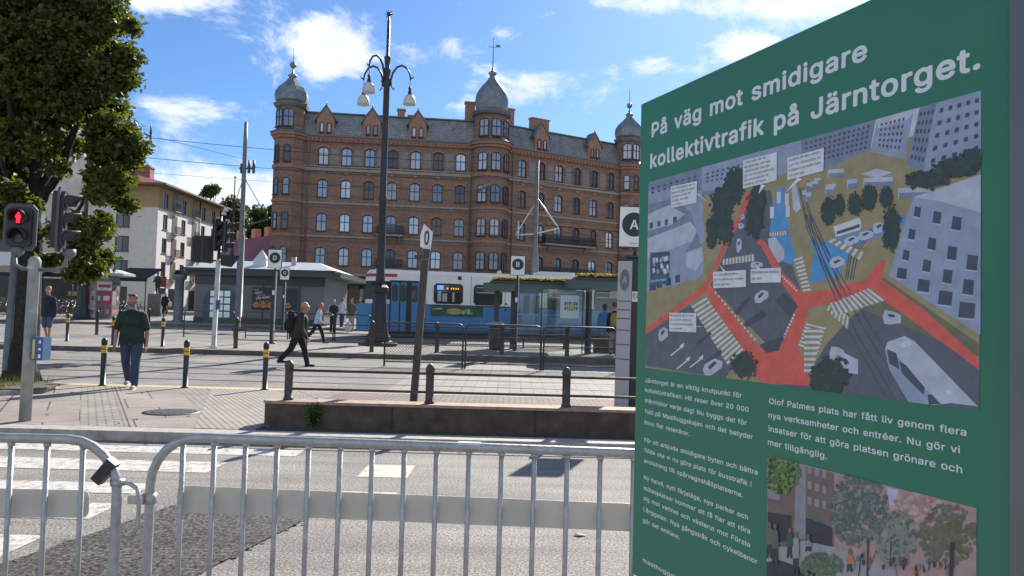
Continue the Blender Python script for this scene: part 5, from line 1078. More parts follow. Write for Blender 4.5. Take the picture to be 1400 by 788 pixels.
# ------------------------------------------------------------------ crowd barriers in the foreground
def barrier(name_label, xL, xR, yL, yR, plate, clamp_right, n):
    d = Vector((xR - xL, yR - yL, 0)); ln = d.length
    t = thing('crowd_barrier', name_label, 'barrier', (xL, yL, 0), math.atan2(d.y, d.x), 'steel crowd barriers across the street')
    H, r, rb, zb = 1.10, .019, .20, .20
    pts = [(0, 0, zb)] + [(0, 0, .2 + (H - rb - .2) * k / 3) for k in (1, 2, 3)] + [(rb + rb * math.cos(R(a)), 0, H - rb + rb * math.sin(R(a))) for a in (165, 150, 135, 120, 105, 90)]
    pts += [(ln - rb + rb * math.cos(R(a)), 0, H - rb + rb * math.sin(R(a))) for a in (90, 75, 60, 45, 30, 15)] + [(ln, 0, .2 + (H - rb - .2) * k / 3) for k in (3, 2, 1)] + [(ln, 0, zb)]
    q = MB(); q.tube(pts, r, 14); q.tube([(0, 0, zb), (ln, 0, zb)], r * .95, 12); q.build('tube_frame', M_galv, t)
    sp = ln / (n + 1)
    for i in range(n):
        q = MB(); x = sp * (i + 1); q.tube([(x, 0, zb + .01), (x, 0, H - r * .6)], .0105, 10); q.lathe([(.0125, -.008), (.0145, 0), (.0125, .008)], 10, 0, (x, 0, H - r - .004)); q.build('bar', M_galv, t)
    a, b = plate
    q = MB(); c_ = .025
    poly_ = [(a, .785 + c_), (a + c_ * .3, .785 + c_ * .3), (a + c_, .785), (b - c_, .785), (b - c_ * .3, .785 + c_ * .3), (b, .785 + c_), (b, .895 - c_), (b - c_ * .3, .895 - c_ * .3), (b - c_, .895), (a + c_, .895), (a + c_ * .3, .895 - c_ * .3), (a, .895 - c_)]
    q.prism(poly_, 'y', .030, .034); q.build('reflector_plate', M_plate, t)
    for x in (0.12, ln - .12):
        q = MB(); q.tube([(x, -.28, .012), (x, 0, .2), (x, .28, .012)], .016, 8); q.build('foot', M_galv, t)
    if clamp_right:
        q = MB(); z0 = H - .165
        q.tube([(ln, -.0, z0), (ln + .05, -.012, z0), (ln + .085, -.015, z0 - .02), (ln + .095, -.016, z0 - .06), (ln + .095, -.016, z0 - .16), (ln + .08, -.03, z0 - .205)], .0085, 8)
        q.lathe([(.027, -.012), (.027, .012)], 12, 0, (ln, 0, z0)); q.build('hook', M_galv, t)
        q = MB(); q.box((ln - .045, -.005, H - .12), (.042, .05, .10), 0, (0, R(38), 0)); q.build('rubber_stop', M_black, t)
    else:
        q = MB(); q.box((-.04, -.014, H - .255), (.065, .05, .035)); q.lathe([(.027, -.02), (.027, .02)], 12, 0, (0, 0, H - .255)); q.build('latch', M_galv, t)
    q = MB(); q.box((ln * .5 if not clamp_right else ln * .6, -.0, H + r * .55), (.09, .03, .02)); q.build('sticker', mat('paper sticker', (.6, .62, .64), .6), t)
    return t
pL = at(203, 655, 3.17); pR0 = at(157, 660, 3.04)
barrier('galvanised crowd barrier whose right end runs behind the green board', pL.x, pL.x + 2.62, 3.19, 3.03, (.1, 2.5), False, 19)
barrier('galvanised crowd barrier at the left edge with hook on its right end post', pR0.x - 2.5, pR0.x, 2.98, 3.06, (.1, 2.38), True, 17)

# ------------------------------------------------------------------ low wall with post and rail fence
wl = thing('low_wall', 'low brown granite wall along the planting bed carrying a railing', 'wall', (0, 10.25, .12))
q = MB()
wp_ = [(-3.27, .35), (-3.27, .10), (-3.22, .03), (-3.12, 0), (7, 0), (7, .35)]
q.prism(wp_, 'z', -.05, .29); q.build('stone', mat('dark brown granite', (.085, .062, .048), .85, var=.4, vscale=5, bump=.4, bscale=50), wl)
q = MB(); q.prism([(-3.285, .365), (-3.285, .09), (-3.23, .015), (-3.12, -.015), (7, -.015), (7, .365)], 'z', .293, .33); q.build('coping', mat('warm granite coping', (.34, .24, .18), .8, var=.25, vscale=8), wl)
for x in (-1.55, .35, 2.2, 4.1): 
    q = MB(); q.b2(x - .006, x + .006, -.0165, -.001, 0, .3); q.build('joint', mat('joint dark', (.05, .04, .035), .9), wl)
rl = thing('railing', 'brown iron railing with round topped posts on the low wall', 'railing', (0, 10.42, .45), 0, )
for x in (-2.98, -1.075, .77, 2.62, 4.5):
    q = MB(); q.lathe([(.068, 0), (.068, .03), (.055, .035), (.055, .43), (.063, .44), (.063, .47), (.053, .49), (.035, .525), (.0, .54)], 14, 0, (x, 0, 0)); q.build('post', M_brown, rl)
for z in (.40, .15):
    q = MB(); q.tube([(-2.98, 0, z), (7, 0, z)], .018, 8); q.build('rail', M_brown, rl)
def weed(name, label, px, py, n, h, base_z, seed, Y=None):
    p = ground_at(px, py, base_z) if Y is None else spot(px, Y, base_z)
    g = random.Random(seed); t = thing(name, label, 'plant', (p.x, p.y, base_z))
    lf = MB(); st = MB()
    for k in range(n):
        a = g.uniform(0, 6.28); ln = g.uniform(.4, 1) * h; lean = g.uniform(.1, .8)
        tip = Vector((math.cos(a) * lean * ln, math.sin(a) * lean * ln * .5, ln)); st.tube([(0, 0, 0), tip * .6, tip], .004, 4)
        for j in range(9):
            q = tip * g.uniform(.25, 1) + Vector((g.gauss(0, .03), g.gauss(0, .02), g.gauss(0, .02))); s_ = g.uniform(.018, .04)
            u = Vector((g.gauss(0, 1), g.gauss(0, 1), g.gauss(0, .5))).normalized(); w_ = u.cross(Vector((g.gauss(0, 1), g.gauss(0, 1), 1))).normalized()
            lf.add([q - u * s_, q + w_ * s_ * .5, q + u * s_, q - w_ * s_ * .5], [(0, 1, 2, 3)])
    st.build('stem', M_weed, t); lf.build('leaves', M_weed, t, fix=False); return t
weed('weed_plant', 'leafy green weed growing at the rounded end of the low wall', 428, 583, 22, .34, .12, 2)
weed('weed_plant', 'small flat weed at the foot of the low wall', 545, 584, 8, .10, .11, 5)
q = MB(); q.add([(0, -.02, .004), (.05, -.03, .02), (.11, 0, .006), (.06, .03, .012), (.02, .025, .02)], [(0, 1, 2, 3, 4)]); lf = q.build('dead_leaf', mat('dry leaf', (.33, .13, .05), .7), fix=False)
lf.location = ground_at(783, 733); tag(lf, 'dry orange brown leaf lying on the street behind the barrier', 'leaf')

# ------------------------------------------------------------------ bollards
bol = thing('bollard', 'x', 'bollard', (0, 0, 0), 0, 'black bollards with yellow bands')
q = MB(); q.lathe([(.075, 0), (.075, .02), (.050, .025), (.050, .80), (.056, .81), (.056, .87), (.045, .90), (.02, .925), (0, .93)], 14); q.build('post', M_black, bol)
q = MB(); q.lathe([(.053, .63), (.0535, .635), (.0535, .775), (.053, .78)], 14); q.build('reflective_band', M_yellow, bol)
q = MB(); q.lathe([(.0545, .70), (.0545, .72)], 14); q.build('stripe', M_black, bol)
spots = [(140, 530, .12, 'black yellow banded bollard just left of the man in the green polo'), (253, 529.5, .12, 'black yellow banded bollard at the paving edge right of the man in green'), (362, 529.8, .12, 'black yellow banded bollard in front of the walker with the backpack')]
for i, (px, py, z, lab) in enumerate(spots):
    p = at(px, 530, 14.95); p.z = .121
    if i == 0: bol.location = p; bol['label'] = lab
    else: dup(bol, p, 0, lab)
for px, Y, lab in ((91.5, 25.6, 'banded bollard near the boy in blue shorts'), (154, 24.3, 'banded bollard standing behind the shoulder of the man in green'), (222, 24.3, 'banded bollard on the far kerb right of the man in green')):
    p = spot(px, Y, PLAT(Y)); dup(bol, p, 0, lab)
pb = thing('bollard', 'plain black round topped bollard in front of the poster kiosk', 'bollard', spot(132, 33, gb(33)), 0, 'plain black bollards')
q = MB(); q.lathe([(.085, 0), (.065, .03), (.065, .9), (.075, .92), (.07, 1.0), (.03, 1.06), (0, 1.07)], 12); q.build('post', M_black, pb)
dup(pb, spot(203, 37.5, gb(37.5)), 0, 'plain black bollard behind the right shoulder of the man in green')

# ------------------------------------------------------------------ post and rail fence and hoop fences
fz = lambda Y: PLATR(Y)
pf = thing('rail_fence', 'dark fence of round topped posts and three thin rails along the tram platform kerb', 'fence', (0, 24.4, fz(24.4)))
xs = [spot(px, 24.4, .5).x for px in (322, 417, 508, 597, 686, 775, 862)]
for x in xs:
    q = MB(); zz = (PLAT(24.4) - fz(24.4)) if x < -2.5 else 0
    q.lathe([(.085, zz), (.068, zz + .03), (.068, .84), (.078, .85), (.078, .88), (.06, .93), (.0, .97)], 12, 0, (x, 0, 0)); q.build('post', M_brown, pf)
for z in (.80, .52, .24):
    q = MB(); q.tube([(xs[0], 0, z), (xs[-1], 0, z)], .017, 6); q.build('rail', M_brown, pf)
def mesh_mat():
    g = NT('wire mesh', .5); v = g.mapping(rot=(0, R(45), 0)); sep = g.node('ShaderNodeSeparateXYZ'); g.link(v, sep.inputs[0])
    return g.m
def hoop(name, label, xa, xb, Y, z, H, r, mesh, group):
    t = thing(name, label, 'fence', (xa, Y, z), 0, group); ln = xb - xa; rb = .14
    pts = [(0, 0, 0), (0, 0, H - rb)] + [(rb + rb * math.cos(R(a)), 0, H - rb + rb * math.sin(R(a))) for a in (150, 120, 90)] + [(ln - rb + rb * math.cos(R(a)), 0, H - rb + rb * math.sin(R(a))) for a in (90, 60, 30)] + [(ln, 0, H - rb), (ln, 0, 0)]
    q = MB(); q.tube(pts, r, 8); q.tube([(0, 0, .14), (ln, 0, .14)], r * .7, 6)
    if mesh: q.tube([(0, 0, H * .55), (ln, 0, H * .55)], r * .6, 6)
    q.build('frame', M_brown, t)
    if mesh:
        w_ = MB(); s_ = .085; z0, z1 = .16, H - .12; n = int((ln + (z1 - z0)) / s_) + 1
        for k in range(n):
            for sg in (1, -1):
                pts = []
                xs_ = k * s_ - (z1 - z0) if sg == 1 else k * s_
                a = [xs_, z0]; b = [xs_ + sg * (z1 - z0) if sg == 1 else xs_ - (z1 - z0), z1]
                # clip to the frame
                (xa_, za_), (xb_, zb_) = a, b
                def cl(x0, zz0, x1, zz1):
                    out = []
                    for t0 in (0.0, 1.0):
                        out.append([x0 + (x1 - x0) * t0, zz0 + (zz1 - zz0) * t0])
                    dx = x1 - x0
                    if dx == 0: return out
                    ta, tb = (0.02 - x0) / dx, (ln - .02 - x0) / dx
                    lo, hi = max(0, min(ta, tb)), min(1, max(ta, tb))
                    if lo >= hi: return None
                    return [[x0 + dx * lo, zz0 + (zz1 - zz0) * lo], [x0 + dx * hi, zz0 + (zz1 - zz0) * hi]]
                c = cl(xa_, za_, xb_, zb_)
                if c: w_.tube([(c[0][0], 0, c[0][1]), (c[1][0], 0, c[1][1])], .0055, 3, caps=False)
        w_.build('wire_mesh', M_dgrey, t, fix=False)
    return t
for (a, b), lab in zip(((525, 632), (635.5, 739), (742.5, 842), (846, 948)), ('mesh filled hoop fence panel beside the big lamp post', 'mesh filled hoop fence panel left of the sign B pole', 'mesh filled hoop fence panel in front of the tram shelter', 'mesh filled hoop fence panel behind the pillar with sign A')):
    hoop('mesh_fence', lab, spot(a, 21.3).x, spot(b, 21.3).x, 21.3, gb(21.3), 1.22, .026, True, 'mesh fence panels by the tram track')
for (a, b), lab in zip(((251, 319.5), (335.5, 393), (395.5, 455), (457.5, 506)), ('tubular hoop fence in front of the kiosk door', 'tubular hoop fence below the hot dog poster', 'tubular hoop fence behind the walker with backpack', 'tubular hoop fence ending at the tram front')):
    hoop('hoop_fence', lab, spot(a, 33.2).x, spot(b, 33.2).x, 33.2, gb(33.2), 1.15, .028, False, 'tubular hoop fences before the kiosk')

# ------------------------------------------------------------------ ornate lamp posts
M_lampglass = mat('frosted lamp bell', (.55, .55, .52), .4)
def make_lamp():
    t = thing('street_lamp', 'x', 'street lamp', (0, 0, 0), 0, 'ornate three armed street lamps')
    q = MB(); q.lathe([(.62, 0), (.62, .10), (.52, .14), (.52, .28), (.44, .40), (.40, .62), (.36, .8), (.30, 1.75), (.29, 1.9), (.36, 1.95), (.38, 2.02), (.38, 2.12), (.26, 2.22)], 8, 0, (0, 0, 0), False, R(22.5)); q.lathe([(.85, -.06), (.85, .05), (.7, .09)], 8, 0, (0, 0, 0), False, R(22.5)); q.build('base', M_black, t)
    q = MB(); q.lathe([(0.216, 2.2), (0.192, 2.5), (0.180, 2.6), (0.160, 5.3), (0.188, 5.35), (0.188, 5.5), (0.152, 5.56), (0.132, 9.7), (0.160, 9.75), (0.160, 9.95), (0.120, 10.05), (0.160, 10.3), (0.176, 10.35), (0.096, 10.45), (0.144, 10.8), (0.152, 10.85), (0.072, 10.9), (0.068, 12.25), (0.040, 12.28), (0.040, 12.4)], 10); q.build('pole', M_black, t)
    q = MB(); q.sphere((0, 0, 12.5), .09, 8, 6)
    for k in range(8): q.lathe([(.045, .05), (.0, .19)], 5, 0, (0, 0, 0)) if False else q.tube([(0, 0, 12.5), (.19 * math.cos(k * .785), 0, 12.5 + .19 * math.sin(k * .785))], [.045, .006], 5)
    q.build('star', M_black, t)
    for ang, dz in ((0, 0), (175, -.03), (232, .22)):
        c, s_ = math.cos(R(ang)), math.sin(R(ang))
        arm = [(.18, 9.75), (.16, 9.95), (.25, 10.25), (.42, 10.47), (.62, 10.54), (.82, 10.46), (.97, 10.25), (1.02, 10.05), (1.0, 9.98)]
        q = MB(); q.tube([(r_ * c, r_ * s_, z + dz) for r_, z in arm], [.05, .05, .045, .042, .04, .04, .038, .035, .03], 7)
        q.tube([(.2 * c, .2 * s_, 9.72 + dz), (.3 * c, .3 * s_, 9.60 + dz), (.34 * c, .34 * s_, 9.66 + dz)], .025, 6)
        q.tube([(1.0 * c, 1.0 * s_, 10.03 + dz), (1.12 * c, 1.12 * s_, 10.08 + dz), (1.16 * c, 1.16 * s_, 10.14 + dz)], [.03, .025, .01], 6)
        q.tube([(1.0 * c, 1.0 * s_, 10.02 + dz), (1.0 * c, 1.0 * s_, 9.7 + dz)], .016, 6); q.lathe([(.03, 9.75), (.07, 9.70), (.055, 9.6), (.085, 9.5), (.09, 9.42)], 10, 0, (1.0 * c, 1.0 * s_, dz)); q.build('arm', M_black, t)
        q = MB(); q.lathe([(.07, 9.43), (.14, 9.41), (.215, 9.33), (.255, 9.21), (.272, 9.08), (.272, 9.05), (.22, 9.045), (.05, 9.05)], 16, 0, (1.0 * c, 1.0 * s_, dz)); q.build('lamp_shade', M_lampglass, t)
    return t
lamp = make_lamp(); LP = spot(517, 28.7, fz(28.7)); lamp.location = LP; lamp.scale = (.88, .88, 1.0)
lamp['label'] = 'tall ornate black lamp post with three white bells in front of the blue tram'
l2 = dup(lamp, spot(111, 44.5, PLZ(44.5)), R(40), 'ornate lamp post partly hidden in the tree beside the poster kiosk')
l3 = dup(lamp, spot(314, 70, 1.4), R(8), 'distant ornate lamp post rising behind the kiosk roof')

# ------------------------------------------------------------------ overhead line masts and wires
m1 = thing('overhead_line_mast', 'grey stepped overhead line mast in front of the kiosk', 'mast', spot(325, 40, gb(40)), 0, 'tram overhead line masts')
q = MB(); q.lathe([(.30, 0), (.30, .12), (.19, .16), (.175, 4.9), (.13, 5.0), (.115, 7.6), (.11, 9.6), (.085, 10.9)], 12); q.build('pole', M_mast, m1)
q = MB(); q.tube([(-.25, 0, 8.45), (.55, 0, 8.45)], .05, 6); q.tube([(-.15, 0, 8.7), (-.15, 0, 8.2)], .06, 6)
for x in (.25, .5): q.lathe([(.05, 8.2), (.09, 8.3), (.06, 8.4), (.09, 8.5), (.05, 8.9)], 8, 0, (x, 0, 0))
q.build('bracket', M_dgrey, m1)
q = MB(); q.tube([(0, 0, 8.0), (1.35, -.2, 5.9)], .022, 5); q.tube([(0, 0, 8.0), (-.75, .3, 5.9)], .022, 5); q.tube([(0, 0, 5.35), (1.5, -.2, 5.85)], .05, 6); q.tube([(1.3, -.2, 5.8), (1.35, -.2, 6.2)], .04, 5); q.build('stay', M_dgrey, m1)
m2 = thing('overhead_line_mast', 'slim grey overhead line mast behind the tram with cross arm', 'mast', spot(729, 44, .9), 0, 'tram overhead line masts')
q = MB(); q.lathe([(.22, 0), (.22, 3.8), (.18, 4.4), (.12, 4.5), (.11, 9.9)], 10); q.build('pole', M_mast, m2)
q = MB(); q.tube([(.05, 0, 7.7), (1.25, -.5, 6.0)], .045, 6, 0); q.tube([(-1.15, .3, 5.55), (.0, 0, 5.65), (1.3, -.5, 5.95)], .04, 6, 0); q.tube([(0, 0, 7.5), (-.55, .2, 6.6), (-1.15, .3, 5.6)], .03, 6); q.tube([(-1.0, .3, 5.4), (-1.0, .3, 6.4)], .05, 6); q.build('cross_arm', mat('pale steel arm', (.55, .54, .50), .4, .5), m2)
def wire(label, a, b, sag=.15, r=.014):
    a, b = Vector(a), Vector(b); q = MB()
    q.tube([a + (b - a) * t + Vector((0, 0, -sag * 4 * t * (1 - t))) for t in [i / 14 for i in range(15)]], r, 5)
    return tag(q.build('overhead_wire', mat('wire black', (.02, .02, .02), 1.0, spec=0)), label, 'wire', 'tram overhead wires')
wire('upper overhead wire running from the tree past the left mast', at(150, 183, 38), at(640, 222, 60), .2)
wire('second overhead wire below the upper one left of the mast', at(150, 211, 38), at(640, 246, 60), .2, .014)
wire('lowest thin overhead wire above the plastered house', at(150, 232, 55), at(640, 262, 75), .2, .012)
wire('slanting span wire rising from mast bracket to the tree', at(215, 188, 37), at(330, 217, 40), .0, .010)
wire('bright contact wire above the shelter roof right of the mast', at(745, 308, 42), at(1010, 331, 40), .02, .022)
wire('thin contact wire below the bright one', at(640, 318, 44), at(980, 341, 40), .05, .014)
wire('overhead wire crossing the right wing of the brick building', at(690, 246, 46), at(960, 270, 44), .08, .014)
wire('overhead wire crossing the brick building high above the tram', at(430, 226, 52), at(900, 238, 60), .1, .012)
# hanging insulators on the wires at the left
ins = thing('insulator', 'dark insulator hanging at the wire end beside the tree', 'insulator', at(206, 186, 38.5), 0)
q = MB(); q.lathe([(.03, -.2), (.07, -.1), (.04, 0), (.07, .12), (.03, .5), (.0, .55)], 8); q.tube([(-.35, 0, .12), (0, 0, -.05)], .05, 6); q.build('body', M_dgrey, ins)

# ------------------------------------------------------------------ stop signs
def sign_plate(t, letter, z0, w, h, yoff=-.05, small=None):
    q = MB(); q.b2(-w / 2, w / 2, yoff, yoff + .035, z0, z0 + h); pl_ = q.build('plate', M_white, t)
    q = MB(); q.b2(-w / 2 - .012, w / 2 + .012, yoff + .004, yoff + .04, z0 - .018, z0 - .001); q.b2(-w / 2 - .012, w / 2 + .012, yoff + .004, yoff + .04, z0 + h + .001, z0 + h + .018)
    for s_ in (-1, 1): q.b2(s_ * (w / 2 + .012) - .01 * (1), s_ * (w / 2 + .012) + .01, yoff + .006, yoff + .038, z0, z0 + h)
    q.build('rim', M_black, pl_)
    q = MB(); cz = z0 + h * .56; rr_ = w * .42; q.prism([(rr_ * math.cos(a), cz + rr_ * math.sin(a)) for a in [i * math.pi / 18 for i in range(36)]], 'y', yoff - .004, yoff - .001); q.build('disc', M_signdark, pl_)
    text('lettering', letter, M_white, pl_, (0, yoff - .006, cz), (1, 0, 0), (0, 0, 1), None, w * .46, .013, True)
    if small: text('lettering', small, mat('sign blue', (.03, .2, .35), .5), pl_, (0, yoff - .006, z0 + h * .09), (1, 0, 0), (0, 0, 1), None, w * .06, .004, True)
    return pl_
def stop_sign(label, letter, px, Y, z, ptop, h=.66, w=.48, lean=0, rz=0):
    """ptop: height of the plate's lower edge above the ground"""
    t = thing('stop_sign', label, 'stop sign', spot(px, Y, z), rz, 'lettered tram stop signs'); t.rotation_euler = (0, R(lean), rz)
    q = MB(); q.b2(-.075, .035, -.012, .09, -.05, ptop - .12); q.b2(.036, .072, -.0, .08, -.05, ptop - .12, 1); q.lathe([(.12, -.05), (.12, .01)], 10, 0, (0, .04, 0)); q.tube([(0, .04, ptop - .2), (0, .04, ptop + .05)], .03, 8); q.build('pole', [M_black, M_galv], t)
    sign_plate(t, letter, ptop, w, h, -.05, None)
    q = MB(); q.b2(-.05, .03, -.018, -.0125, ptop * .64, ptop * .64 + .16); q.build('notice', M_white, t)
    return t
stop_sign('white sign with dark disc B on a black pole in front of the shelter', 'B', 704, 26.7, fz(26.7), 2.63, lean=.5)
stop_sign('white sign with dark disc D on a black pole before the kiosk', 'D', 371, 28.0, .53, 2.72, lean=.5)
stop_sign('smaller white sign with dark disc C just behind sign D', 'C', 386, 40.5, gb(40.5), 2.68, h=.63, w=.47, lean=.5)
# sign A on its information pillar
pA = spot(850, 13.3, .121)
ip = thing('information_pillar', 'dark stop pillar with pale timetable face under sign A, left of the green board', 'info pillar', pA)
ip.rotation_euler = (0, R(.5), 0)
q = MB(); q.b2(-.07, .28, .0, .32, -.02, 2.62, 0); q.build('body', mat('pillar dark', (.035, .036, .04), .4, .2), ip)
q = MB(); q.prism([(-.13, .02), (.09, -.10), (.10, -.085), (-.11, .04)], 'z', .0, 2.55, 0); pn = q.build('timetable_panel', mat('pale grey panel', (.40, .395, .41), .35), ip)
M45 = Vector((.22, -.12, 0)).normalized()
for z in (.85, 1.1, 1.35, 1.55, 1.7, 1.85):
    q = MB(); c0 = Vector((-.125, .012, z)); c1 = Vector((.085, -.102, z)); nn = Vector((-.48, -.87, 0)) * .003
    q.add([c0 + nn, c1 + nn, c1 + nn + Vector((0, 0, .012)), c0 + nn + Vector((0, 0, .012))], [(0, 1, 2, 3)]); q.build('shelf_line', M_dgrey, pn)
q = MB(); cc = Vector((-.02, -.045, 2.22)) + Vector((-.48, -.87, 0)) * .004
q.add([cc + M45 * (.085 * math.cos(a)) + Vector((0, 0, .19 * math.sin(a))) for a in [i * .2618 for i in range(24)]], [tuple(range(24))]); q.build('disc', mat('disc grey', (.14, .16, .18), .5), pn)
text('lettering', 'A', mat('panel letter', (.42, .42, .44), .5), pn, cc + Vector((-.48, -.87, 0)) * .003, M45, (0, 0, 1), .08, .17, .01, True)
q = MB(); q.b2(.12, .235, -.006, -.002, 1.85, 2.03); ns = q.build('notice', M_white, ip)
q = MB(); ring = [i * math.pi / 10 for i in range(20)]
for a, b in zip(ring, ring[1:] + ring[:1]):
    q.add([(.178 + .045 * math.cos(a), -.0075, 1.955 + .045 * math.sin(a)), (.178 + .045 * math.cos(b), -.0075, 1.955 + .045 * math.sin(b)), (.178 + .034 * math.cos(b), -.0075, 1.955 + .034 * math.sin(b)), (.178 + .034 * math.cos(a), -.0075, 1.955 + .034 * math.sin(a))], [(0, 1, 2, 3)])
q.add([(.148, -.008, 1.98), (.155, -.008, 1.987), (.208, -.008, 1.932), (.201, -.008, 1.925)], [(0, 1, 2, 3)])
q.build('no_smoking_mark', mat('prohibition red', (.45, .03, .03), .5), ns)
sA = thing('stop_sign', 'white sign with dark disc A above the stop pillar, half behind the green board', 'stop sign', (pA.x + .10, pA.y, .121), 0, 'lettered tram stop signs'); sA.rotation_euler = (0, R(.8), 0)
q = MB(); q.tube([(.05, .1, 2.62), (.05, .03, 2.9)], .035, 8); q.b2(-.1, .2, .0, .2, 2.60, 2.66); q.build('pole', M_dgrey, sA)
sign_plate(sA, 'A', 2.80, .50, .69, -.05, 'västtrafik')
# sign O seen nearly edge on
sO = thing('stop_sign', 'folded white sign with a narrow dark O on a leaning brown post', 'stop sign', spot(565, 12.9, .12), 0, 'lettered tram stop signs'); sO.rotation_euler = (0, R(2.9), 0)
q = MB(); q.b2(-.06, .06, -.05, .05, -.02, 2.45); q.build('pole', M_brown, sO)
q = MB(); q.box((-.06, 0, 2.50), (.24, .10, .05)); q.box((.02, 0, 2.58), (.10, .06, .12)); q.tube([(-.18, 0, 2.5), (-.08, -.08, 2.46)], .02, 6); q.build('clamp', M_dgrey, sO)
q = MB(); P1 = [(-.10, 2.86), (-.055, 3.05), (.075, 2.95), (.065, 2.62), (.02, 2.61), (-.09, 2.66)]
fr_ = [(-.125, -.02), (-.055, -.10), (.075, .10)]
yk = lambda x: -.10 + (x + .055) * 1.55 if x > -.055 else -.10 + (-.055 - x) * 1.2
vs = [(x, yk(x), z) for x, z in P1] + [(x, yk(x) + .04, z) for x, z in P1]
pts_f = [((-.055, 3.05), (.075, 2.95), (.06, 2.62), (-.035, 2.645)), ((-.055, 3.05), (-.035, 2.645), (-.095, 2.665), (-.115, 2.86))]
for pf_ in pts_f:
    v4 = [(x, yk(x), z) for x, z in pf_]; v5 = [(x, yk(x) + .03, z) for x, z in pf_]
    q.add(v4 + v5, [(0, 1, 2, 3), (7, 6, 5, 4), (0, 4, 5, 1), (1, 5, 6, 2), (2, 6, 7, 3), (3, 7, 4, 0)])
pl_ = q.build('plate', M_white, sO)
q = MB(); cx0, cz0 = .0, 2.83
for a in range(24):
    A0, A1 = a * math.pi / 12, (a + 1) * math.pi / 12
    def E(t, ro, rz_): x = cx0 + ro * math.cos(t); return (x, yk(x) - .006, cz0 + rz_ * math.sin(t))
    q.add([E(A0, .036, .125), E(A1, .036, .125), E(A1, .016, .085), E(A0, .016, .085)], [(0, 1, 2, 3)])
q.build('lettering', M_signdark, pl_, fix=False)
# ------------------------------------------------------------------ traffic signals
M_sig = mat('signal housing', (.022, .024, .026), .45); M_lensr = mat('dim red lens', (.16, .02, .02), .2); M_lensy = mat('dim amber lens', (.14, .07, .01), .2); M_lensg = mat('dim green lens', (.015, .07, .05), .2)
M_sigedge = mat('signal back grey', (.085, .09, .095), .5, .2)
def hood(q, c, r, L_, mi=0, a0=-25, a1=205):
    n = 12; vs = []; fs = []
    for i in range(n + 1):
        a = R(a0 + (a1 - a0) * i / n); k = .55 + .45 * math.sin(max(0, min(math.pi, a)))
        for rr in (r, r + .008):
            vs.append((c[0] + rr * math.cos(a), c[1], c[2] + rr * math.sin(a))); vs.append((c[0] + rr * math.cos(a), c[1] - L_ * k, c[2] + rr * math.sin(a)))
    for i in range(n):
        b = i * 4
        fs += [(b, b + 1, b + 5, b + 4), (b + 2, b + 6, b + 7, b + 3), (b + 1, b + 3, b + 7, b + 5)]
    q.add(vs, fs, mi, True)
def signal_head(par, name, pos, rz, lenses, w, pitch, r, backplate=True, lit=None):
    """signal head looking to its own -y"""
    h = link(name, None, par) if False else None
    H = pitch * len(lenses) + .04
    q = MB(); c_ = .04
    q.prism([(-w / 2, c_), (-w / 2 + c_, 0), (w / 2 - c_, 0), (w / 2, c_), (w / 2, H - c_), (w / 2 - c_, H), (-w / 2 + c_, H), (-w / 2, H - c_)], 'y', 0, .14)
    if backplate: q.prism([(-w / 2 - .05, -.02 + c_), (-w / 2, -.05), (w / 2, -.05), (w / 2 + .05, -.02 + c_), (w / 2 + .05, H - .02), (w / 2 - .01, H + .05), (-w / 2 + .01, H + .05), (-w / 2 - .05, H - .02)], 'y', .045, .075, 1)
    for i, l in enumerate(lenses): hood(q, (0, -.001, H - .02 - pitch * (i + .5)), r, .19)
    o = q.build(name, [M_sig, M_sigedge], par); o.location = pos; o.rotation_euler = (0, 0, rz)
    for i, l in enumerate(lenses):
        q = MB(); q.lathe([(r * .95, 0), (r * .9, .012), (.0, .03)], 16); ln = q.build('lens', l, o); ln.rotation_euler = (R(90), 0, 0); ln.location = (0, -.002, H - .02 - pitch * (i + .5))
    return o, H
ts = thing('traffic_signal', 'grey signal post with red walking figure and push button box beside the tree trunk', 'traffic signal', at(34, 575, 10.1) * 1, 0, 'traffic signals')
ts.location.z = .122; ts.rotation_euler = (0, R(.6), 0)
q = MB(); q.lathe([(.072, 0), (.072, 2.02), (.078, 2.03), (.078, 2.10), (.05, 2.15), (0, 2.16)], 16); q.build('pole', mat('concrete grey pole', (.30, .315, .31), .7, var=.25, vscale=6), ts)
text('number', '0051', M_white, ts, (-.045, -.082, 1.99), (1, 0, 0), (0, 0, 1), .09, .045, .008)
q = MB(); q.tube([(-.05, 0, 1.98), (-.16, 0, 1.99), (-.25, 0, 2.04), (-.27, 0, 2.18)], .026, 8); q.tube([(.05, 0, 1.98), (.30, 0, 1.99), (.40, 0, 2.05), (.42, 0, 2.2)], .026, 8)
q.lathe([(.03, 2.14), (.08, 2.2), (.08, 2.27)], 10, 0, (-.27, .05, 0)); q.lathe([(.03, 2.14), (.08, 2.2), (.08, 2.27)], 10, 0, (.42, .05, 0)); q.build('bracket', M_mast, ts)
ph, H = signal_head(ts, 'signal_head', (-.24, .0, 2.28), R(12), [MATS['dim red lens'], mat('dark lens', (.02, .03, .04), .15, spec=.8)], .30, .24, .10, True)
q = MB(); S = .017; fig = [(-1.2, -4.3), (-.2, -4.3), (0, -1.5), (.3, -4.3), (1.3, -4.3), (1.2, -.5), (1.9, -.2), (1.7, 2.2), (.9, 2.6), (.9, 3.2), (.5, 4.2), (-.5, 4.2), (-.9, 3.2), (-.9, 2.6), (-1.7, 2.2), (-1.9, -.2), (-1.2, -.5)]
q.add([(x * S, -.034, .24 + .02 + .12 + z * S) for x, z in fig], [tuple(range(len(fig)))])
fg = q.build('red_figure', mat('lit red figure', (.8, .02, .03), .5, emit=(1, .012, .03), estr=1.6), ph, fix=False)
signal_head(ts, 'signal_head', (.36, .02, 2.28), R(108), [M_lensr, M_lensy, M_lensg], .24, .235, .095, True)
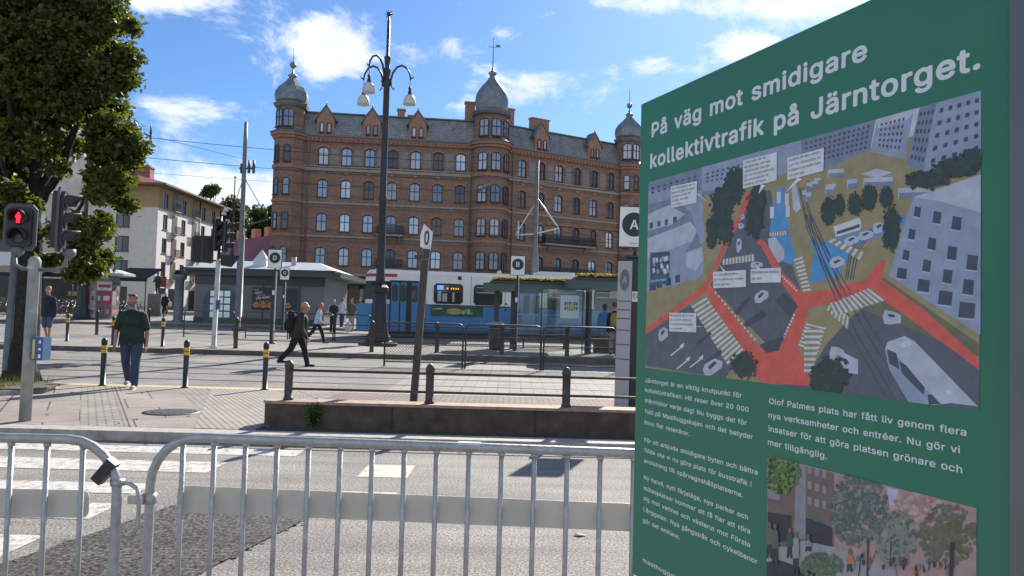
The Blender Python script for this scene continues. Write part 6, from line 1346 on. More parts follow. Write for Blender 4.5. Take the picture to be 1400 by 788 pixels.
q = MB(); q.b2(-.075, .075, -.09, .09, 0, .30, 0); q.b2(-.06, -.025, -.093, -.0905, .02, .27, 1); q.b2(.02, .05, -.093, -.0905, .03, .08, 2); q.b2(.02, .05, -.093, -.0905, .13, .16, 2); q.b2(.02, .05, -.093, -.0905, .22, .26, 2)
o = q.build('push_button_box', [mat('button box blue', (.035, .10, .22), .5), mat('button box yellow', (.5, .42, .15), .5), M_white], ts); o.location = (.155, .0, .80)
sp = thing('signal_pole', 'pale grey steel pole at the left edge behind the signal post', 'pole', at(8, 526, 14.6)); sp.location.z = .122; sp.rotation_euler = (0, R(1.6), 0)
q = MB(); q.lathe([(.10, 0), (.10, .1), (.085, .12), (.085, 2.7), (.0, 2.75)], 14); q.build('pole', M_mast, sp)
t2 = thing('traffic_signal', 'pale signal post with stacked dark signal heads in front of the kiosk', 'traffic signal', spot(292, 24.1, PLAT(24.1)), 0, 'traffic signals'); t2.rotation_euler = (0, R(.8), 0)
q = MB(); q.lathe([(.12, 0), (.12, .06), (.075, .09), (.075, 2.75), (.05, 2.8)], 14); q.build('pole', mat('scuffed white pole', (.55, .54, .51), .7, var=.3, vscale=4), t2)
q = MB(); q.tube([(0, 0, 2.7), (0, 0, 4.15)], .05, 8); q.tube([(-.5, .1, 2.75), (.5, 0, 2.75)], .03, 6); q.tube([(-.5, .1, 3.1), (.3, 0, 3.1)], .03, 6); q.build('bracket', M_sig, t2)
signal_head(t2, 'signal_head', (-.04, -.05, 3.1), R(98), [M_lensr, M_lensy, M_lensg], .30, .31, .11)
signal_head(t2, 'signal_head', (.28, -.02, 3.05), R(92), [M_lensr, M_lensy, M_lensg], .30, .31, .11)
signal_head(t2, 'signal_head', (-.42, .12, 2.72), R(200), [M_lensr, M_lensy, M_lensg], .26, .24, .09)
signal_head(t2, 'signal_head', (-.72, .12, 2.72), R(200), [M_lensr, M_lensy, M_lensg], .26, .24, .09)
q = MB(); q.prism([(.10, 2.94), (.72, 2.92), (.46, 2.56), (.12, 2.60)], 'y', -.12, -.09); q.build('visor', M_sig, t2)
q = MB(); q.b2(-.06, .06, -.14, -.076, 1.2, 1.5); q.build('push_button_box', mat('button box blue', (.035, .10, .22), .5), t2).location = (.10, .03, .02)

# ------------------------------------------------------------------ tram
P0 = Vector((at(500, 430, 36).x, 36.0)); TD = Vector((.9785, .206)); tz0 = gb(36) + .02
tram = thing('tram', 'blue and white tram standing at the stop behind the lamp post and shelter', 'tram', (P0.x, P0.y, tz0), math.atan2(TD.y, TD.x))
def TX(px, py):
    k = (px - 700) / FPX
    d = ray(px, py); k = d.x / d.y
    s_ = (k * P0.y - P0.x) / (TD.x - TD.y * k); Y = P0.y + TD.y * s_
    return s_, at(px, py, Y).z - tz0
M_tblue = mat('tram blue', (.04, .18, .38), .35, var=.06, vscale=2); M_twhite = mat('tram white', (.72, .71, .68), .4, var=.05, vscale=2); M_tdark = mat('tram dark rubber', (.02, .022, .025), .5)
M_tglass = mat('tram window glass', (.022, .026, .03), .06, spec=.4)
TL, TW, TH = 21.0, 2.55, 3.22; zb_, zm_ = .30, 1.60
plan_u = [(1.5, 0), (.25, .28), (-.02, .62), (-.02, TW - .62), (.25, TW - .28), (1.5, TW), (TL, TW), (TL, 0)]
plan_l = [(1.5, 0), (.1, .22), (-.42, .62), (-.42, TW - .62), (.1, TW - .22), (1.5, TW), (TL, TW), (TL, 0)]
q = MB(); q.prism(plan_u, 'z', zm_ + .002, TH - .18); 
inner = [(1.55, .1), (.4, .36), (.15, .66), (.15, TW - .66), (.4, TW - .36), (1.55, TW - .1), (TL - .1, TW - .1), (TL - .1, .1)]
n8 = len(plan_u); vs = [(x, y, TH - .178) for x, y in plan_u] + [(x, y, TH) for x, y in inner]
q.add(vs, [(i, (i + 1) % n8, (i + 1) % n8 + n8, i + n8) for i in range(n8)] + [tuple(range(n8, 2 * n8))]); body = q.build('body', M_twhite, tram)
q = MB(); q.prism(plan_l, 'z', zb_, zm_); q.build('lower_body', M_tblue, tram)
q = MB(); q.prism([(1.6, .15), (.3, .5), (.3, TW - .5), (1.6, TW - .15), (TL - .5, TW - .15), (TL - .5, .15)], 'z', .02, zb_ - .002); q.build('undercarriage', M_tdark, tram)
q = MB(); q.prism([(plan_u[0][0] - .1, -.012), (.22, .262), (-.04, .60), (-.04, TW - .6), (.22, TW - .262), (.5, TW - .1), (.5, .25), (1.4, .1)], 'z', TH - .34, TH - .20); q.build('red_band', mat('tram red band', (.45, .02, .03), .4), tram)
q = MB()   # cab glazing: windscreen and side light, set just proud of the shell
q.prism([(1.25, .045), (.26, .268), (-.035, .61), (-.035, TW - .61), (.26, TW - .268), (.6, TW - .2), (.6, .22), (1.25, .09)], 'z', zm_ + .2, TH - .55); q.build('windscreen', M_tglass, tram)
s0, z0 = TX(532, 459); s1, z1 = TX(573, 384)
q = MB(); q.b2(s0, s1, -.02, .05, zb_ + .03, z1 - .02); dr = q.build('door', M_tblue, tram)
q = MB(); w3 = (s1 - s0) / 3
for i in range(3):
    a = s0 + i * w3; q.b2(a - .03, a + .03, -.026, -.021, zb_ + .03, z1 - .03)
q.b2(s0 + 2 * w3 - .14, s0 + 2 * w3 + .12, -.0255, -.0215, zb_ + .03, z1 - .03); q.b2(s0, s1, -.026, -.021, z1 - .12, z1 - .02)
q.build('seal', M_tdark, dr)
for i in range(3):
    a = s0 + i * w3 + (.14 if i == 2 else .06); b = s0 + (i + 1) * w3 - (.2 if i == 1 else .08); m_ = (a + b) / 2; hw_ = max(.14, (b - a) / 2); zt_, zl_ = TX(545, 389)[1], TX(545, 413)[1]; c_ = .1
    q = MB(); q.prism([(m_ - hw_, zl_ + c_), (m_ - hw_ + c_, zl_), (m_ + hw_ - c_, zl_), (m_ + hw_, zl_ + c_), (m_ + hw_, zt_ - c_), (m_ + hw_ - c_, zt_), (m_ - hw_ + c_, zt_), (m_ - hw_, zt_ - c_)], 'y', -.031, -.0265); q.build('window', M_tglass, dr)
def tram_window(pa, pb, pt, pl_, slide):
    a, b = TX(pa, 400)[0], TX(pb, 400)[0]; m_ = (pa + pb) / 2; zt_, zl_ = TX(m_, pt)[1], TX(m_, pl_)[1]; c_ = .12
    def rr(e): return [(a + e, zl_ + c_ + e), (a + c_ + e, zl_ + e), (b - c_ - e, zl_ + e), (b - e, zl_ + c_ + e), (b - e, zt_ - c_ - e), (b - c_ - e, zt_ - e), (a + c_ + e, zt_ - e), (a + e, zt_ - c_ - e)]
    q = MB(); q.prism(rr(0), 'y', -.016, .0); w = q.build('window', M_tdark, tram)
    q = MB(); q.prism(rr(.06), 'y', -.020, -.0165); q.build('pane', M_tglass, w)
    if slide:
        q = MB(); q.b2(a + .15, b - .15, -.026, -.021, zt_ - .40, zt_ - .36); q.b2((a + b) / 2 - .02, (a + b) / 2 + .02, -.026, -.021, zt_ - .36, zt_ - .08); q.b2(a + .15, (a + b) / 2, -.0245, -.021, zt_ - .15, zt_ - .12); q.build('sliding_light', mat('window bar grey', (.4, .4, .4), .4, .4), w)
    return a, b, zt_, zl_, w
a, b, zt_, zl_, w = tram_window(593, 633, 388, 416, False)
q = MB(); q.b2(a + .16, a + .46, -.024, -.0205, zt_ - .30, zt_ - .10); q.build('display', mat('blue display', (.05, .1, .4), .4, emit=(.08, .22, .8), estr=1.0), w)
for k, x in enumerate((.62, .82, .92, 1.04, 1.15)):
    q = MB(); q.b2(a + x, a + x + (.07 if k < 1 else .05), -.024, -.0205, zt_ - .27, zt_ - .20); q.build('amber_light', mat('amber light', (.6, .2, .02), .4, emit=(1, .35, .03), estr=.9), w)
q = MB(); q = None
for xa_, xb_, zt2 in ((.18, .36, .62), (.42, .64, .5), (.9, 1.0, .55)):
    q = MB(); q.b2(a + xa_, a + xb_, -.023, -.0205, zl_ + .12, zl_ + zt2); q.build('seat_back', mat('pale seat back', (.34, .36, .35), .3), w)
tram_window(647.5, 687, 390, 418, True)
for pa, pb in ((748, 800), (812, 856)): tram_window(pa, pb, 397, 424, True)
s2, s3 = TX(699, 400)[0], TX(737, 400)[0]
q = MB(); q.b2(s2, s3, -.02, .02, zb_ + .03, z1 - .1); dr2 = q.build('door', M_tblue, tram)
q = MB(); 
for i in range(3): q.b2(s2 + .12 + i * .5, s2 + .42 + i * .5, -.026, -.0205, 1.3, 2.2)
q.build('window', M_tglass, dr2)
a, zt_ = TX(589.5, 417.5); b, zl_ = TX(660, 434)
q = MB(); q.b2(a, b, -.012, -.003, zl_, zt_); ad = q.build('advert', mat('advert green', (.03, .075, .04), .5, var=.5, vscale=1.2), tram)
q = MB(); hh = zt_ - zl_; L_ = b - a
def ell(cx, cz, rx, rz_, mi, y): q.add([(a + L_ * cx + L_ * rx * math.cos(t), y, zl_ + hh * cz + hh * rz_ * math.sin(t)) for t in [i * .3927 for i in range(16)]], [tuple(range(16))], mi)
ell(.45, .45, .15, .26, 0, -.0135); ell(.46, .42, .15, .14, 2, -.0145); ell(.44, .60, .13, .18, 0, -.0155); ell(.46, .33, .13, .06, 3, -.016)
for k in range(7): ell(.62 + (k % 4) * .05, .35 + .12 * (k % 3), .035, .13, 1 if k % 2 else 3, -.0165 - k * .0003)
q.build('sandwich', [mat('bread', (.42, .27, .13), .6), mat('print salad', (.12, .28, .10), .6), mat('ham', (.40, .15, .12), .6), mat('salad light', (.3, .42, .2), .6)], ad, fix=False)
text('lettering', 'SUB', mat('advert yellow', (.6, .45, .02), .5), ad, (a + .07, -.0135, zt_ - .2), (1, 0, .05), (0, 0, 1), .20, .10, .02); text('lettering', 'WAY', MW, ad, (a + .28, -.0135, zt_ - .19), (1, 0, .05), (0, 0, 1), .26, .10, .02)
q = MB()
for px, py in ((628.5, 380.5),): s_, z_ = TX(px, py); q.b2(s_ - .09, s_ + .09, -.006, -.001, z_ - .09, z_ + .09)
for px, py in ((581, 412), (692, 416), (692, 424), (740, 418), (580, 437), (580, 446)): s_, z_ = TX(px, py); q.b2(s_ - .045, s_ + .045, -.01, -.001, z_ - .045, z_ + .045)
q.build('vent', M_tdark, tram)
q = MB()
for s_ in (8.5, 13.5): q.b2(s_, s_ + 1.8, .5, 2.0, TH + .002, TH + .22)
q.sphere((TX(684, 376)[0], .3, TH + .05), .12, 8, 6); q.build('roof_box', mat('roof box', (.6, .6, .58), .5), tram)
q = MB()
for sx in (3.2, 5.0, 13, 15): q.lathe([(.31, -.04), (.33, 0), (.31, .1)], 16, 0, (0, 0, 0)) if False else None
for sx in (3.2, 5.0, 13.0, 15.0):
    o = MB(); o.lathe([(.12, -.05), (.31, -.04), (.33, .06), (.2, .1)], 18); wv = o.build('wheel', M_tdark, tram); wv.rotation_euler = (R(90), 0, 0); wv.location = (sx, .35, .33)

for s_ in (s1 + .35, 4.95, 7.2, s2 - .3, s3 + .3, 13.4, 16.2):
    q = MB(); q.b2(s_ - .012, s_ + .012, -.006, -.0005, zb_ + .02, TH - .2); q.build('panel_seam', mat('seam dark grey', (.12, .13, .14), .6), tram)  # thin dark seam lines between the body panels
q = MB(); q.b2(1.55, TL, -.008, -.0007, zm_ - .025, zm_ + .03); q.build('waist_strip', M_tdark, tram)
q = MB(); q.b2(1.55, TL, -.008, -.0007, zb_ + .001, zb_ + .14); q.build('skirt_strip', mat('tram skirt blue', (.02, .09, .2), .5), tram)
# ------------------------------------------------------------------ tram stop shelters
def sedum_mat():
    g = NT('sedum roof', .9, .2); n = g.noise(g.tc, 14, 6, .7)
    g.color(g.ramp(n, [(.3, (.13, .12, .04)), (.5, (.36, .29, .10)), (.65, (.44, .40, .14)), (.8, (.18, .24, .06))])); g.bump(n, 1.0, .05); return g.m
M_sedum = sedum_mat(); M_stonecrop = leaf_mat('stonecrop leaves', (.20, .15, .05), (.38, .31, .13)); M_shgreen = mat('shelter green grey', (.075, .115, .10), .5)
def shelter(label, pa, pb, Y, ztop, depth, posts, panes, tufts, seed):
    xa, xb = spot(pa, Y).x, spot(pb, Y).x; z = PLATR(Y); H = ztop - z
    t = thing('tram_shelter', label, 'shelter', (xa, Y, z), 0, 'tram shelters with planted roofs'); ln = xb - xa
    q = MB(); q.prism([(0, .25), (.12, .06), (.3, 0), (ln, 0), (ln, depth), (.3, depth), (.1, depth - .1), (0, depth - .3)], 'z', H - .40, H - .12); q.build('fascia', M_shgreen, t)
    q = MB(); q.b2(.25, ln - .02, -.06, depth + .06, H - .118, H - .05); rf = q.build('roof', M_kdark, t)
    g = random.Random(seed); q = MB(); nx, ny = 50, 6
    vs = [(.3 + (ln - .36) * i / nx, depth * j / ny, H - .05 + (.03 + g.uniform(0, .09) if 0 < i < nx and 0 <= j < ny else 0)) for i in range(nx + 1) for j in range(ny + 1)]
    q.add(vs, [(i * (ny + 1) + j, (i + 1) * (ny + 1) + j, (i + 1) * (ny + 1) + j + 1, i * (ny + 1) + j + 1) for i in range(nx) for j in range(ny)])
    q.build('planted_roof', M_sedum, rf)
    q = MB()
    for k in range(1500):
        x, y = g.uniform(.32, ln - .08), g.choice((g.uniform(-.02, .1), g.uniform(0, depth))); zz = H - .03 + g.uniform(0, .10); s_ = g.uniform(.02, .05); a_ = g.uniform(0, 3.14)
        q.add([(x - s_ * math.cos(a_), y - s_ * math.sin(a_), zz), (x + s_ * math.cos(a_), y + s_ * math.sin(a_), zz), (x + g.gauss(0, .02), y + g.gauss(0, .02), zz + g.uniform(.03, .07))], [(0, 1, 2)])
    tag(q.build('stonecrop', M_stonecrop, rf, fix=False), kind='stuff')
    if tufts:
        q = MB()
        for k in range(tufts):
            x, y = g.uniform(.5, ln - .3), g.uniform(.05, depth * .6)
            for m_ in range(7): q.tube([(x, y, H - .02), (x + g.gauss(0, .05), y + g.gauss(0, .04), H + g.uniform(.06, .22))], [.012, .003], 3)
        tag(q.build('tufts', M_weed, rf), kind='stuff')
    for x, y, w_, d_, hz in posts:
        q = MB(); q.b2(x - w_ / 2, x + w_ / 2, y, y + d_, 0, H - .402); q.build('post', M_dgrey, t)
    for x0_, x1_, y_, za, zb2 in panes:
        q = MB(); q.b2(x0_, x1_, y_, y_ + .012, za, zb2); q.build('glass_pane', M_glass, t)
        q = MB(); q.b2(x0_, x1_, y_ - .01, y_ + .022, zb2 + .001, zb2 + .04); q.b2(x0_, x1_, y_ - .01, y_ + .022, za - .05, za - .001); q.build('pane_rail', M_dgrey, t)
    return t, xa, z, H
S1, xa1, z1_, H1 = shelter('tram shelter with mossy yellow roof and dark rounded end behind sign B', 658, 786, 27.4, 3.02, 1.7, [], [], 0, 3)
for px in (677, 700):
    q = MB(); x = spot(px, 27.4).x - xa1; q.b2(x - .09, x + .09, .5, .68, 0, H1 - .402); q.build('post', M_dgrey, S1)
x0 = spot(707, 27.4).x - xa1; x1 = spot(783, 27.4).x - xa1
q = MB(); q.b2(x0, x1, 1.5, 1.512, .35, H1 - .45); q.build('glass_pane', M_glass, S1)
q = MB(); q.b2(x0, x1, 1.15, 1.45, .50, .55); q.b2(x0 + .2, x0 + .26, 1.2, 1.4, 0, .499); q.b2(x1 - .26, x1 - .2, 1.2, 1.4, 0, .499); q.build('bench', M_kdark, S1)
q = MB(); q.b2(x0, x1, 1.49, 1.52, 1.26, 1.29); q.build('rail', M_galv, S1)
S2, xa2, z2_, H2 = shelter('nearer tram shelter with weedy planted roof, white emblem poster and waiting man', 773, 930, 25.7, 3.12, 1.9, [], [], 9, 8)
for px, w_ in ((804, .20), (922, .2)):
    q = MB(); x = spot(px, 25.7).x - xa2; q.b2(x - w_ / 2, x + w_ / 2, .1, .3, 0, H2 - .402); q.build('post', M_dgrey, S2)
    q = MB(); q.b2(x - w_ / 2 - .001, x + w_ / 2 + .001, .095, .099, H2 - .53, H2 - .41); q.build('bracket', M_mast, S2)
xg0, xg1 = spot(740, 25.9).x - xa2, spot(795, 25.9).x - xa2
q = MB(); q.b2(xg0, xg1, .28, .292, .3, H2 - .46); q.build('glass_pane', M_glass, S2)
q = MB(); q.b2(xg1 + .02, xg1 + .20, .10, .12, .1, H2 - .45); q.build('glass_pane', M_glass, S2)
q = MB(); q.b2(xg0, xg1 + .2, .27, .30, H2 - .459, H2 - .42); q.b2(xg0 - .05, xg0 - .001, .26, .31, 0, H2 - .42) ; q.b2(xg1 + .001, xg1 + .03, .26, .31, 0, H2 - .42); q.build('pane_frame', M_dgrey, S2)
a_, b_ = spot(764.5, 25.9).x - xa2, spot(790.5, 25.9).x - xa2; zt_ = at(777, 404, 25.9).z - z2_; zl_ = at(777, 435.5, 25.9).z - z2_
q = MB(); q.b2(a_, b_, .262, .272, zl_, zt_); ps = q.build('poster', mat('emblem poster white', (.46, .52, .56), .5), S2)
cx_, cz_ = (a_ + b_) / 2 + .03, (zl_ + zt_) / 2 + .02; RR = .22
q = MB()
for k in range(6):
    o_ = -RR + k * .078
    for j in range(2): q.add([(cx_ + o_ + .0, .2605, cz_ - RR * .7 + j * RR * .75 + .03), (cx_ + o_ + .045, .2605, cz_ - RR * .7 + j * RR * .75), (cx_ + o_ + .085, .2605, cz_ - RR * .1 + j * RR * .75), (cx_ + o_ + .03, .2605, cz_ - RR * .05 + j * RR * .75)], [(0, 1, 2, 3)], 0)
for pts in ([(-.13, -.12), (-.06, -.16), (.02, -.02), (.10, .05), (.14, .16), (.06, .12), (-.02, .05), (-.08, .12), (-.14, .08), (-.06, 0)], [(.02, -.02), (.10, -.15), (.15, -.1), (.07, .02)]):
    q.add([(cx_ + x, .2595, cz_ + z) for x, z in pts], [tuple(range(len(pts)))], 1)
q.build('emblem', [mat('emblem blue', (.02, .09, .22), .5), mat('emblem yellow', (.42, .35, .05), .5)], ps, fix=False)
xw0, xw1 = spot(812, 25.9).x - xa2, spot(916, 25.9).x - xa2
q = MB(); q.b2(xw0, xw1, 1.6, 1.612, .35, H2 - .45); q.build('glass_pane', M_glass, S2)
q = MB(); q.b2(xw0, xw1 - .9, 1.15, 1.5, .45, .5); q.b2(xw0 + .1, xw0 + .9, 1.2, 1.5, 0, .449); q.build('bench', mat('brown bench', (.10, .08, .065), .7), S2)
q = MB(); q.b2(xw0 + .7, xw0 + 1.05, 1.55, 1.58, 1.95, 2.2); q.build('notice', M_white, S2)
bn_ = thing('litter_bin', 'dark round litter bin with pale lid under the shelter end', 'litter bin', spot(678, 27.0, PLATR(27.0)))
q = MB(); q.lathe([(.18, 0), (.25, .04), (.27, .55), (.27, .80), (.22, .82)], 16); q.build('body', M_dgrey, bn_)
q = MB(); q.lathe([(.36, .86), (.36, .9), (.15, .98), (0, .99)], 16); q.tube([(.2, 0, .8), (.2, 0, .88)], .02, 5); q.tube([(-.2, 0, .8), (-.2, 0, .88)], .02, 5); q.build('lid', M_galv, bn_)

# ------------------------------------------------------------------ poster kiosk, awnings, bicycles on the left
zk = PLZ(45.5); pk = thing('poster_kiosk', 'eight sided advertising kiosk plastered with posters behind the bollards on the left', 'kiosk', spot(133, 45.8, zk))
q = MB(); q.lathe([(1.12, 0), (1.12, 2.55)], 8, 0, (0, 0, 0), False, R(22.5)); q.build('body', mat('kiosk body grey', (.22, .2, .21), .6), pk)
q = MB(); q.lathe([(1.0, 2.553), (1.95, 2.6), (1.95, 2.72), (1.2, 2.95), (.0, 3.05)], 8, 0, (0, 0, 0), False, R(22.5)); q.build('roof', mat('kiosk roof grey', (.42, .43, .43), .6), pk)
g_ = random.Random(21); cols_ = [(.40, .33, .34), (.36, .05, .07), (.16, .11, .11), (.55, .53, .55), (.20, .27, .36), (.22, .25, .12), (.34, .20, .20), (.10, .10, .12), (.48, .40, .42)]
pc = [mat('poster sheet %d' % i, c, .6, var=.35, vscale=5) for i, c in enumerate(cols_)]
for f in range(8):
    A_ = R(45 * f); nx_, ny_ = math.cos(A_), math.sin(A_); rr = 1.12 * math.cos(R(22.5)) + .006
    if ny_ > .2: continue
    z_ = .1
    for row, hh in enumerate((.75, .85, .55)):
        xs_ = -.42
        for w_ in ((.84,), (.5, .32), (.30, .52))[(f + row) % 3]:
            q = MB(); q.b2(xs_ + .01, xs_ + w_ - .02, -.004, 0, 0, hh - .04, g_.randrange(len(pc)))
            q.b2(xs_ + .08, xs_ + w_ - .1, -.006, -.0045, hh * .3, hh * .62, g_.randrange(len(pc)))
            o = q.build('poster', pc, pk); o.location = (nx_ * rr, ny_ * rr, z_); o.rotation_euler = (0, 0, A_ + R(90)); xs_ += w_
        z_ += hh
def awning(label, pa, pb, Y, zt, zl, dep, py=0):
    xa, xb = at(pa, 400, Y).x, at(pb, 400, Y).x
    t = thing('awning', label, 'awning', (xa, Y, 1.2), 0, 'dark awnings on the square'); ln = xb - xa
    q = MB(); q.add([(0, 0, zl), (ln, 0, zl), (ln, dep, zt), (0, dep, zt), (0, 0, zl - .25), (ln, 0, zl - .25), (0, .04, zl), (ln, .04, zl), (ln, dep, zt - .06), (0, dep, zt - .06)], [(0, 1, 2, 3), (4, 5, 1, 0), (6, 9, 8, 7), (4, 6, 7, 5)])
    q.build('canopy', MATS['black awning cloth'], t)
    for x in (.1, ln - .1):
        q = MB(); q.tube([(x, .05, -.3), (x, .05, zl)], .04, 6); q.build('post', M_black, t)
awning('long dark awning in front of the pale house behind the bicycles', 150, 200, 62, 3.9, 2.9, 3.0)
awning('dark market awning behind the signal post and the boy', 55, 100, 52, 3.3, 2.7, 3.0)
awning('dark awning at the left edge behind the tree trunk', -40, 46, 50, 3.2, 2.6, 3.0)
st = thing('market_stall', 'dim market stall with yellow sign under the awnings on the left', 'stall', (at(60, 400, 54).x, 54, 1.25))
q = MB(); q.b2(-6, 3.6, 1, 3.5, -.3, 2.4, 0); q.b2(-5.5, 3.4, -.1, .9, -.3, 1.0, 1); q.build('body', [M_kdark, mat('stall counter', (.14, .10, .08), .7, var=.5, vscale=2)], st)
q = MB(); q.b2(1.2, 2.6, .86, .89, 1.2, 1.5); q.build('sign', mat('stall yellow sign', (.55, .42, .06), .5), st)
def make_bike():
    t = thing('bicycle', 'x', 'bicycle', (0, 0, 0), 0, 'parked bicycles by the poster kiosk')
    for x in (-.52, .52):
        q = MB(); q.tube([(x + .33 * math.cos(a), 0, .34 + .33 * math.sin(a)) for a in [i * math.pi / 10 for i in range(21)]], .016, 5)
        for k in range(6): q.tube([(x, 0, .34), (x + .33 * math.cos(k * 1.047), 0, .34 + .33 * math.sin(k * 1.047))], .004, 3)
        q.build('wheel', M_black, t)
    q = MB()
    for a, b in (((-.52, .34), (-.12, .32)), ((-.12, .32), (-.22, .82)), ((-.2, .74), (.38, .78)), ((-.12, .32), (.36, .72)), ((.52, .34), (.36, .88)), ((-.52, .34), (-.2, .72))): q.tube([(a[0], 0, a[1]), (b[0], 0, b[1])], .018, 5)
    q.build('frame', mat('bike paint', (.08, .09, .10), .3, .4), t)
    q = MB(); q.tube([(.30, -.28, 1.0), (.36, -.2, 1.02), (.37, 0, 1.0), (.36, .2, 1.02), (.30, .28, 1.0)], .014, 5); q.tube([(.37, 0, 1.0), (.36, 0, .86)], .016, 5); q.build('handlebar', M_galv, t)
    q = MB(); q.sphere((-.23, 0, .87), .1, 8, 5, 0, (1.4, .7, .4)); q.build('saddle', M_black, t)
    q = MB(); q.tube([(-.83, 0, .5), (-.75, 0, .62), (-.6, 0, .70), (-.45, 0, .69)], .03, 5); q.build('mudguard', mat('bike mudguard', (.5, .5, .48), .3, .6), t)
    return t
bk = make_bike(); first = True
for i, (px, Y) in enumerate(((147, 49), (153, 50.2), (159, 49.4), (165, 50.6), (171, 49.8), (178, 50.6), (186, 51.2), (80, 46), (88, 46.8), (96, 47.6), (70, 47), (4, 44), (12, 45))):
    lab = 'parked bicycle in the crowded row between poster kiosk and pale house' if i < 7 else ('parked bicycle behind the boy in blue shorts' if i < 11 else 'parked bicycle at the left edge behind the signal post')
    loc = spot(px, Y, PLZ(Y)); rz = R(55 + 23 * math.sin(i * 2.3))
    if first: bk.location = loc; bk.rotation_euler = (0, 0, rz); bk['label'] = lab; first = False
    else: dup(bk, loc, rz, lab)
st_ = thing('statue', 'dark bronze statue on a stone pedestal at the corner of the pale house', 'statue', spot(214, 52.5, PLZ(52.5)))
q = MB(); q.b2(-.45, .45, -.45, .45, 0, 1.5); q.b2(-.55, .55, -.55, .55, -.05, .2); q.build('pedestal', mat('pedestal stone', (.14, .13, .125), .8, var=.2), st_)
# ------------------------------------------------------------------ trees
def leaf_cloud(blobs, n, size, seed, lobed=True):
    """many small folded leaves filling the given ellipsoids (centre, radii), denser in clumps"""
    g = random.Random(seed); q = MB(); vol = [b[1][0] * b[1][2] for b in blobs]; tot = sum(vol)
    for (c, r), v in zip(blobs, vol):
        clumps = []
        for k in range(max(5, int(85 * (v / tot) * len(blobs) ** .6))):
            u = Vector((g.gauss(0, 1), g.gauss(0, 1), g.gauss(0, 1))).normalized() * (g.random() ** .42)
            clumps.append((Vector((c[0] + u.x * r[0], c[1] + u.y * r[1], c[2] + u.z * r[2])), g.uniform(.16, .34) * min(r)))
        for k in range(int(n * v / tot)):
            cc, cr = clumps[g.randrange(len(clumps))]
            p = cc + Vector((g.gauss(0, 1) * cr, g.gauss(0, 1) * cr, g.gauss(0, .8) * cr)) * .75
            s_ = size * g.uniform(.6, 1.3)
            a = Vector((g.gauss(0, 1), g.gauss(0, 1), g.gauss(-.3, .8))).normalized(); b = a.cross(Vector((g.gauss(0, 1), g.gauss(0, 1), g.gauss(0, 1)))).normalized(); nn = a.cross(b)
            q.add([p, p + a * s_ * .45 + b * s_ * .36 + nn * s_ * .12, p + a * s_ * 1.05, p + a * s_ * .45 - b * s_ * .36 + nn * s_ * .12], [(0, 1, 2), (0, 2, 3)])
    return q
def limb_tubes(q, base, limbs, seed):
    g = random.Random(seed)
    for pts, r0, r1 in limbs:
        P = [Vector(p) for p in pts]; out = [P[0]]
        for a, b in zip(P, P[1:]):
            for t in (.25, .5, .75, 1): out.append(a + (b - a) * t + Vector((g.gauss(0, .03), g.gauss(0, .03), 0)) * (1 if t < 1 else 0))
        n = len(out); q.tube(out, [r0 + (r1 - r0) * i / (n - 1) for i in range(n)], 9)
def L(px, py, Y): p = at(px, py, Y); return (p.x, p.y, p.z)
tr = thing('street_tree', 'large leafy oak with dark forked trunk filling the upper left corner', 'tree', (0, 0, 0))
TB = at(28, 532, 14.7); q = MB()
limb_tubes(q, TB, [([(TB.x - .03, TB.y, .08), (TB.x, TB.y, .3), L(38, 440, 14.7), L(44, 330, 14.7), L(48, 270, 14.7)], .29, .15),
    ([L(46, 300, 14.7), L(52, 200, 14.8), L(58, 100, 15.0), L(66, -40, 15.0), L(60, -300, 15)], .12, .04),
    ([L(46, 290, 14.7), L(70, 255, 14.5), L(92, 205, 14.3), L(105, 150, 14.2), L(112, 60, 14.2), L(118, -100, 14.2)], .09, .03),
    ([L(50, 262, 14.7), L(75, 225, 15), L(98, 185, 15.2), L(125, 120, 15.3), L(140, 20, 15.3)], .08, .025),
    ([L(44, 320, 14.7), L(72, 320, 14.9), L(100, 300, 15), L(125, 260, 15), L(140, 180, 15)], .055, .02),
    ([L(42, 330, 14.7), L(28, 260, 14.6), L(18, 190, 14.5), L(8, 80, 14.5), L(0, -100, 14.5)], .10, .03),
    ([L(42, 345, 14.7), L(22, 300, 14.3), L(4, 230, 14.1), L(-25, 150, 14)], .07, .02),
    ([L(56, 120, 15), L(80, 70, 15.2), L(110, 30, 15.2), L(120, -60, 15.2)], .05, .02),
    ([L(48, 240, 14.7), L(30, 190, 15.3), L(20, 120, 15.6), L(25, 20, 15.6)], .07, .025),
    ([L(112, 60, 14.2), L(135, 30, 14.3), L(150, -20, 14.3)], .03, .012)], 4)
q.lathe([(.50, -.06), (.37, .06), (.30, .3)], 14, 0, (TB.x, TB.y, .1)); q.build('trunk', M_bark, tr)
bl_ = []
def B(px, py, Y, rpx, rpy, ry=None):
    c = at(px, py, Y); f = Y / FPX; bl_.append(((c.x, c.y, c.z), (rpx * f, (ry or rpx * f), rpy * f)))
B(152, 70, 14.3, 36, 95); B(158, 170, 14.3, 34, 85); B(150, 255, 14.2, 32, 70, .6); B(120, 330, 14.2, 34, 40, .5); B(112, 375, 14.2, 20, 26, .35)
B(110, 20, 14.6, 55, 75); B(60, -30, 15.2, 70, 90); B(10, 20, 15.0, 55, 90); B(15, 130, 15.0, 42, 75); B(70, 90, 15.8, 38, 60)
B(10, 240, 14.6, 34, 60); B(18, 305, 14.4, 30, 30, .6); B(85, 170, 15.6, 30, 50); B(88, 340, 14.6, 28, 30, .5); B(-70, 150, 15, 70, 170); B(40, 190, 15.8, 28, 40); B(130, 120, 15.2, 40, 60)
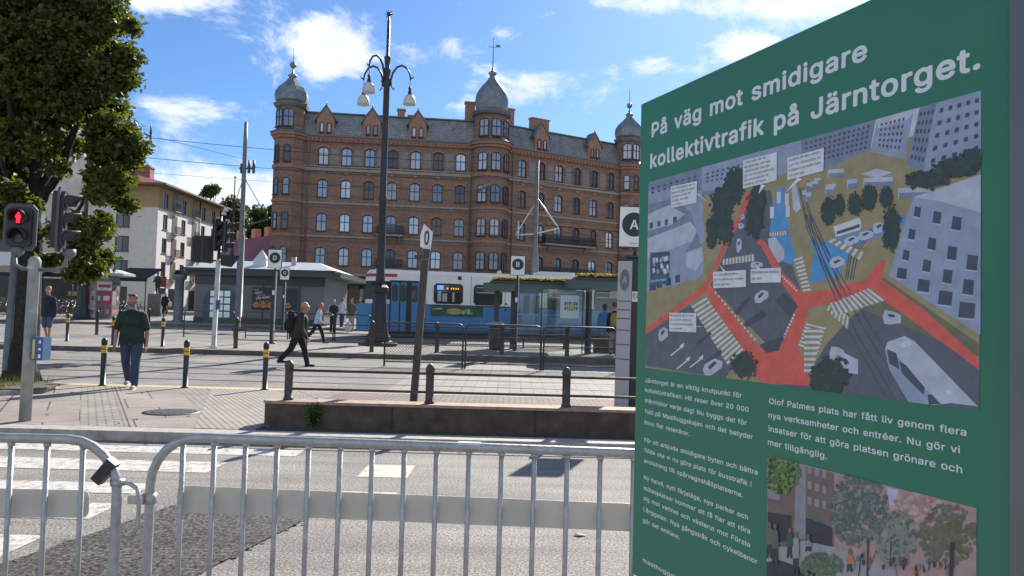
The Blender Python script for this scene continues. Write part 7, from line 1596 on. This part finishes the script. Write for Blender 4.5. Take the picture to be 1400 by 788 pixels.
B(46, 110, 14.0, 34, 75, .4); B(30, 45, 13.9, 50, 55, .5); B(60, 205, 13.9, 28, 34, .35); B(28, 190, 13.9, 30, 40, .4); B(20, 265, 13.9, 26, 28, .3); B(95, 95, 14.0, 30, 70, .4); B(165, 215, 14.3, 24, 60, .5)
B(-20, -170, 15, 80, 90); B(90, -150, 15, 70, 90)
leaf_cloud(bl_, 230000, .108, 3).build('crown', M_leaf, tr, fix=False)
def far_tree(label, px, py, Y, rpx, rpy, n, size, seed, gz=1.5):
    c = at(px, py, Y); f = Y / FPX; t = thing('tree', label, 'tree', (c.x, c.y, gz), 0, 'trees beyond the roofs')
    q = MB(); q.tube([(0, 0, -.2), (.2, 0, (c.z - gz) * .5), (0, 0, c.z - gz)], [.5, .35, .15], 8)
    for a in range(5): q.tube([(0, 0, (c.z - gz) * .6), (math.cos(a * 1.3) * rpx * f * .6, math.sin(a * 1.3) * rpx * f * .6, c.z - gz + rpy * f * .3)], [.2, .05], 6)
    q.build('trunk', M_bark, t)
    g = random.Random(seed); bl2 = [((g.uniform(-.55, .55) * rpx * f, g.uniform(-.5, .5) * rpx * f, c.z - gz + g.uniform(-.5, .5) * rpy * f), (rpx * f * g.uniform(.35, .6),) * 2 + (rpy * f * g.uniform(.35, .6),)) for _ in range(7)]
    leaf_cloud(bl2, n, size, seed + 1).build('crown', M_leaf2, t, fix=False)
far_tree('loose dark tree behind the distant lamp and overhead mast', 322, 300, 140, 30, 32, 5000, .75, 11)
far_tree('round dark green tree against the left corner of the brick building', 362, 308, 150, 30, 30, 5500, .8, 12)
far_tree('dark tree top peeping over the roof of the pale house', 288, 262, 190, 14, 10, 1500, .8, 13)
# planted bed round the oak
bx = [(-16, 12.6), (-9.0, 12.6), (-8.35, 12.9), (-8.1, 13.5), (-8.3, 14.2), (-8.9, 14.6), (-16, 14.75)]
q = MB(); q.prism(bx, 'z', .0, .20); struct('tree_bed_kerb', q, M_granite)
q = MB(); q.prism([(x * .985 - .02 if x > -15 else x, y + (.15 if y < 13.5 else -.13)) for x, y in bx], 'z', .19, .225); struct('tree_bed_soil', q, mat('bed soil', (.10, .085, .06), .95, var=.4, vscale=8, bump=.6))
q = MB(); g_ = random.Random(8)
for k in range(1500):
    x, y = g_.uniform(-14, -8.5), g_.uniform(12.85, 14.5); h_ = g_.uniform(.05, .17)
    q.add([(x - .008, y, .22), (x + .008, y, .22), (x + g_.gauss(0, .04), y + g_.gauss(0, .03), .22 + h_)], [(0, 1, 2)])
tag(q.build('grass', leaf_mat('dull grass', (.035, .05, .015), (.08, .09, .03)), fix=False), 'tufts of grass in the bed round the oak trunk', kind='stuff')

# ------------------------------------------------------------------ people
M_skin = mat('skin', (.42, .22, .155), .55); M_skin2 = mat('sunburnt skin', (.40, .185, .13), .55)
def skin_remesh(parts, name, mats, vox, extra=None, smooth=2):
    q = MB()
    for p in parts:
        if p[0] == 'c':
            _, a, b, ra, rb = p; a, b = Vector(a), Vector(b); n = 6
            d = (b - a); ln = max(d.length, 1e-4)
            pts = [a + d * (i / n) for i in range(n + 1)]; rs = [ra + (rb - ra) * i / n for i in range(n + 1)]
            q.tube(pts, rs, 12); q.sphere(a, ra, 12, 8); q.sphere(b, rb, 12, 8)
        else:
            _, c, r = p[:3]; rot = p[3] if len(p) > 3 else None; q.sphere(c, 1, 16, 12, 0, r, rot)
    me = q.mesh('tmp', mats[:1] if isinstance(mats, list) else mats); bm = bmesh.new(); bm.from_mesh(me); bmesh.ops.recalc_face_normals(bm, faces=bm.faces[:]); bm.to_mesh(me); bm.free()
    o = bpy.data.objects.new('tmp', me); COL.objects.link(o); m_ = o.modifiers.new('r', 'REMESH'); m_.mode = 'VOXEL'; m_.voxel_size = vox; m_.use_smooth_shade = True
    s_ = o.modifiers.new('s', 'SMOOTH'); s_.iterations = smooth; s_.factor = .5
    dg = bpy.context.evaluated_depsgraph_get(); r = bpy.data.meshes.new_from_object(o.evaluated_get(dg)); bpy.data.objects.remove(o); bpy.data.meshes.remove(me); r.name = name
    return r
def person(label, loc, rz, H=1.75, build=1.0, belly=0.0, stride=0.0, swing=0.0, lean=0.0, top=None, legs=None, shoes=None, hair=None, hair_style='short', skin=None,
           sleeves='short', shorts=False, skirt=False, bag=None, glasses=False, beard=None, headturn=0, headdown=0, elbow=20, group=None, sit=False, jacket=False, vox=.014, kind='person', cat='person', mono=None, detail=True):
    skin = mono or skin or M_skin; t = thing(kind, label, cat, loc, rz, group)
    b = build; L_ = Matrix.Rotation(R(lean), 3, 'X')
    hip = Vector((0, 0, .525 * H))
    def U(v): return hip + L_ @ (Vector(v) - hip)            # upper body lean about the hips (towards -y)
    hw = .088 * b * H / 1.75; sw = .168 * (.45 + .55 * b) * H / 1.75
    J = {}
    for s_, nm in ((-1, 'l'), (1, 'r')):
        st_ = stride * s_; th = Vector((s_ * hw * .12, -math.sin(R(st_)), -math.cos(R(st_)))); kb = 6 + (16 if st_ < 0 else 2) * (abs(stride) > 4)
        if sit: th = Vector((s_ * .15, -.98, -.1)).normalized(); kb = 85
        hp = hip + Vector((s_ * hw, 0, -.01)); kn = hp + th * .245 * H
        sh_a = R(st_ - kb) if not sit else R(0); shn = Vector((0, -math.sin(sh_a), -math.cos(sh_a))); an = kn + shn * .235 * H
        J['hip' + nm], J['knee' + nm], J['ank' + nm] = hp, kn, an
    low = min(J['ankl'].z, J['ankr'].z) - .042 * H
    dz = -low if not sit else .48 * H - hip.z + .0
    for k in J: J[k] = J[k] + Vector((0, 0, dz))
    hip = hip + Vector((0, 0, dz))
    chest = U((0, 0, .72 * H + dz)); neck = U((0, -.0, .815 * H + dz)); head = U((0, -.02, .925 * H + dz))
    hm = Matrix.Rotation(R(headturn), 3, 'Z') @ Matrix.Rotation(R(headdown), 3, 'X')
    hd = lambda v: head + hm @ Vector(v)
    for s_, nm in ((-1, 'l'), (1, 'r')):
        sh = U((s_ * sw, .0, .772 * H + dz)); a = R(-swing * s_); ua = Vector((s_ * (.16 + .10 * belly), -math.sin(a), -math.cos(a))).normalized()
        el = sh + L_ @ ua * .178 * H; a2 = a + R(elbow); fa = Vector((-s_ * .02, -math.sin(a2), -math.cos(a2))).normalized(); wr_ = el + L_ @ fa * .15 * H
        J['sh' + nm], J['el' + nm], J['wr' + nm], J['fd' + nm] = sh, el, wr_, L_ @ fa
    k = H / 1.75
    P = [('c', U((0, 0, .54 * H + dz)), chest, .118 * b * k, .135 * b * k), ('c', chest, U((0, 0, .78 * H + dz)), .13 * b * k, .085 * k),
         ('c', U((0, 0, .80 * H + dz)), J['shl'], .058 * k, .050 * b * k), ('c', U((0, 0, .80 * H + dz)), J['shr'], .058 * k, .050 * b * k), ('c', neck, hd((0, .01, -.05)), .058 * k, .052 * k), ('c', J['hipl'], J['hipr'], .10 * b * k, .10 * b * k)]
    if belly: P.append(('e', U((0, -.075, .60 * H + dz)), (.15 * b * k, (.12 + belly * .06) * k, .16 * k)))
    # head: skull, jaw, nose, ears, brow, chin, lips
    P += [('e', hd((0, .012, .025)), (.074 * k, .092 * k, .096 * k)), ('e', hd((0, -.03, -.05)), (.055 * k, .058 * k, .062 * k)), ('c', hd((0, -.086 * k, .02)), hd((0, -.106 * k, -.022)), .011 * k, .016 * k),
          ('e', hd((.078 * k, .01, -.005)), (.012 * k, .02 * k, .032 * k)), ('e', hd((-.078 * k, .01, -.005)), (.012 * k, .02 * k, .032 * k)), ('c', hd((-.045 * k, -.072 * k, .030)), hd((.045 * k, -.072 * k, .030)), .014 * k, .014 * k), ('e', hd((0, -.07 * k, -.088)), (.024 * k, .02 * k, .02 * k)), ('e', hd((0, -.084 * k, -.056)), (.026 * k, .012 * k, .011 * k))]
    for nm in 'lr':
        P += [('c', J['hip' + nm], J['knee' + nm], .088 * b * k, .058 * k * (.6 + .4 * b)), ('c', J['knee' + nm], J['ank' + nm], .055 * k * (.6 + .4 * b), .038 * k),
              ('c', J['knee' + nm] + (J['ank' + nm] - J['knee' + nm]) * .3 + Vector((0, .015, 0)), J['knee' + nm] + (J['ank' + nm] - J['knee' + nm]) * .5, .055 * k, .042 * k),
              ('c', J['ank' + nm] + Vector((0, .02, -.015 * k)), J['ank' + nm] + Vector((0, -.15 * k, -.038 * k)), .036 * k, .030 * k),
              ('c', J['sh' + nm], J['el' + nm], .052 * b * k, .041 * k * (.6 + .4 * b)), ('c', J['el' + nm], J['wr' + nm], .041 * k * (.6 + .4 * b), .028 * k),
              ('e', J['wr' + nm] + J['fd' + nm] * .05 * k, (.022 * k, .04 * k, .05 * k))]
    me = skin_remesh(P, 'body', skin, vox)
    if detail:                              # separate fingers and thumb rooted in the palm
        q = MB()
        for s_, nm in ((-1, 'l'), (1, 'r')):
            f = J['fd' + nm]; w_ = J['wr' + nm]; side = Vector((0, -1, 0)) - f * Vector((0, -1, 0)).dot(f); side.normalize(); inn = f.cross(side) * (1 if s_ > 0 else -1)
            for i, ln in enumerate((.070, .080, .076, .060)):
                r0 = w_ + f * .075 * k + side * (.030 - .020 * i) * k; m1_ = r0 + f * ln * .5 * k + inn * .008; m2_ = r0 + f * ln * .85 * k + inn * .028
                q.tube([r0, m1_, m2_], [.0095 * k, .0088 * k, .007 * k], 6)
            r0 = w_ + f * .03 * k + side * .028 * k; q.tube([r0, r0 + (f * .6 + side * .8).normalized() * .045 * k, r0 + (f * .95 + side * .4).normalized() * .075 * k], [.012 * k, .0105 * k, .008 * k], 6)
        bm = bmesh.new(); bm.from_mesh(me); tmp = q.mesh('f', skin); bm.from_mesh(tmp); bmesh.ops.recalc_face_normals(bm, faces=bm.faces[:]); bm.to_mesh(me); bm.free()
        for p_ in me.polygons: p_.use_smooth = True
    body = link('body', me, t)
    def cloth(nm, parts, m, v=vox):
        return link(nm, skin_remesh(parts, nm, mono or m, v, smooth=3), t)
    e = .016 * k
    if top:
        S = [('c', U((0, 0, .43 * H + dz)), chest, .140 * b * k + e, .142 * b * k + e), ('c', chest, U((0, 0, .765 * H + dz)), .138 * b * k + e, .085 * k + e), ('c', U((0, 0, .80 * H + dz)), J['shl'], .058 * k + e, .052 * b * k + e), ('c', U((0, 0, .80 * H + dz)), J['shr'], .058 * k + e, .052 * b * k + e), ('c', U((0, 0, .79 * H + dz)), U((0, .0, .822 * H + dz)), .075 * k + e, .066 * k)]
        for s_ in (-1, 1): S.append(('c', U((s_ * hw, .0, .43 * H + dz)), U((s_ * hw * .6, 0, .62 * H + dz)), .112 * b * k + e, .118 * b * k + e))
        if belly: S.append(('e', U((0, -.07, .595 * H + dz)), (.155 * b * k + e, (.125 + belly * .065) * k + e, .175 * k + e)))
        for nm in 'lr':
            el = J['el' + nm]; sh = J['sh' + nm]
            if sleeves == 'short': S.append(('c', sh, sh + (el - sh) * .72, .060 * b * k + e, .054 * b * k + e))
            elif sleeves == 'long': S += [('c', sh, el, .058 * b * k + e, .048 * k + e), ('c', el, el + (J['wr' + nm] - el) * .95, .048 * k + e, .036 * k + e)]
        if jacket: S.append(('c', U((0, .01, .47 * H + dz)), U((0, .01, .6 * H + dz)), .145 * b * k + e, .14 * b * k + e))
        so_ = cloth('shirt' if not jacket else 'jacket', S, top)
        hem = (.455 if jacket else .475) * H + dz; arms_low = max(J['ell'].z, J['elr'].z)
        bm = bmesh.new(); bm.from_mesh(so_.data)                      # the hem: cut the trunk of the garment off level, leave the sleeves
        near = lambda v: all((v.co - (J['el' + n_] + (J['wr' + n_] - J['el' + n_]) * t_)).length > .085 * k for n_ in 'lr' for t_ in (0, .25, .5, .75, 1))
        kill = [v for v in bm.verts if v.co.z < hem and near(v)]
        bmesh.ops.delete(bm, geom=kill, context='VERTS')
        for v in bm.verts:
            if v.is_boundary: v.co.z = hem
        bm.to_mesh(so_.data); bm.free()
        q = MB(); q.lathe([(.068 * k, 0), (.080 * k, .0), (.066 * k, .035 * k), (.060 * k, .034 * k)], 14); o = q.build('collar', mono or top, t); o.location = U((0, .005, .82 * H + dz)); o.rotation_euler = (R(lean + 12), 0, 0)
    if legs:
        S = [('c', J['hipl'] + Vector((0, 0, .03)), J['hipr'] + Vector((0, 0, .03)), .102 * b * k + e * .5, .102 * b * k + e * .5)]
        for nm in 'lr':
            hp, kn, an = J['hip' + nm], J['knee' + nm], J['ank' + nm]
            S.append(('c', hp, kn, .092 * b * k + e * .6, .066 * k + e))
            if not shorts: S.append(('c', kn, kn + (an - kn) * .96, .064 * k + e, .050 * k + e))
        if skirt: S = [('c', hip + Vector((0, 0, .03)), hip + Vector((0, -.02, -.33 * H)), .14 * b * k, .20 * k)]
        cloth('trousers' if not shorts and not skirt else ('shorts' if shorts else 'skirt'), S, legs)
    if shoes:
        for nm in 'lr':
            an = J['ank' + nm]; S = [('c', an + Vector((0, .03, -.035 * k)), an + Vector((0, -.16 * k, -.048 * k)), .044 * k, .040 * k), ('c', an + Vector((0, .01, 0)), an + Vector((0, -.02, -.04 * k)), .044 * k, .046 * k)]
            o = cloth('shoe', S, shoes, .012)
            q = MB(); c_ = an + Vector((0, -.068, -.078 * k)); q.sphere(c_, 1, 12, 5, 0, (.048 * k, .15 * k, .018 * k)); q.build('sole', mono or M_white, o)
    if hair:
        S = [('e', hd((0, .026, .045)), (.083 * k, .093 * k, .088 * k))]
        if hair_style == 'long': S += [('e', hd((0, .06, -.03)), (.088 * k, .06 * k, .13 * k)), ('c', hd((.06, .03, 0)), hd((.07, .02, -.13)), .035, .025), ('c', hd((-.06, .03, 0)), hd((-.07, .02, -.13)), .035, .025)]
        if hair_style == 'bob': S += [('e', hd((0, .045, .0)), (.095 * k, .075 * k, .10 * k))]
        if hair_style == 'bun': S += [('e', hd((0, .05, .13)), (.045, .045, .045))]
        if hair_style == 'full': S += [('e', hd((0, .03, .06)), (.092 * k, .10 * k, .095 * k))]
        cloth('hair', S, hair, .012)
    if beard:
        cloth('beard', [('e', hd((0, -.045, -.068)), (.052 * k, .052 * k, .045 * k)), ('c', hd((.055, -.03, -.03)), hd((.04, -.06, -.07)), .02, .02), ('c', hd((-.055, -.03, -.03)), hd((-.04, -.06, -.07)), .02, .02)], beard, .010)
    if detail:
        for s_ in (-1, 1):
            q = MB(); c_ = hd((s_ * .031 * k, -.083 * k, .012)); q.sphere(c_, .0125 * k, 10, 8); q.build('eye', mono or mat('eye white', (.6, .58, .55), .3), t)
            q = MB(); q.sphere(c_ + hm @ Vector((0, -.009 * k, 0)), .0062 * k, 8, 6); q.build('iris', mono or M_black, t)
        q = MB(); q.tube([hd((-.024 * k, -.092 * k, -.056)), hd((0, -.099 * k, -.058)), hd((.024 * k, -.092 * k, -.056))], [.003, .006, .003], 6); q.build('mouth', mono or mat('lips', (.33, .10, .085), .5), t)
    if glasses:
        q = MB()
        for s_ in (-1, 1): q.sphere(hd((s_ * .034 * k, -.062 * k, .112 * k)), .028, 10, 6, 0, (1, .35, .75), hm)
        q.tube([hd((-.085, .03, .075)), hd((-.07, -.05, .105)), hd((-.03, -.07, .115)), hd((.03, -.07, .115)), hd((.07, -.05, .105)), hd((.085, .03, .075))], .006, 5); q.build('sunglasses', M_black, t)
    t['_hd'] = 0; del t['_hd']
    info_ = dict(U=U, J=J, H=H, dz=dz, k=k, hip=hip, chest=chest, head=head)
    return t, info_
def backpack(label, pr, inf, m, sc=1.0, rz=0, group=None):
    U, H, dz, k = inf['U'], inf['H'], inf['dz'], inf['k']
    Mw = Matrix.Translation(pr.location) @ pr.rotation_euler.to_matrix().to_4x4()
    c = U((0, .235 * k, .66 * H + dz)); b = thing('backpack', label, 'backpack', Mw @ c, pr.rotation_euler.z, group)
    o = link('bag', skin_remesh([('e', (0, 0, 0), (.155 * sc, .10 * sc, .25 * sc)), ('e', (0, .03, -.1 * sc), (.15 * sc, .10 * sc, .15 * sc)), ('e', (0, .01, .15 * sc), (.12 * sc, .09 * sc, .1 * sc))], 'bag', m, .014), b)
    q = MB(); q.sphere((0, .10 * sc, -.08 * sc), 1, 10, 8, 0, (.12 * sc, .06 * sc, .11 * sc)); q.build('pocket', m, b)
    q = MB()
    for s_ in (-1, 1):
        pts = [Vector((s_ * .08, -.02, .22 * sc)), U((s_ * .10, .03, .825 * H + dz)) - c, U((s_ * .125, -.13, .77 * H + dz)) - c, U((s_ * .13, -.14, .66 * H + dz)) - c, U((s_ * .15, .02, .58 * H + dz)) - c, Vector((s_ * .12, 0, -.16 * sc))]
        q.tube(pts, .018, 6)
    q.build('strap', m, b); return b
cloth_g = mat('dark green cotton', (.008, .026, .017), .75, var=.25, vscale=7, bump=.3, bscale=18); denim = mat('blue denim', (.035, .055, .10), .85, var=.35, vscale=6, bump=.3, bscale=25); cblack = mat('black cloth', (.012, .013, .017), .85, var=.2); navy = mat('navy cloth', (.016, .020, .036), .85, var=.3)
blond = mat('blond hair', (.42, .28, .12), .6, var=.3, vscale=30); brownh = mat('brown hair', (.08, .05, .03), .6, var=.3, vscale=30); redh = mat('bright red hair', (.55, .035, .045), .5, var=.3, vscale=20); grey_h = mat('greying stubble hair', (.12, .095, .08), .7, var=.3, vscale=40); ginger = mat('ginger hair', (.40, .15, .05), .6, var=.3, vscale=30)
mp_ = at(177, 532, 14.55); mp_.z = .123
person('heavy man in dark green polo shirt and jeans walking forward with sunglasses on his head', mp_, R(10), 1.78, 1.12, .9, 9, 9, 1, cloth_g, denim, mat('grey sneaker', (.30, .30, .28), .7), grey_h, 'short', M_skin2, glasses=True, beard=grey_h, headturn=-6, elbow=12, vox=.011)
wk = spot(406, 20.6); wk.z = gb(20.6) + .004
w_, inf = person('blond walker in dark jacket and black trousers stepping right with a black backpack', wk, R(96), 1.78, 1.2, 0, 21, 18, 13, mat('dark olive jacket', (.030, .034, .022), .8, var=.3), cblack, cblack, blond, 'full', M_skin, sleeves='long', jacket=True, headturn=-12, headdown=-6, elbow=24, vox=.012)
backpack('black backpack on the back of the blond walker', w_, inf, cblack, 1.25)
rw = spot(433, 30.5); rw.z = PLAT(27) + .004 if False else gb(30.5) + .006
w2, inf2 = person('woman with bright red hair, pale blue shirt and black trousers hurrying right', rw, R(92), 1.67, .86, 0, 24, 16, 10, mat('pale blue shirt', (.42, .46, .56), .8, var=.1), cblack, mat('bare sandal', (.2, .12, .08), .7), redh, 'bob', M_skin, sleeves='long', headturn=-5, elbow=40)
c_ = Matrix.Rotation(R(92), 4, 'Z') @ Vector((.25, .05, .88)); hb = thing('shoulder_bag', 'black shoulder bag at the hip of the woman with red hair', 'bag', rw + c_, R(92))
link('bag', skin_remesh([('e', (0, 0, 0), (.06, .15, .11))], 'bag', cblack, .012), hb); q = MB(); q.tube([(0, .1, .08), (-.12, .03, .5), (-.2, 0, .58)], .012, 5); q.build('strap', cblack, hb)
by = spot(63, 25.6); by.z = PLAT(25.6) + .004
person('young person in navy jacket and blue shorts standing beside the signal post', by, R(6), 1.80, .98, 0, 5, 5, 0, navy, mat('blue shorts', (.055, .085, .15), .8), None, ginger, 'full', M_skin, sleeves='long', shorts=True, jacket=True, elbow=12, headturn=20)
fw = spot(225, 51.5); fw.z = PLZ(51.5)
person('distant woman in a long black coat walking away beside the statue', fw, R(178), 1.66, 1.05, 0, 8, 8, 0, cblack, cblack, cblack, blond, 'short', M_skin, sleeves='long', skirt=True, jacket=True, detail=False)
bgp = thing('shopping_bag', 'white bag carried by the distant woman in black', 'bag', fw + Vector((.34, -.05, .85)), 0)
link('bag', skin_remesh([('e', (0, 0, 0), (.13, .07, .2))], 'bag', mat('white bag', (.5, .5, .48), .6), .015), bgp)
q = MB(); q.tube([(-.05, 0, .17), (-.06, 0, .32), (-.12, 0, .36)], .012, 5); q.build('handle', M_white, bgp)
brz = mat('dark bronze', (.04, .042, .04), .5, .5)
sfig, _ = person('x', spot(214, 52.5, PLZ(52.5)) + Vector((0, 0, 1.5)), R(20), 1.5, 1.1, .2, 3, 15, 4, brz, brz, brz, brz, 'full', sleeves='long', jacket=True, mono=brz, detail=False, elbow=60)
for ch in [o for o in bpy.data.objects if o.parent == sfig]:
    ch.parent = st_; ch.location = ch.location + Vector((0, 0, 1.5)); ch.name = 'bronze_' + ch.name.split('.')[0]
bpy.data.objects.remove(sfig)
bp_ = spot(839, 25.9); bp_.z = PLATR(25.9)
w3, inf3 = person('man in navy jacket and grey trousers waiting in the shelter, seen from behind', bp_, R(172), 1.74, 1.0, 0, 4, 4, 3, navy, mat('grey trousers', (.28, .27, .27), .8), cblack, brownh, 'full', M_skin, sleeves='long', jacket=True)
backpack('mustard brown backpack on the back of the man waiting in the shelter', w3, inf3, mat('mustard canvas', (.32, .19, .05), .8), .95)
for args in ((455, 40, 'blond woman with folded arms in dark top behind the hoop fence left of the tram', R(30), navy, blond, 'bob', 'short', 1.70, cblack), (480, 41, 'man in brown shirt and cap standing nearest the tram front behind the fence', R(-10), mat('brown shirt', (.09, .065, .05), .8), brownh, 'short', 'short', 1.78, mat('grey trousers', (.28, .27, .27), .8)), (467, 43.6, 'person in pale blue shirt standing between the blond woman and the man in brown', R(160), mat('pale blue shirt', (.42, .46, .56), .8, var=.1), brownh, 'short', 'short', 1.62, denim), (491, 44.2, 'person in dark clothes half hidden by the tram front', R(15), cblack, brownh, 'full', 'long', 1.68, cblack)):
    px, Y, lab, rz, tp, hr, hs_, sl, H_, lg = args
    person(lab, spot(px, Y, (gb(Y) if Y < 41.9 else PLZ(Y)) + .005), rz, H_, .95, 0, 4, 8, 2, tp, lg, cblack, hr, hs_, M_skin, sleeves=sl, elbow=45, detail=False, vox=.016)
tb = thing('tote_bag', 'pale pink bag at the side of the blond woman behind the fence', 'bag', spot(449, 39.9, gb(39.9) + .95)); link('bag', skin_remesh([('e', (0, 0, 0), (.13, .06, .2))], 'bag', mat('pink bag', (.45, .32, .33), .7), .015), tb); q = MB(); q.tube([(0, 0, .18), (.05, 0, .45)], .012, 5); q.build('strap', M_white, tb)
sb_ = thing('shopping_bag', 'white carrier bag hanging below the man in brown behind the fence', 'bag', spot(476, 39.6, gb(39.6) + .30)); link('bag', skin_remesh([('e', (0, 0, 0), (.20, .1, .26)), ('e', (0, 0, .15), (.12, .07, .16))], 'bag', mat('white bag', (.5, .5, .48), .6), .015), sb_)
